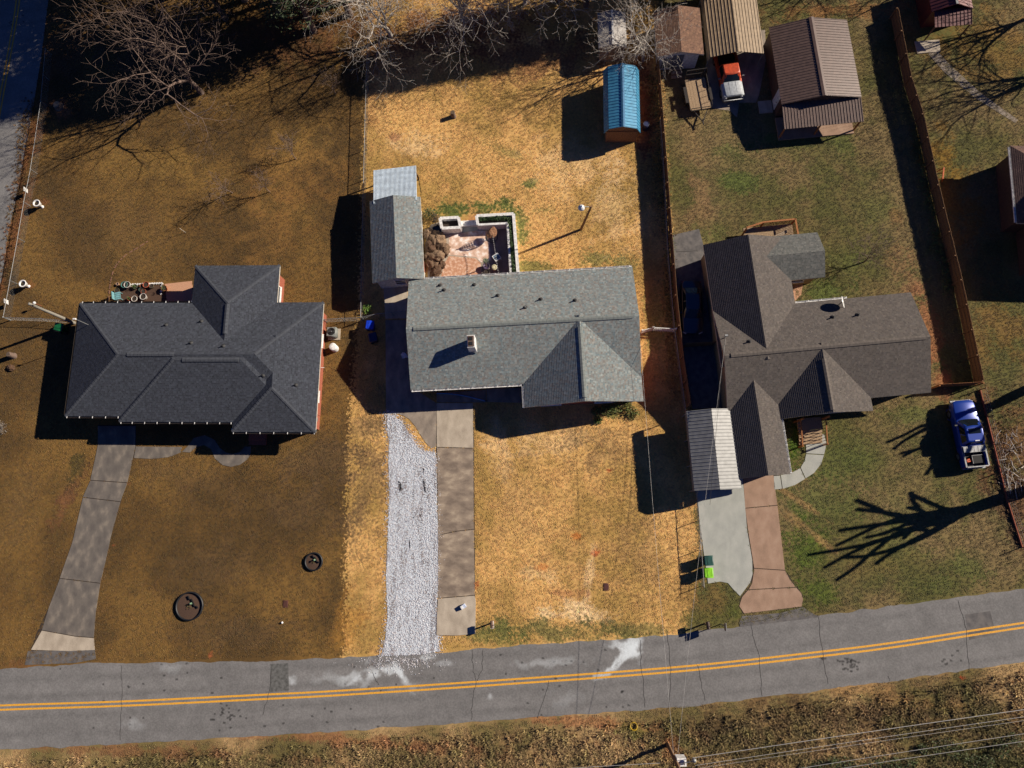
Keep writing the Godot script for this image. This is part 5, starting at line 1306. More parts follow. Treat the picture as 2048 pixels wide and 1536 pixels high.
func paint(col, rough = 0.3, coat = 0.8):
	var m = mat(col, rough, 0.15, false)
	m.clearcoat_enabled = true
	m.clearcoat = coat
	m.clearcoat_roughness = 0.08
	return m

func vehicles():
	# blue crew cab pickup, nose towards the houses
	var blue = paint(rgb(16, 54, 142), 0.36, 0.6)
	var v = thing("pickup_truck", "dark blue crew cab pickup with silver toolbox parked on the lawn", "truck", Vector3(34.3, 0, -7.25), 0.09)
	var body = Shape.new()
	body.loft([ring(-2.72, 0.62, 0.5, 0.92, 0.1), ring(-2.66, 0.78, 0.42, 0.98), ring(-2.45, 0.9, 0.36, 1.03, 0.14, 0.06), ring(-2.0, 0.95, 0.34, 1.09, 0.16, 0.07), ring(-1.3, 0.97, 0.34, 1.14, 0.14, 0.06), ring(-1.0, 0.97, 0.34, 1.15, 0.1, 0.02), ring(0.95, 0.97, 0.34, 1.16, 0.08, 0.0), ring(0.98, 0.96, 0.34, 1.14, 0.08, 0.0)])
	obj(v, "body", body, blue)
	cabin(v, -1.2, 0.92, -0.5, 0.72, 1.13, 1.74, 0.88, 0.68, blue, 0.54)
	obj(v, "sunroof", Shape.new().box(Vector3(0, 1.752, -0.12), Vector3(0.92, 0.014, 0.42)), M.glass)
	var bed = obj(v, "bed_floor", Shape.new().box(Vector3(0, 0.66, 1.85), Vector3(1.6, 0.05, 1.7)), M.black)
	for sx in [-1, 1]:
		obj(v, "bed_side", Shape.new().loft([bed_ring(sx, 1.0, 0.36), bed_ring(sx, 1.3, 0.36), bed_ring(sx, 1.75, 0.4), bed_ring(sx, 2.2, 0.36), bed_ring(sx, 2.68, 0.42)]), blue)
		obj(v, "bed_rail", Shape.new().box(Vector3(sx * 0.885, 1.165, 1.85), Vector3(0.11, 0.03, 1.66)), M.steel)
		obj(v, "headlight", Shape.new().box(Vector3(sx * 0.68, 0.83, -2.62), Vector3(0.3, 0.16, 0.18), Basis(Vector3.UP, -sx * 0.5)), M.white_gloss)
		obj(v, "tail_light", Shape.new().box(Vector3(sx * 0.9, 0.95, 2.69), Vector3(0.12, 0.34, 0.06)), paint(rgb(140, 16, 14)))
		obj(v, "mirror", Shape.new().box(Vector3(sx * 1.08, 1.2, -0.72), Vector3(0.2, 0.16, 0.1)), M.black)
		obj(v, "fender_flare", turned_x([Vector2(0.44, -0.05), Vector2(0.5, -0.03), Vector2(0.5, 0.03), Vector2(0.44, 0.05)], Vector3(sx * 0.94, 0.4, -1.72), 20), blue)
		for z in [-1.72, 1.75]:
			wheel(v, Vector3(sx * 0.86, 0.37, z))
	obj(v, "tailgate", Shape.new().box(Vector3(0, 0.92, 2.68), Vector3(1.66, 0.5, 0.07)), blue)
	obj(v, "tailgate_cap", Shape.new().box(Vector3(0, 1.18, 2.68), Vector3(1.66, 0.025, 0.09)), M.steel)
	obj(v, "bed_front", Shape.new().box(Vector3(0, 0.9, 1.02), Vector3(1.66, 0.5, 0.05)), blue)
	obj(v, "rear_bumper", Shape.new().box(Vector3(0, 0.52, 2.76), Vector3(1.8, 0.18, 0.14)), M.steel)
	obj(v, "front_bumper", Shape.new().box(Vector3(0, 0.46, -2.74), Vector3(1.5, 0.2, 0.14)), M.steel)
	obj(v, "grille", Shape.new().box(Vector3(0, 0.76, -2.73), Vector3(0.9, 0.2, 0.05)), M.black)
	obj(v, "brake_light", Shape.new().box(Vector3(0.05, 1.745, 0.66), Vector3(0.34, 0.03, 0.08)), M.white_gloss)
	var tb = thing("toolbox", "silver diamond plate toolbox across the pickup bed", "toolbox", v.transform * Vector3(0, 1.19, 1.28), 0.09)
	obj(tb, "chest", Shape.new().box(Vector3(0, -0.14, 0), Vector3(1.55, 0.3, 0.42)), M.steel)
	obj(tb, "lid", Shape.new().box(Vector3(0, 0.045, 0), Vector3(1.78, 0.06, 0.5)), M.steel)
	for k in 5:
		obj(tb, "lid_rib", Shape.new().box(Vector3(-0.6 + 0.3 * k, 0.08, 0), Vector3(0.1, 0.012, 0.4)), M.galv)
	var dk = mat(rgb(14, 14, 15), 0.8, 0, false)
	var bin = thing("storage_bin", "black open storage bin in the pickup bed", "bin", v.transform * Vector3(0.2, 0.69, 2.1), 0.09)
	obj(bin, "tub", Shape.new().box(Vector3(0, 0.16, 0), Vector3(0.8, 0.32, 0.62)), dk)
	obj(bin, "rim", Shape.new().bar(Vector3(-0.42, 0.33, -0.33), Vector3(0.42, 0.33, -0.33), 0.03, 0.03).bar(Vector3(-0.42, 0.33, -0.33), Vector3(-0.42, 0.33, 0.33), 0.03, 0.03), M.steel)
	var jack = thing("fuel_can", "orange fuel can beside the black bin in the pickup bed", "fuel can", v.transform * Vector3(-0.55, 0.69, 2.15), 0.3)
	obj(jack, "can", Shape.new().loft([sq(0.17, 0.12, 0.0), sq(0.18, 0.13, 0.04), sq(0.18, 0.13, 0.26), sq(0.13, 0.1, 0.32)]), mat(rgb(206, 84, 30), 0.5))
	obj(jack, "spout", Shape.new().tube(Vector3(0.06, 0.3, 0), Vector3(0.14, 0.42, 0), 0.03, 0.02, 8), M.black)
	obj(jack, "handle", Shape.new().bar(Vector3(-0.1, 0.38, 0), Vector3(0.05, 0.38, 0), 0.03, 0.03), M.black)

	# old orange pickup with a grey hood, nose out of the carport
	var orange = mat(rgb(196, 70, 24), 0.5)
	var grey = mat(rgb(176, 182, 186), 0.5)
	var o = thing("orange_truck", "old orange pickup with grey hood under the tan carport", "truck", Vector3(17.05, 0, -40.4), PI + 0.125)
	obj(o, "body", Shape.new().loft([ring(-1.2, 0.95, 0.45, 1.06, 0.08, 0.0), ring(-1.0, 0.96, 0.45, 1.08, 0.08, 0.0), ring(0.6, 0.96, 0.45, 1.08, 0.08, 0.0)]), orange)
	obj(o, "fenders", Shape.new().loft([ring(-2.5, 0.93, 0.5, 1.0, 0.1, 0.0), ring(-2.4, 0.95, 0.45, 1.02, 0.1, 0.0), ring(-1.2, 0.95, 0.45, 1.06, 0.1, 0.0)]), grey)
	obj(o, "hood", Shape.new().loft([ring(-2.46, 0.72, 0.9, 1.06, 0.06, 0.01), ring(-2.3, 0.78, 0.9, 1.11, 0.08, 0.02), ring(-1.16, 0.8, 0.9, 1.16, 0.08, 0.03)]), grey)
	for x in [-0.3, 0.0, 0.3]:
		obj(o, "hood_crease", Shape.new().bar(Vector3(x, 1.12, -2.3), Vector3(x, 1.185, -1.2), 0.025, 0.02), grey)
	cabin(o, -1.2, 0.55, -0.72, 0.4, 1.06, 1.72, 0.86, 0.72, orange, 0.0)
	for sx in [-1, 1]:
		obj(o, "bed_side", Shape.new().box(Vector3(sx * 0.9, 0.83, 1.85), Vector3(0.14, 0.62, 2.4)), orange)
		obj(o, "headlight", turned_z(0.11, Vector3(sx * 0.72, 0.8, -2.53)), M.white_gloss)
		obj(o, "mirror", Shape.new().box(Vector3(sx * 1.08, 1.2, -0.75), Vector3(0.18, 0.14, 0.08)), M.steel)
		for z in [-1.75, 1.6]:
			wheel(o, Vector3(sx * 0.84, 0.37, z))
	obj(o, "tailgate", Shape.new().box(Vector3(0, 0.83, 3.05), Vector3(1.66, 0.56, 0.07)), orange)
	obj(o, "bed_floor", Shape.new().box(Vector3(0, 0.6, 1.85), Vector3(1.66, 0.05, 2.36)), M.black)
	obj(o, "grille", Shape.new().box(Vector3(0, 0.8, -2.53), Vector3(1.2, 0.24, 0.05)), M.black)
	obj(o, "front_bumper", Shape.new().loft([sqz(Vector3(-0.98, 0.58, -2.55), 0.1), sqz(Vector3(-0.85, 0.58, -2.68), 0.1), sqz(Vector3(0.85, 0.58, -2.68), 0.1), sqz(Vector3(0.98, 0.58, -2.55), 0.1)]), M.steel)

	# dark sedan in the shade beside the right house, nose towards the street
	var navy = paint(rgb(30, 34, 44))
	var c = thing("parked_sedan", "dark sedan in the shade between wooden fence and house", "car", Vector3(12.7, 0, -18.25), PI - 0.02)
	obj(c, "body", Shape.new().loft([ring(-2.3, 0.6, 0.35, 0.66, 0.1), ring(-2.2, 0.8, 0.28, 0.72), ring(-1.9, 0.88, 0.24, 0.78, 0.14, 0.05), ring(-0.95, 0.9, 0.22, 0.9, 0.12, 0.05), ring(1.3, 0.9, 0.22, 0.95, 0.12, 0.02), ring(2.0, 0.87, 0.28, 0.93, 0.12, 0.03), ring(2.28, 0.72, 0.36, 0.85, 0.1)]), navy)
	cabin(c, -1.1, 1.75, -0.3, 0.95, 0.9, 1.42, 0.82, 0.58, navy, 0.5)
	for sx in [-1, 1]:
		obj(c, "headlight", Shape.new().box(Vector3(sx * 0.66, 0.62, -2.2), Vector3(0.32, 0.13, 0.16), Basis(Vector3.UP, -sx * 0.5)), M.white_gloss)
		obj(c, "tail_light", Shape.new().box(Vector3(sx * 0.64, 0.76, 2.22), Vector3(0.34, 0.14, 0.1)), paint(rgb(140, 16, 14)))
		obj(c, "mirror", Shape.new().box(Vector3(sx * 0.98, 0.95, -0.55), Vector3(0.16, 0.12, 0.08)), navy)
		for z in [-1.4, 1.35]:
			wheel(c, Vector3(sx * 0.8, 0.32, z), 0.32, 0.2)

	trailer()

func bed_ring(sx, z, y0):
	var a = sx * 0.96
	var b = sx * 0.83
	return [Vector3(a * 0.97, y0, z), Vector3(a, y0 + 0.15, z), Vector3(a, 1.05, z), Vector3(a - sx * 0.04, 1.15, z), Vector3(b, 1.15, z), Vector3(b, y0 + 0.1, z)]

func sq(hx, hz, y):
	return [Vector3(-hx, y, -hz), Vector3(hx, y, -hz), Vector3(hx, y, hz), Vector3(-hx, y, hz)]

func sqz(c, h):
	return [c + Vector3(0, -h, -0.03), c + Vector3(0, h, -0.03), c + Vector3(0, h, 0.03), c + Vector3(0, -h, 0.03)]

func turned_z(r, at):
	var s = Shape.new()
	s.tube(at + Vector3(0, 0, -0.05), at + Vector3(0, 0, 0.08), r, r, 14)
	return s

func trailer():
	var t = thing("utility_trailer", "flat utility trailer with weathered plank deck and low side rail", "trailer", Vector3(14.23, 0, -38.45), 0.128)
	for k in 7:
		obj(t, "plank", Shape.new().box(Vector3(-0.78 + 0.26 * k, 0.62 + 0.004 * (k % 3), 0), Vector3(0.248, 0.04, 3.1)), M.deck_wood)
	obj(t, "frame", Shape.new().bar(Vector3(-0.93, 0.58, -1.55), Vector3(-0.93, 0.58, 1.55), 0.06, 0.1).bar(Vector3(0.93, 0.58, -1.55), Vector3(0.93, 0.58, 1.55), 0.06, 0.1).bar(Vector3(-0.9, 0.57, 1.58), Vector3(0.9, 0.57, 1.58), 0.06, 0.1).bar(Vector3(-0.9, 0.57, -1.58), Vector3(0.9, 0.57, -1.58), 0.06, 0.1), M.bronze)
	obj(t, "tongue", Shape.new().bar(Vector3(-0.6, 0.5, 1.6), Vector3(0, 0.48, 2.75), 0.07, 0.09).bar(Vector3(0.6, 0.5, 1.6), Vector3(0, 0.48, 2.75), 0.07, 0.09).bar(Vector3(0, 0.48, 2.7), Vector3(0, 0.48, 3.0), 0.09, 0.09), M.bronze)
	obj(t, "tongue_jack", Shape.new().tube(Vector3(0, 0.05, 2.6), Vector3(0, 0.8, 2.6), 0.035, 0.035, 8), M.bronze)
	var rail = obj(t, "side_rail", Shape.new().bar(Vector3(0.93, 1.15, -1.55), Vector3(0.93, 1.15, 1.55), 0.05, 0.05), M.bronze)
	for k in 6:
		obj(rail, "rail_post", Shape.new().box(Vector3(0.93, 0.88, -1.53 + 0.61 * k), Vector3(0.04, 0.52, 0.04)), M.bronze)
	var r2 = obj(t, "front_rail", Shape.new().bar(Vector3(-0.93, 0.95, 1.58), Vector3(0.93, 0.95, 1.58), 0.05, 0.05), M.bronze)
	for k in 3:
		obj(r2, "rail_post", Shape.new().box(Vector3(-0.9 + 0.9 * k, 0.8, 1.58), Vector3(0.04, 0.34, 0.04)), M.bronze)
	for z in [-0.4, 0.42]:
		for sx in [-1, 1]:
			wheel(t, Vector3(sx * 1.1, 0.33, z), 0.33, 0.2)
	for sx in [-1, 1]:
		obj(t, "fender", Shape.new().box(Vector3(sx * 1.1, 0.72, 0.0), Vector3(0.26, 0.03, 1.6)), M.bronze)
	obj(t, "ramp_gate", Shape.new().bar(Vector3(-0.9, 0.65, -1.6), Vector3(-0.9, 1.7, -1.75), 0.05, 0.05).bar(Vector3(0.9, 0.65, -1.6), Vector3(0.9, 1.7, -1.75), 0.05, 0.05).bar(Vector3(-0.9, 1.7, -1.75), Vector3(0.9, 1.7, -1.75), 0.05, 0.05).bar(Vector3(-0.9, 1.2, -1.68), Vector3(0.9, 1.2, -1.68), 0.04, 0.04), M.bronze)

# ---------------------------------------------------------------- patio behind the middle house
func boulder(at, size, seed_, label):
	var n = FastNoiseLite.new()
	n.seed = seed_
	n.frequency = 0.7
	var s = Shape.new()
	s.flat = false
	var rings = []
	for k in 17:
		var lat = -PI / 2 + PI * k / 16.0
		var ring_ = []
		for i in 26:
			var d = Vector3(cos(lat) * cos(TAU * i / 26), sin(lat), cos(lat) * sin(TAU * i / 26))
			var r = 1.0 + n.get_noise_3dv(d * 1.9) * 0.55 - absf(n.get_noise_3dv(d * 4.5)) * 0.4 + n.get_noise_3dv(d * 11.0) * 0.12
			ring_.append(d * r * size * 0.86)
		rings.append(ring_)
	s.loft(rings, false)
	var o = obj(self, "boulder", s, [M.rock, M.rock_dark, M.rock_grey][seed_ % 3])
	o.position = at + Vector3(0, size.y * 0.55, 0)
	o.rotation.y = seed_ * 0.7
	tag(o, label, "rock", "boulders of the patio rockery")

func patio():
	var fl = structure("patio", Shape.new().plate([Vector2(-10.45, -25.65), Vector2(-10.02, -26.50), Vector2(-9.03, -26.87), Vector2(-7.22, -26.54), Vector2(-5.73, -26.90), Vector2(-2.45, -27.12), Vector2(-2.01, -21.08), Vector2(-10.17, -21.21)], -0.02, 0.05), M.concrete, "concrete patio behind the middle house")
	var terra = textured(ramp_noise(61, 0.014, [rgb(172, 124, 96), rgb(186, 138, 108), rgb(198, 156, 128), rgb(214, 186, 164)], 512, 6, 0.08), 0.35)
	var pink = textured(ramp_noise(62, 0.008, [rgb(186, 156, 136), rgb(206, 172, 150), rgb(222, 200, 184), rgb(236, 230, 224)], 512, 6, 0.08), 0.3)
	slab(fl, [Vector2(-8.34, -23.52), Vector2(-5.92, -23.25), Vector2(-5.47, -22.77), Vector2(-5.46, -21.23), Vector2(-9.10, -21.29), Vector2(-8.69, -22.92)], 0.058, terra)
	slab(fl, [Vector2(-8.37, -25.47), Vector2(-7.74, -25.60), Vector2(-6.04, -25.85), Vector2(-4.78, -25.82), Vector2(-4.58, -23.08), Vector2(-5.47, -22.86), Vector2(-5.92, -23.34), Vector2(-8.38, -23.62)], 0.06, pink)
	slab(fl, [Vector2(-4.73, -25.82), Vector2(-2.90, -26.12), Vector2(-2.54, -21.19), Vector2(-5.41, -21.23), Vector2(-5.43, -22.77), Vector2(-4.54, -23.03)], 0.056, M.concrete_dark)  # dark slab paints in the strip of shade beside the trough wall
	slab(fl, [Vector2(-9.01, -26.10), Vector2(-7.21, -26.06), Vector2(-7.21, -26.45), Vector2(-5.82, -26.56), Vector2(-5.68, -26.13), Vector2(-4.78, -25.92), Vector2(-7.74, -25.69), Vector2(-8.28, -25.51)], 0.057, M.concrete_new)
	keep_off.append([Vector2(-10.77, -27.48), Vector2(-2.09, -27.59), Vector2(-1.84, -20.99), Vector2(-10.43, -21.03)])
	# white block planters: a small box and an angle of troughs
	var wl = thing("planter_wall", "white block planter walls around two sides of the patio", "wall", Vector3.ZERO)
	var H = 1.0
	var A = Vector2(-5.82, -26.83)
	var B = Vector2(-2.54, -26.95)
	var C = Vector2(-2.11, -21.01)
	var A2 = Vector2(-5.68, -25.98)
	var B2 = Vector2(-3.07, -26.07)
	var C2 = Vector2(-2.76, -21.02)
	var up = 0.0
	for q in [[A, B, 0.22], [B, C, 0.222], [A2, B2, 0.14], [B2, C2, 0.142], [A, A2, 0.2]]:
		up += 0.004
		obj(wl, "block_wall", Shape.new().bar(on(q[0], H / 2), on(q[1], H / 2), q[2], H - up), M.white)
		obj(wl, "coping", Shape.new().bar(on(q[0], H + 0.03 + up), on(q[1], H + 0.03 + up), q[2] + 0.05, 0.06), M.white)
	obj(wl, "planting_soil", Shape.new().plate([A + Vector2(0.1, 0.1), B + Vector2(-0.1, 0.1), C + Vector2(-0.1, 0), C2 + Vector2(0.1, 0), B2 + Vector2(0.1, -0.1), A2 + Vector2(0.1, -0.1)], 0.1, 0.66), M.soil)
	var D = Vector2(-9.06, -26.66)
	var E = Vector2(-7.41, -26.72)
	var F = Vector2(-7.22, -25.77)
	var K = Vector2(-8.86, -25.71)
	var pb = thing("planter_box", "small white rectangular block planter at the patio's back edge", "planter", Vector3.ZERO)
	up = 0.0
	for q in [[D, E], [E, F], [F, K], [K, D]]:
		up += 0.004
		obj(pb, "block_wall", Shape.new().bar(on(q[0], 0.5), on(q[1], 0.5), 0.2 + up * 0.5, 1.0 - up), M.white)
		obj(pb, "coping", Shape.new().bar(on(q[0], 1.03 + up), on(q[1], 1.03 + up), 0.26, 0.06), M.white)
	obj(pb, "planting_soil", Shape.new().plate([D, E, F, K], 0.1, 0.6), M.soil)
	var lw = thing("low_wall", "low white wall joining the two patio planters", "wall", Vector3.ZERO)
	obj(lw, "block_wall", Shape.new().bar(on(Vector2(-7.30, -26.41), 0.2), on(Vector2(-5.78, -26.48), 0.2), 0.5, 0.4), M.white)
	# rockery
	var rocks = [[Vector3(-9.35, 0, -24.96), Vector3(1.0, 0.5, 0.9), 3, "large brown boulder at the top of the patio rockery"], [Vector3(-8.80, 0, -24.10), Vector3(0.7, 0.42, 0.8), 5, "rounded brown boulder on the patio side of the rockery"], [Vector3(-9.97, 0, -24.26), Vector3(0.85, 0.5, 0.6), 7, "brown boulder at the left middle of the rockery"], [Vector3(-9.28, 0.25, -23.40), Vector3(0.8, 0.45, 0.6), 9, "cracked tan boulder in the middle of the rockery"], [Vector3(-9.76, 0, -22.80), Vector3(0.7, 0.45, 0.75), 11, "brown boulder low in the rockery near the garage"], [Vector3(-9.43, 0, -22.09), Vector3(0.6, 0.4, 0.8), 13, "pale ridged boulder at the foot of the rockery"], [Vector3(-10.13, 0, -25.55), Vector3(0.6, 0.4, 0.6), 15, "dark boulder beside the small planter box"], [Vector3(-10.13, 0, -23.46), Vector3(0.5, 0.4, 0.5), 17, "small boulder against the garage wall"], [Vector3(-8.95, 0, -22.69), Vector3(0.4, 0.3, 0.5), 19, "small tan boulder at the rockery's patio edge"]]
	for r in rocks: boulder(r[0], r[1], r[2], r[3])
	var pond = Shape.new().plate([Vector2(-9.92, -26.21), Vector2(-9.38, -26.49), Vector2(-9.01, -26.10), Vector2(-9.01, -25.81), Vector2(-9.64, -25.73)], 0.0, 0.08)
	var water = mat(rgb(18, 26, 32), 0.04, 0.0, false)
	tag(obj(self, "pond", pond, water), "dark little pond beside the rockery and small planter", "pond")
	# hanging egg chair on a bowed stand
	var wicker = mat(rgb(170, 124, 92), 0.8)
	var ec = thing("egg_chair", "wicker egg chair hanging from a bowed stand on the patio", "chair", Vector3(-4.50, 0.06, -25.22), 0.6)
	var base_ring = []
	for i in 19: base_ring.append(Vector3(cos(TAU * i / 18) * 0.5, 0.03, sin(TAU * i / 18) * 0.5))
	obj(ec, "stand_base", Shape.new().path(base_ring, 0.03, 6), M.bronze)
	var bow = []
	for i in 15:
		var a = PI * i / 14.0
		bow.append(Vector3(-0.5 * cos(a * 0.62) , 0.05 + 1.9 * sin(a * 0.5), 0))
	obj(ec, "stand_arm", Shape.new().path(bow, 0.035, 6), M.bronze)
	obj(ec, "chain", Shape.new().tube(Vector3(0.0, 1.95, 0), Vector3(0.0, 1.72, 0), 0.015, 0.015, 6), M.steel)
	var bas = Shape.new()
	for k in 14:
		var lat = -1.25 + 2.6 * k / 13.0
		var ringp = []
		for i in 14:
			var az = -2.0 + 4.0 * i / 13.0 + PI / 2
			ringp.append(Vector3(cos(az) * cos(lat) * 0.5, 1.1 + sin(lat) * 0.62, sin(az) * cos(lat) * 0.5))
		bas.path(ringp, 0.018, 4)
	for i in 12:
		var az = -2.0 + 4.0 * i / 11.0 + PI / 2
		var rib = []
		for k in 12:
			var lat = -1.3 + 2.85 * k / 11.0
			rib.append(Vector3(cos(az) * cos(lat) * 0.5, 1.1 + sin(lat) * 0.62, sin(az) * cos(lat) * 0.5))
		bas.path(rib, 0.015, 4)
	obj(ec, "wicker_basket", bas, wicker)
	obj(ec, "cushion", Shape.new().lathe([Vector2(0, 0.84), Vector2(0.3, 0.82), Vector2(0.38, 0.74), Vector2(0.3, 0.66), Vector2(0, 0.64)], 16), mat(rgb(196, 150, 116), 0.9))
	# table, stool, palm, pots
	var tb = thing("side_table", "small square pale glass topped table on the patio", "table", Vector3(-4.05, 0.06, -23.14), 0.6)
	obj(tb, "frame", Shape.new().box(Vector3(0, 0.46, -0.27), Vector3(0.6, 0.05, 0.06)).box(Vector3(0, 0.46, 0.27), Vector3(0.6, 0.05, 0.06)).box(Vector3(-0.27, 0.46, 0), Vector3(0.06, 0.05, 0.48)).box(Vector3(0.27, 0.46, 0), Vector3(0.06, 0.05, 0.48)), M.white)
	obj(tb, "glass_top", Shape.new().box(Vector3(0, 0.47, 0), Vector3(0.48, 0.015, 0.48)), mat(rgb(96, 118, 132), 0.06, 0.0, false))
	for c in [Vector2(-0.26, -0.26), Vector2(0.26, -0.26), Vector2(-0.26, 0.26), Vector2(0.26, 0.26)]:
		obj(tb, "leg", Shape.new().box(on(c, 0.22), Vector3(0.04, 0.44, 0.04)), M.white)
	var st = thing("round_stool", "round cream ribbed stool beside the patio palm", "stool", Vector3(-4.26, 0.06, -22.21))
	obj(st, "seat", Shape.new().lathe([Vector2(0, 0.47), Vector2(0.2, 0.48), Vector2(0.26, 0.45), Vector2(0.26, 0.4), Vector2(0, 0.4)], 20), mat(rgb(214, 206, 170), 0.7))
	obj(st, "seat_ring", Shape.new().lathe([Vector2(0.15, 0.485), Vector2(0.17, 0.5), Vector2(0.19, 0.485)], 20), mat(rgb(170, 160, 120), 0.7))
	obj(st, "pedestal", Shape.new().lathe([Vector2(0.2, 0.4), Vector2(0.12, 0.2), Vector2(0.2, 0.0)], 16), M.offwhite)
	var pm = thing("ornamental_palm", "slender tufted ornamental palm standing by the round stool", "plant", Vector3(-4.97, 0.06, -22.36))
	obj(pm, "pot", Shape.new().lathe([Vector2(0.0, 0.02), Vector2(0.22, 0.0), Vector2(0.3, 0.4), Vector2(0.26, 0.4), Vector2(0.24, 0.34), Vector2(0, 0.34)], 16), mat(rgb(82, 66, 96), 0.6))
	obj(pm, "trunk", Shape.new().tube(Vector3(0, 0.3, 0), Vector3(0.03, 1.75, 0), 0.05, 0.035, 8), M.bark)
	for k in 12:
		var az = TAU * k / 12.0
		var s = Shape.new()
		var prev = Vector3(0.03, 1.75, 0)
		for i in 4:
			var f = (i + 1) / 4.0
			var nx = Vector3(0.03 + cos(az) * 0.42 * f, 1.75 + 0.28 * f - 0.42 * f * f, sin(az) * 0.42 * f)
			var side = Vector3(-sin(az), 0, cos(az)) * 0.06 * (1.1 - f)
			s.quad(prev - side, prev + side, nx + side * 0.7, nx - side * 0.7)
			prev = nx
		obj(pm, "frond", s, mat(rgb(92, 100, 76), 0.7, 0, false))
	pot_at("dark_pot", Vector3(-4.93, 0.06, -21.81), 0.26, 0.4, rgb(66, 54, 56), "dark round pot in front of the patio palm", "")
	# string lights above the patio
	for q in [[Vector3(-4.34, 1.7, -24.72), Vector3(-3.71, 2.4, -20.45), "string of small round lights hung across the patio middle"], [Vector3(-3.10, 1.15, -26.05), Vector3(-2.79, 1.3, -20.91), "string of small round lights along the planter trough"]]:
		var sl = thing("string_lights", q[2], "lights", Vector3.ZERO)
		var pts = []
		for i in 25:
			var f = i / 24.0
			pts.append(q[0].lerp(q[1], f) - Vector3(0, 0.35 * 4 * f * (1 - f) * (1.0 if q[0].y > 1.5 else 0.2), 0))
		obj(sl, "wire", Shape.new().path(pts, 0.008, 4), M.black)
		for i in range(1, 24):
			obj(sl, "bulb", Shape.new().lathe([Vector2(0, -0.1), Vector2(0.035, -0.07), Vector2(0.04, -0.045), Vector2(0.02, -0.01), Vector2(0, 0)], 7, pts[i]), M.white_gloss)
	for i in 14:
		var f = i / 13.0
		var p = Vector2(-2.95, -26.45).lerp(Vector2(-2.47, -21.32), f)
		shrub("planter_plant", on(p, 0.66), 0.22, 0.34, 90, 200 + i, [Color(0.03, 0.06, 0.02), Color(0.05, 0.09, 0.03)], nth(i) + " dark leafy plant from the corner in the right trough", "plants in the right trough")
	for i in 7:
		var p = Vector2(-5.44, -26.59).lerp(Vector2(-3.31, -26.65), i / 6.0)
		shrub("planter_plant", on(p, 0.66), 0.24, 0.3, 90, 230 + i, [Color(0.03, 0.06, 0.02), Color(0.05, 0.1, 0.03)], nth(i) + " dark leafy plant from the left in the back trough", "plants in the back trough")

func nth(i):
	return ["first", "second", "third", "fourth", "fifth", "sixth", "seventh", "eighth", "ninth", "tenth", "eleventh", "twelfth", "thirteenth", "fourteenth", "fifteenth", "sixteenth"][i]

func pot_at(called, at, r, h, col, label, group, plant = -1):
	var t = thing(called, label, "pot", at, 0.0, group)
	var m = mat(col, 0.7)
	obj(t, "pot", Shape.new().lathe([Vector2(r * 0.62, 0.0), Vector2(r * 0.86, h * 0.8), Vector2(r, h * 0.82), Vector2(r * 1.02, h), Vector2(r * 0.86, h), Vector2(r * 0.84, h * 0.86)], 18), m)
	obj(t, "soil", Shape.new().lathe([Vector2(0, h * 0.9), Vector2(r * 0.85, h * 0.86)], 14), M.soil)
	if plant > 0:
		obj(t, "plant", leaves(r * 0.9, r * 1.2, 60, plant, [Color(0.05, 0.09, 0.025), Color(0.09, 0.13, 0.04)], Vector3(0, h + r * 0.3, 0), 0.12), M.leaf)
	return t

# ---------------------------------------------------------------- fences
func resample(pts, step):
	var out = []
	for i in pts.size() - 1:
		var l = (pts[i + 1] - pts[i]).length()
		var k = max(1, int(round(l / step)))
		for j in k: out.append(pts[i].lerp(pts[i + 1], float(j) / k))
	out.append(pts[pts.size() - 1])
	return out

func board_fence(label, pts, h, material, seed_, posts_side = 1.0):
	var f = thing("board_fence", label, "fence", Vector3.ZERO)
	var p = resample(pts, 2.44)
	var r = RandomNumberGenerator.new()
	r.seed = seed_
	for i in p.size() - 1:
		var a = p[i]
		var b = p[i + 1]
		var d = (b - a).normalized()
		var n = d.orthogonal() * posts_side
		var l = (b - a).length()
		var k = int(l / 0.145)
		var s = Shape.new()
		var bs = Basis(on(d), Vector3.UP, on(d).cross(Vector3.UP))
		for q in k:
			var c = a + d * (l * (q + 0.5) / k)
			var hh = h + r.randf_range(-0.025, 0.025)
			s.box(on(c, hh / 2 + 0.02), Vector3(l / k - 0.008, hh, 0.02), bs * Basis(Vector3.UP, r.randf_range(-0.03, 0.03)))
		var o = obj(f, "picket_panel", s, material)
		o.set_meta("kind", "stuff")
		var rl = Shape.new()
		for y in [0.3, h * 0.55, h - 0.2]:
			rl.bar(on(a + n * 0.035, y), on(b + n * 0.035, y), 0.04, 0.09)
		obj(f, "rail", rl, material)
	for q in p:
		obj(f, "post", Shape.new().box(on(q + (pts[1] - pts[0]).normalized().orthogonal() * posts_side * 0.1, h / 2), Vector3(0.09, h, 0.09)), material)
	return f

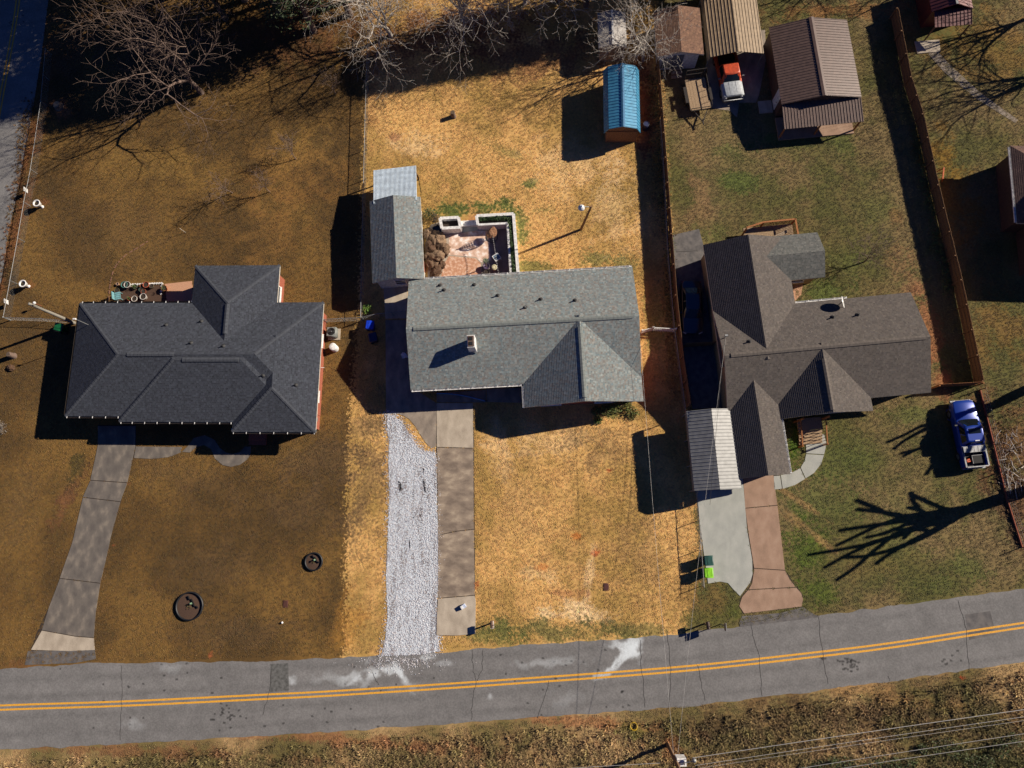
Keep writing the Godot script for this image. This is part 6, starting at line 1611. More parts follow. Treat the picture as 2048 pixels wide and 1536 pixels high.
func chain_fence(label, pts, h, step = 3.0):
	var f = thing("chain_link_fence", label, "fence", Vector3.ZERO)
	var p = resample(pts, step)
	for q in p:
		var o = obj(f, "post", Shape.new().tube(on(q), on(q, h + 0.05), 0.03, 0.03, 8), M.galv)
		obj(o, "cap", Shape.new().lathe([Vector2(0.04, h + 0.03), Vector2(0.035, h + 0.07), Vector2(0, h + 0.09)], 8, on(q)), M.galv)
	var rail = Shape.new()
	for i in p.size() - 1: rail.tube(on(p[i], h), on(p[i + 1], h), 0.024, 0.024, 6)
	obj(f, "top_rail", rail, M.galv)
	var wires = Shape.new()
	for i in p.size() - 1:
		var a = p[i]
		var b = p[i + 1]
		var l = (b - a).length()
		var k = int(l / 0.11)
		var run = h * 0.95
		for q in range(-int(run / l * k) - 1, k):
			for sgn in [1, -1]:
				var t0 = float(q) / k
				var t1 = t0 + run / l
				var y0 = 0.04
				var y1 = h
				if t0 < 0:
					y0 = lerpf(0.04, h, -t0 / (t1 - t0)); t0 = 0.0
				if t1 > 1:
					y1 = lerpf(y0, h, (1 - t0) / (t1 - t0)) if y0 < 0.05 else h; t1 = 1.0
				if t1 <= t0: continue
				var pa = on(a.lerp(b, t0), y0 if sgn > 0 else h + 0.04 - y0)
				var pb = on(a.lerp(b, t1), y1 if sgn > 0 else h + 0.04 - y1)
				wires.tube(pa, pb, 0.0025, 0.0025, 3, false)
	var w = obj(f, "wire_mesh", wires, M.galv)
	w.set_meta("kind", "stuff")
	return f

func fences():
	board_fence("tall brown board fence down the right lot's far side", [Vector2(32.45, -46.06), Vector2(32.91, -39.10), Vector2(33.54, -35.44), Vector2(34.11, -28.72), Vector2(35.04, -20.14), Vector2(35.73, -11.50)], 1.4, M.cedar_old, 3, -1.0)
	board_fence("short board fence from right house corner to the tall fence", [Vector2(32.22, -11.24), Vector2(35.72, -11.42)], 1.35, M.cedar, 4, -1.0)
	board_fence("board fence between the middle and the right lot", [Vector2(10.71, -41.42), Vector2(11.00, -31.85), Vector2(11.19, -24.67), Vector2(11.35, -19.14), Vector2(11.66, -13.80), Vector2(12.06, -9.70)], 1.45, M.cedar_old, 5, -1.0)
	board_fence("low board gate across the shaded side drive", [Vector2(11.93, -14.94), Vector2(14.81, -15.08)], 1.3, M.cedar_old, 6, -1.0)
	chain_fence("chain link fence along the side street and left lot", [Vector2(-47.54, -44.89), Vector2(-47.27, -39.35), Vector2(-47.30, -35.73), Vector2(-47.34, -32.35), Vector2(-47.53, -29.08), Vector2(-47.63, -25.58), Vector2(-47.78, -21.53), Vector2(-47.92, -18.13)], 0.95, 2.9)
	chain_fence("short chain link fence from street corner to the left house", [Vector2(-47.91, -18.08), Vector2(-44.50, -17.94), Vector2(-41.93, -17.68)], 0.95, 2.9)
	chain_fence("chain link fence between left and middle back yards", [Vector2(-16.29, -46.55), Vector2(-16.24, -40.17), Vector2(-16.14, -34.01), Vector2(-16.04, -28.07), Vector2(-15.94, -22.34), Vector2(-15.80, -17.70)], 1.0, 3.0)
	chain_fence("chain link stretch joining left house to the yard fence", [Vector2(-19.04, -17.52), Vector2(-17.44, -17.59), Vector2(-15.84, -17.61)], 1.0, 1.6)
	chain_fence("chain link gate beside the blue bins", [Vector2(-15.71, -17.66), Vector2(-14.34, -17.96), Vector2(-11.91, -18.15)], 1.0, 1.6)
	chain_fence("chain link fence down the right side of the middle lot", [Vector2(10.71, -35.82), Vector2(10.82, -29.43), Vector2(10.85, -22.81), Vector2(11.10, -16.37), Vector2(11.74, -9.06), Vector2(12.34, -2.62), Vector2(12.43, 1.99), Vector2(12.49, 4.80)], 1.0, 3.0)
	# white gate
	var g = thing("white_gate", "white picket gate between the middle house and board fence", "gate", Vector3.ZERO)
	for q in [[Vector3(8.36, 0, -16.18), Vector3(9.31, 0, -16.43)], [Vector3(9.35, 0, -16.43), Vector3(11.22, 0, -16.28)]]:
		for y in [0.25, 0.6, 0.95]:
			obj(g, "rail", Shape.new().bar(q[0] + Vector3(0, y, 0), q[1] + Vector3(0, y, 0), 0.05, 0.08), M.white)
		var k = int((q[1] - q[0]).length() / 0.14)
		for i in k + 1:
			obj(g, "picket", Shape.new().box(q[0].lerp(q[1], float(i) / k) + Vector3(0, 0.55, 0.04), Vector3(0.06, 1.05, 0.02)), M.white)
		for e in q:
			obj(g, "post", Shape.new().box(e + Vector3(0, 0.58, 0), Vector3(0.1, 1.16, 0.1)), M.white)
	# low wire fence with a board on the far right
	var wf = thing("wire_fence", "low wire fence with reddish bottom board beside the pickup", "fence", Vector3.ZERO)
	var pts = resample([Vector2(36.07, -10.99), Vector2(36.59, -6.41), Vector2(37.08, -1.97), Vector2(37.75, 1.75)], 2.6)
	for i in pts.size() - 1:
		obj(wf, "bottom_board", Shape.new().bar(on(pts[i], 0.12), on(pts[i + 1], 0.12), 0.06, 0.24), M.brick)
		for y in [0.45, 0.75, 1.0]:
			obj(wf, "wire", Shape.new().tube(on(pts[i], y), on(pts[i + 1], y), 0.008, 0.008, 4, false), M.galv)
	for q in pts:
		obj(wf, "post", Shape.new().tube(on(q), on(q, 1.05), 0.04, 0.04, 8), M.pole_wood)

# ---------------------------------------------------------------- poles and wires
func hang(a, b, sag, n = 24):
	var pts = []
	for i in n + 1:
		var t = float(i) / n
		pts.append(a.lerp(b, t) - Vector3(0, sag * 4 * t * (1 - t), 0))
	return pts

func cable(label, a, b, sag, r = 0.012, material = null, group = ""):
	tag(obj(self, "cable", Shape.new().path(hang(a, b, sag), r, 5), material if material else M.black), label, "cable", group)

func poles_and_wires():
	var p = thing("utility_pole", "weathered grey utility pole beside the left brick house", "pole", Vector3(-41.98, 0, -17.77))
	obj(p, "shaft", Shape.new().tube(Vector3.ZERO, Vector3(-0.05, 5.7, 0), 0.15, 0.11, 12), M.pole_grey)
	obj(p, "pole_top", Shape.new().lathe([Vector2(0.115, 5.7), Vector2(0.06, 5.74), Vector2(0, 5.75)], 10, Vector3(-0.05, 0, 0)), M.pole_grey)
	obj(p, "insulator", Shape.new().lathe([Vector2(0.04, 0), Vector2(0.06, 0.05), Vector2(0.03, 0.12), Vector2(0, 0.13)], 8, Vector3(0.1, 5.4, 0.05)), M.bronze)
	var y = thing("yard_light", "brown wooden yard light pole with white lamp behind the middle house", "lamp post", Vector3(3.43, 0, -25.81))
	obj(y, "shaft", Shape.new().tube(Vector3.ZERO, Vector3(0.62, 4.7, 0.0), 0.12, 0.09, 12), M.pole_wood)
	obj(y, "bracket", Shape.new().tube(Vector3(0.6, 4.55, 0), Vector3(0.05, 4.75, 0.05), 0.035, 0.035, 8), M.galv)
	obj(y, "lamp_head", Shape.new().lathe([Vector2(0, 0.2), Vector2(0.1, 0.18), Vector2(0.24, 0.06), Vector2(0.3, -0.06), Vector2(0.22, -0.12), Vector2(0, -0.14)], 16, Vector3(-0.2, 4.72, 0.1)), M.white_gloss)
	obj(y, "photocell", Shape.new().tube(Vector3(-0.2, 4.9, 0.1), Vector3(-0.2, 5.0, 0.1), 0.05, 0.05, 10), mat(rgb(40, 90, 150), 0.4))
	# the pole south of the road with its transformer
	var base = Vector3(9.30, 0, 16.55)
	var u = thing("utility_pole", "utility pole with white transformer on the south verge", "pole", base)
	obj(u, "shaft", Shape.new().tube(Vector3.ZERO, Vector3(-0.1, 8.2, 0.35), 0.16, 0.11, 12), M.pole_wood)
	var tr = obj(u, "transformer", Shape.new().box(Vector3(0.35, 3.5, 0.15), Vector3(0.66, 0.9, 0.55)), M.white)
	for k in 2:
		obj(tr, "bushing", Shape.new().tube(Vector3(0.2 + 0.3 * k, 3.95, 0.2), Vector3(0.2 + 0.3 * k, 4.2, 0.25), 0.05, 0.03, 8), mat(rgb(150, 96, 80), 0.4))
	obj(u, "cross_arm", Shape.new().bar(Vector3(-0.9, 5.0, 0.55), Vector3(0.9, 5.1, 0.3), 0.09, 0.11), M.pole_grey)
	for x in [-0.8, 0.8]:
		obj(u, "insulator", Shape.new().lathe([Vector2(0.04, 0), Vector2(0.07, 0.06), Vector2(0.04, 0.14), Vector2(0, 0.15)], 8, Vector3(x, 5.14, 0.42)), M.white_gloss)
	obj(u, "street_lamp_arm", Shape.new().tube(Vector3(0.1, 4.2, 0.2), Vector3(1.1, 4.45, -0.1), 0.03, 0.03, 8), M.galv)
	obj(u, "street_lamp_head", Shape.new().lathe([Vector2(0, 0.12), Vector2(0.12, 0.08), Vector2(0.17, -0.05), Vector2(0, -0.09)], 12, Vector3(1.15, 4.45, -0.12)), M.galv)
	var grp = "overhead lines along the south verge"
	var silver = mat(rgb(178, 176, 172), 0.5, 0.3, false)
	var spec = [[Vector3(10.21, 5.1, 16.06), Vector3(41.94, 5.1, 11.40), 0.02, "uppermost pale overhead line running right from the utility pole"], [Vector3(10.46, 4.6, 16.70), Vector3(42.25, 4.6, 11.96), 0.014, "second overhead line from the top right of the utility pole"], [Vector3(10.86, 4.3, 16.95), Vector3(42.43, 4.3, 12.29), 0.01, "third thin overhead line right of the utility pole"], [Vector3(13.43, 5.1, 17.31), Vector3(41.69, 5.1, 12.90), 0.014, "fourth overhead line near the bottom right corner"], [Vector3(16.18, 5.1, 17.27), Vector3(41.60, 5.1, 13.44), 0.014, "lowest overhead line near the bottom right corner"], [Vector3(7.93, 5.1, 16.42), Vector3(-17.64, 5.1, 18.28), 0.016, "overhead line running left from the utility pole"]]
	for q in spec: cable(q[3], q[0], q[1], 0.15, q[2], silver, grp)
	cable("pale service line from the utility pole to the middle house", Vector3(9.05, 4.2, 16.01), Vector3(7.87, 3.3, -14.32), 0.35, 0.009, silver)
	cable("service line from the utility pole to the right house mast", Vector3(9.35, 4.3, 15.98), Vector3(14.5, 4.3, -14.75), 0.6, 0.009, silver)
	cable("dark line drooping beside the right house mast", Vector3(12.69, 3.6, -1.51), Vector3(14.45, 4.25, -14.7), 0.2, 0.012)
	cable("cable from the grey utility pole to the left house mast", Vector3(-41.98, 0, -17.77) + Vector3(0, 5.4, 0), Vector3(-38.7, 4.6, -16.75), 0.12, 0.012)
	cable("line running left from the grey utility pole", Vector3(-41.98, 0, -17.77) + Vector3(-0.05, 5.5, 0), Vector3(-52.56, 5.5, -14.04), 0.3, 0.012)

# ---------------------------------------------------------------- things in the yards
func wheelie(label, at, turn, col, lid_col, group = ""):
	var t = thing("wheeled_bin", label, "bin", at, turn, group)
	obj(t, "body", Shape.new().loft([sq(0.24, 0.26, 0.06), sq(0.27, 0.3, 0.4), sq(0.32, 0.36, 0.98), sq(0.34, 0.38, 1.0)]), mat(col, 0.5))
	var lid = obj(t, "lid", Shape.new().loft([sq(0.35, 0.39, 1.0), sq(0.35, 0.39, 1.03), sq(0.3, 0.33, 1.08), sq(0.26, 0.29, 1.085)]), mat(lid_col, 0.45))
	obj(lid, "lid_groove", Shape.new().box(Vector3(-0.12, 1.09, 0), Vector3(0.04, 0.012, 0.55)), mat(lid_col.darkened(0.2), 0.45))
	obj(t, "handle", Shape.new().tube(Vector3(-0.42, 0.98, -0.25), Vector3(-0.42, 0.98, 0.25), 0.02, 0.02, 8), M.black)
	for z in [-0.28, 0.28]:
		obj(t, "wheel", turned_z2(0.13, Vector3(-0.3, 0.13, z)), M.rubber)

func turned_z2(r, at):
	return Shape.new().tube(at + Vector3(0, 0, -0.03), at + Vector3(0, 0, 0.03), r, r, 14)

func yard_things():
	wheelie("bright blue wheeled bin beside the chain link gate", Vector3(-14.97, 0, -16.96), -0.1, rgb(18, 52, 176), rgb(22, 66, 210))
	wheelie("dark navy wheeled bin in the shade below the blue one", Vector3(-14.67, 0, -15.87), 0.2, rgb(20, 28, 70), rgb(24, 32, 78))
	wheelie("dark green wheeled bin on the pale parking pad", Vector3(12.95, 0, 2.77), 0.05, rgb(30, 72, 66), rgb(36, 82, 74))
	wheelie("lime green wheeled bin on the pale parking pad", Vector3(12.90, 0, 3.71), 0.02, rgb(118, 190, 30), rgb(140, 214, 40))
	wheelie("green wheeled bin by the left house corner", Vector3(-42.69, 0, -17.13), 1.4, rgb(16, 84, 46), rgb(20, 96, 54))
	# air conditioner and white tank at the left house
	var ac = thing("air_conditioner", "grey air conditioner unit beside the brick wall", "air conditioner", Vector3(-18.37, 0, -16.46))
	obj(ac, "pad", Shape.new().box(Vector3(0.05, 0.05, 0.05), Vector3(1.05, 0.1, 1.0)), M.concrete)
	obj(ac, "cabinet", Shape.new().loft([sq(0.38, 0.38, 0.1), sq(0.4, 0.4, 0.14), sq(0.4, 0.4, 0.82), sq(0.37, 0.37, 0.86)]), mat(rgb(138, 142, 138), 0.5))
	for k in 5:
		obj(ac, "fan_guard_ring", Shape.new().lathe([Vector2(0.06 + 0.06 * k, 0.88), Vector2(0.075 + 0.06 * k, 0.9), Vector2(0.09 + 0.06 * k, 0.88)], 20), M.black)
	obj(ac, "fan_hub", Shape.new().lathe([Vector2(0.06, 0.86), Vector2(0.05, 0.92), Vector2(0, 0.93)], 12), M.steel)
	obj(ac, "fan_shroud", Shape.new().lathe([Vector2(0, 0.868), Vector2(0.34, 0.866)], 20), M.pipe)
	var tk = thing("water_tank", "white round topped tank beside the brick house wall", "tank", Vector3(-18.17, 0, -15.10))
	obj(tk, "tank", Shape.new().lathe([Vector2(0.3, 0), Vector2(0.32, 0.1), Vector2(0.32, 0.78), Vector2(0.3, 0.84)], 24), M.white)
	obj(tk, "tank_lid", Shape.new().lathe([Vector2(0.33, 0.82), Vector2(0.33, 0.87), Vector2(0.25, 0.9), Vector2(0, 0.91)], 24), M.white)
	# pots on the bed behind the left house
	var pots = [[Vector3(-37.57, 0, -21.18), 0.3, 0.4, rgb(70, 130, 124), "teal glazed pot second from the left in the back row"], [Vector3(-37.29, 0, -21.17), 0.3, 0.42, rgb(196, 192, 184), "white pot in the back row of the pot bed"], [Vector3(-36.62, 0, -21.02), 0.22, 0.3, rgb(70, 68, 62), "small dark pot with bare stems in the back row"], [Vector3(-35.99, 0, -21.10), 0.2, 0.28, rgb(150, 84, 50), "small rust coloured pot in the back row"], [Vector3(-35.57, 0, -21.14), 0.28, 0.4, rgb(178, 90, 62), "large terracotta pot in the back row"], [Vector3(-35.10, 0, -21.04), 0.2, 0.3, rgb(92, 84, 66), "olive pot right of the large terracotta pot"], [Vector3(-33.88, 0, -20.79), 0.28, 0.4, rgb(160, 98, 60), "brown pot standing alone on the pea gravel"], [Vector3(-38.25, 0, -20.67), 0.24, 0.3, rgb(96, 88, 56), "mossy green pot at the left end of the bed"], [Vector3(-36.50, 0, -19.84), 0.27, 0.4, rgb(206, 200, 192), "white pot in the front row by the eave"], [Vector3(-35.69, 0, -20.02), 0.3, 0.44, rgb(200, 196, 190), "larger white pot in the front row by the eave"], [Vector3(-37.06, 0, -19.90), 0.18, 0.26, rgb(196, 86, 44), "small orange pot in the front row"], [Vector3(-35.79, 0, -20.54), 0.24, 0.3, rgb(140, 70, 46), "reddish shallow pot in the middle of the bed"], [Vector3(-38.32, 0, -21.33), 0.14, 0.2, rgb(216, 176, 150), "little pink pot at the far left of the bed"], [Vector3(-36.04, 0, -20.73), 0.2, 0.3, rgb(60, 84, 76), "dark green pot in the middle of the bed"]]
	for i in pots.size():
		var q = pots[i]
		pot_at("flower_pot", q[0], q[1], q[2], q[3], q[4], "pots on the bed behind the left house", 300 + i if i % 4 == 2 else -1)
	tag(obj(self, "shrub_bed", Shape.new().plate([Vector2(-38.33, -21.00), Vector2(-34.01, -21.21), Vector2(-33.68, -19.61), Vector2(-38.36, -19.59)], -0.01, 0.04), M.mulch), "mulch bed under the rows of pots", "garden bed")
	var rim = thing("bed_border", "white stone border round the pot bed", "border", Vector3.ZERO)
	for k in 16:
		obj(rim, "stone", Shape.new().box(on(Vector2(-37.62, -21.27).lerp(Vector2(-34.30, -21.36), k / 15.0), 0.06), Vector3(0.16, 0.12, 0.14), Basis(Vector3.UP, rng.randf())), M.white)
	for k in 5:
		obj(rim, "stone", Shape.new().box(on(Vector2(-34.25, -21.31).lerp(Vector2(-34.25, -20.37), k / 4.0), 0.06), Vector3(0.15, 0.12, 0.15), Basis(Vector3.UP, rng.randf())), M.white)
	var tq = thing("garden_bench", "turquoise wooden garden seat at the end of the pot bed", "bench", Vector3(-38.01, 0, -20.10), 0.2)
	for k in 4:
		obj(tq, "seat_slat", Shape.new().box(Vector3(0, 0.4, -0.3 + 0.18 * k), Vector3(0.5, 0.03, 0.15)), mat(rgb(120, 172, 178), 0.6))
	for k in 3:
		obj(tq, "back_slat", Shape.new().box(Vector3(-0.26, 0.55 + 0.14 * k, 0), Vector3(0.03, 0.11, 0.7)), mat(rgb(120, 172, 178), 0.6))
	for c in [Vector2(-0.22, -0.3), Vector2(0.22, -0.3), Vector2(-0.22, 0.3), Vector2(0.22, 0.3)]:
		obj(tq, "leg", Shape.new().box(on(c, 0.2), Vector3(0.05, 0.4, 0.05)), mat(rgb(120, 172, 178), 0.6))
	# white urns on the left lawn
	urn(Vector3(-46.41, 0, -29.01), "white urn planter on the left lawn, upper of two by the street fence")
	urn(Vector3(-46.67, 0, -21.27), "white urn planter on the left lawn, lower of two by the street fence")
	var gz = thing("garden_light", "white globe garden light on a thin stem near the street corner", "lamp", Vector3(-45.25, 0, -19.40))
	obj(gz, "stem", Shape.new().tube(Vector3.ZERO, Vector3(0, 0.9, 0), 0.02, 0.02, 8), M.brick)
	obj(gz, "globe", Shape.new().lathe([Vector2(0, 0.78), Vector2(0.1, 0.82), Vector2(0.14, 0.92), Vector2(0.1, 1.02), Vector2(0, 1.06)], 14), M.white_gloss)
	for q in [[Vector3(-47.70, 0.6, -30.39), "small white sign hung on the street fence by the urn"], [Vector3(-48.04, 0.6, -19.63), "small white sign hung on the street fence near its corner"]]:
		var sg = thing("fence_sign", q[1], "sign", q[0], 0.2)
		obj(sg, "plate", Shape.new().box(Vector3(0, 0.1, 0), Vector3(0.04, 0.5, 0.42)), M.white)
		obj(sg, "tie", Shape.new().box(Vector3(0.02, 0.33, 0), Vector3(0.05, 0.03, 0.3)), M.galv)
	# round beds with black edging
	ring_bed(Vector3(-29.24, 0, 6.54), 1.1, 21, "larger round black edged flower bed on the left front lawn")
	ring_bed(Vector3(-19.09, 0, 2.96), 0.7, 22, "smaller round black edged flower bed on the left front lawn")
	# curved line of bricks
	var old_brick = mat(rgb(140, 102, 82), 0.9)
	var bricks = thing("brick_edging", "curved line of old bricks set in the left back lawn", "edging", Vector3.ZERO)
	var bl = smooth_line([Vector2(-36.09, -25.36), Vector2(-37.05, -24.70), Vector2(-38.01, -24.05), Vector2(-38.75, -23.10), Vector2(-39.07, -21.77), Vector2(-39.08, -19.78)], 0.24)
	for i in bl.size() - 1:
		if i % 7 == 5 or i % 4 == 1: continue
		var d = bl[i + 1] - bl[i]
		obj(bricks, "brick", Shape.new().box(on(bl[i], 0.02), Vector3(0.17, 0.06, 0.09), Basis(Vector3.UP, -atan2(d.y, d.x) + rng.randf_range(-0.25, 0.25))), old_brick)
	var pst = thing("marker_post", "thin pale marker post on the left back lawn", "post", Vector3(-32.58, 0, -26.22))
	obj(pst, "shaft", Shape.new().tube(Vector3.ZERO, Vector3(-0.06, 0.85, 0), 0.02, 0.02, 8), M.offwhite)
	obj(pst, "cap", Shape.new().lathe([Vector2(0.03, 0), Vector2(0.03, 0.05), Vector2(0, 0.07)], 8, Vector3(-0.06, 0.85, 0)), M.offwhite)
	stump(Vector3(-47.17, 0, -14.79), 0.24, 0.75, "pale cut tree stump at the far left edge")
	boulder(Vector3(-47.25, 0, -13.69), Vector3(0.42, 0.2, 0.34), 31, "flat grey stone on the lawn below the stump")
	stump(Vector3(-46.13, 0, -39.26), 0.38, 0.4, "dark low stump on bare soil near the side street")
	stump(Vector3(-8.15, 0, -37.20), 0.22, 0.7, "dark narrow stump in the middle back yard")
	for q in [[Vector3(-21.27, 0, 6.34), "rusty brown utility cover on the left front lawn", rgb(96, 54, 44)], [Vector3(4.87, 0, 4.90), "dark red utility cover on the middle front lawn", rgb(92, 48, 44)]]:
		var uc = thing("utility_cover", q[1], "cover", q[0])
		obj(uc, "frame", Shape.new().loft([sq(0.22, 0.3, 0.0), sq(0.2, 0.28, 0.05)]), mat(q[2], 0.8))
		obj(uc, "lid", Shape.new().loft([sq(0.17, 0.25, 0.05), sq(0.16, 0.24, 0.065)]), mat(q[2].darkened(0.15), 0.8))
	var ball = thing("play_ball", "small white ball lying on the left front lawn", "ball", Vector3(-21.43, 0, 7.79))
	obj(ball, "ball", Shape.new().lathe([Vector2(0, 0), Vector2(0.07, 0.03), Vector2(0.1, 0.1), Vector2(0.07, 0.17), Vector2(0, 0.2)], 12), M.white)
	# mailboxes and sign by the road
	mailbox(Vector3(-4.25, 0, 7.69), 0.05, rgb(120, 96, 80), "brown mailbox with white door at the end of the middle drive", true)
	mailbox(Vector3(12.62, 0, 7.67), 0.1, rgb(76, 60, 50), "dark brown mailbox on a post by the right drive", false)
	var ys = thing("yard_sign", "thin upright yard sign on a post by the right drive", "sign", Vector3(13.87, 0, 7.70))
	obj(ys, "post", Shape.new().tube(Vector3(0, 0, 0), Vector3(0, 1.75, 0), 0.035, 0.035, 8), M.galv)
	obj(ys, "arm", Shape.new().bar(Vector3(0, 1.7, -0.3), Vector3(0, 1.7, 0.3), 0.04, 0.04), M.galv)
	obj(ys, "panel", Shape.new().box(Vector3(0, 1.36, 0.05), Vector3(0.03, 0.55, 0.55)), M.plank_grey)
	var bx = thing("parcel_box", "white box with blue side standing on the concrete drive", "box", Vector3(-6.64, 0.07, 6.46), 0.6)
	obj(bx, "carton", Shape.new().box(Vector3(0, 0.15, 0), Vector3(0.42, 0.3, 0.3)), mat(rgb(196, 208, 232), 0.7))
	obj(bx, "lid_flap", Shape.new().box(Vector3(-0.1, 0.306, 0), Vector3(0.2, 0.008, 0.3)), M.white)
	obj(bx, "tape", Shape.new().box(Vector3(-0.213, 0.16, 0), Vector3(0.006, 0.2, 0.2)), mat(rgb(150, 60, 44), 0.7))
	var lf = thing("rubbish_scrap", "crumpled white paper on the shaded concrete by the house", "litter", Vector3(-12.10, 0.04, -14.44))
	obj(lf, "sheet", crumple(0.3, 4), M.white)
	obj(lf, "torn_piece", crumple(0.14, 6, Vector3(0.25, 0, 0.12)), M.white)
	var hose = thing("garden_hose", "pale blue garden hose lying along the middle house front", "hose", Vector3.ZERO)
	var hp = []
	for q in smooth_line([Vector2(-9.16, -11.07), Vector2(-8.04, -11.02), Vector2(-6.74, -10.83), Vector2(-5.02, -10.39)], 0.2): hp.append(on(q, 0.09))
	obj(hose, "tube", Shape.new().path(hp, 0.05, 8), mat(rgb(86, 140, 200), 0.5))
	obj(hose, "nozzle", Shape.new().tube(hp[hp.size() - 1], hp[hp.size() - 1] + Vector3(0.2, 0.02, 0.03), 0.03, 0.05, 8), M.bronze)
	var drum = thing("rain_barrel", "dark blue barrel at the corner of the blue roofed shed", "barrel", Vector3(9.43, 0, -35.45))
	obj(drum, "barrel", Shape.new().lathe([Vector2(0.26, 0), Vector2(0.3, 0.3), Vector2(0.3, 0.6), Vector2(0.26, 0.9), Vector2(0.24, 0.9), Vector2(0.23, 0.86)], 18), mat(rgb(34, 40, 70), 0.5))
	obj(drum, "lid", Shape.new().lathe([Vector2(0, 0.875), Vector2(0.235, 0.87)], 18), mat(rgb(44, 52, 90), 0.5))
	var of = thing("saw_horse", "orange painted wooden frame beside the tall board fence", "frame", Vector3(34.99, 0, -30.12), -0.2)
	obj(of, "beam", Shape.new().box(Vector3(0, 0.7, 0), Vector3(0.1, 0.08, 1.1)), mat(rgb(196, 96, 40), 0.7))
	for z in [-0.45, 0.45]:
		for sx in [-1, 1]:
			obj(of, "leg", Shape.new().bar(Vector3(0, 0.7, z), Vector3(sx * 0.28, 0, z), 0.05, 0.05), mat(rgb(196, 96, 40), 0.7))
	# pipe ring and tyre on the verge
	var ty = thing("yellow_hoop", "yellow plastic hoop standing in the verge grass", "hoop", Vector3(6.73, 0, 15.32), 0.3)
	obj(ty, "hoop", hoop(0.26, 0.05), mat(rgb(196, 160, 30), 0.6))
	obj(ty, "stake", Shape.new().tube(Vector3(0, 0, 0), Vector3(0, 0.2, 0), 0.02, 0.02, 6), M.black)
	# brush pile
	var bp = thing("brush_pile", "heap of cut grey branches at the right edge", "brush pile", Vector3(37.87, 0, -4.98))
	var r = RandomNumberGenerator.new()
	r.seed = 90
	for k in 70:
		var c = Vector3(r.randf_range(-1.1, 1.3), r.randf_range(0.05, 0.7), r.randf_range(-2.4, 2.6))
		var d = Vector3(r.randfn(0.2, 0.5), r.randfn(0, 0.22), r.randfn(0.8, 0.6)).normalized() * r.randf_range(0.5, 1.5)
		var w = r.randf_range(0.012, 0.045)
		var a = c - d / 2
		var b = c + d / 2
		a.y = max(a.y, 0.04); b.y = max(b.y, 0.04)
		var m2 = (a + b) / 2 + Vector3(r.randfn(0, 0.08), 0.03, r.randfn(0, 0.08))
		obj(bp, "branch", Shape.new().tube(a, m2, w, w * 0.85, 5).tube(m2, b, w * 0.85, w * 0.5, 5), M.bark_pale if k % 3 else M.bark)

func hoop(r, w):
	var p = []
	for i in 21: p.append(Vector3(cos(TAU * i / 20) * r, 0.12 + 0.1 * sin(TAU * i / 20), sin(TAU * i / 20) * r))
	return Shape.new().path(p, w, 7)

func crumple(r, seed_, at = Vector3.ZERO):
	var rr = RandomNumberGenerator.new()
	rr.seed = seed_
	var s = Shape.new()
	var rim_ = []
	for i in 9: rim_.append(at + Vector3(cos(TAU * i / 9) * r * rr.randf_range(0.6, 1.1), rr.randf_range(0.01, 0.1), sin(TAU * i / 9) * r * rr.randf_range(0.6, 1.1)))
	for i in 9: s.tri(at + Vector3(0, 0.07, 0), rim_[i], rim_[(i + 1) % 9])
	return s

func urn(at, label):
	var t = thing("urn_planter", label, "planter", at, 0.0, "white urns on the left lawn")
	obj(t, "urn", Shape.new().lathe([Vector2(0.15, 0), Vector2(0.15, 0.05), Vector2(0.09, 0.14), Vector2(0.1, 0.3), Vector2(0.24, 0.48), Vector2(0.31, 0.78), Vector2(0.35, 0.82), Vector2(0.33, 0.86), Vector2(0.24, 0.84), Vector2(0.22, 0.74)], 20), M.white)
	obj(t, "soil", Shape.new().lathe([Vector2(0, 0.77), Vector2(0.235, 0.75)], 16), M.soil)
	obj(t, "dead_stems", leaves(0.1, 0.1, 20, int(at.z * 10) + 900, [Color(0.1, 0.07, 0.03), Color(0.06, 0.05, 0.02)], Vector3(0, 0.82, 0), 0.08), M.leaf)

func ring_bed(at, r, seed_, label):
	var t = thing("ring_bed", label, "flower bed", at, 0.0, "round beds on the left front lawn")
	obj(t, "edging", Shape.new().lathe([Vector2(r - 0.06, 0.0), Vector2(r - 0.05, 0.2), Vector2(r + 0.05, 0.2), Vector2(r + 0.06, 0.0)], 40), M.black)
	obj(t, "mulch", Shape.new().lathe([Vector2(0, 0.1), Vector2(r * 0.6, 0.085), Vector2(r - 0.05, 0.06)], 30), M.mulch)
	var s = Shape.new()
	var p = []
	for i in 7: p.append(Vector3(r * (-0.15 + 0.14 * i), 0.16, r * (-0.75 + 0.95 * i / 6.0 + 0.12 * sin(i * 2.0))))
	for i in 6: s.bar(p[i], p[i + 1], 0.04, 0.14)
	obj(t, "inner_edging", s, M.black)
	obj(t, "ornament", Shape.new().lathe([Vector2(0.08, 0.1), Vector2(0.11, 0.16), Vector2(0.06, 0.3), Vector2(0.08, 0.36), Vector2(0, 0.42)], 10, Vector3(r * 0.15, 0, -r * 0.2)), mat(rgb(120, 150, 120), 0.6))
	obj(t, "plant", leaves(r * 0.25, 0.12, 50, seed_, [Color(0.12, 0.08, 0.03), Color(0.07, 0.09, 0.03), Color(0.16, 0.09, 0.03)], Vector3(0, 0.18, 0), 0.1), M.leaf)

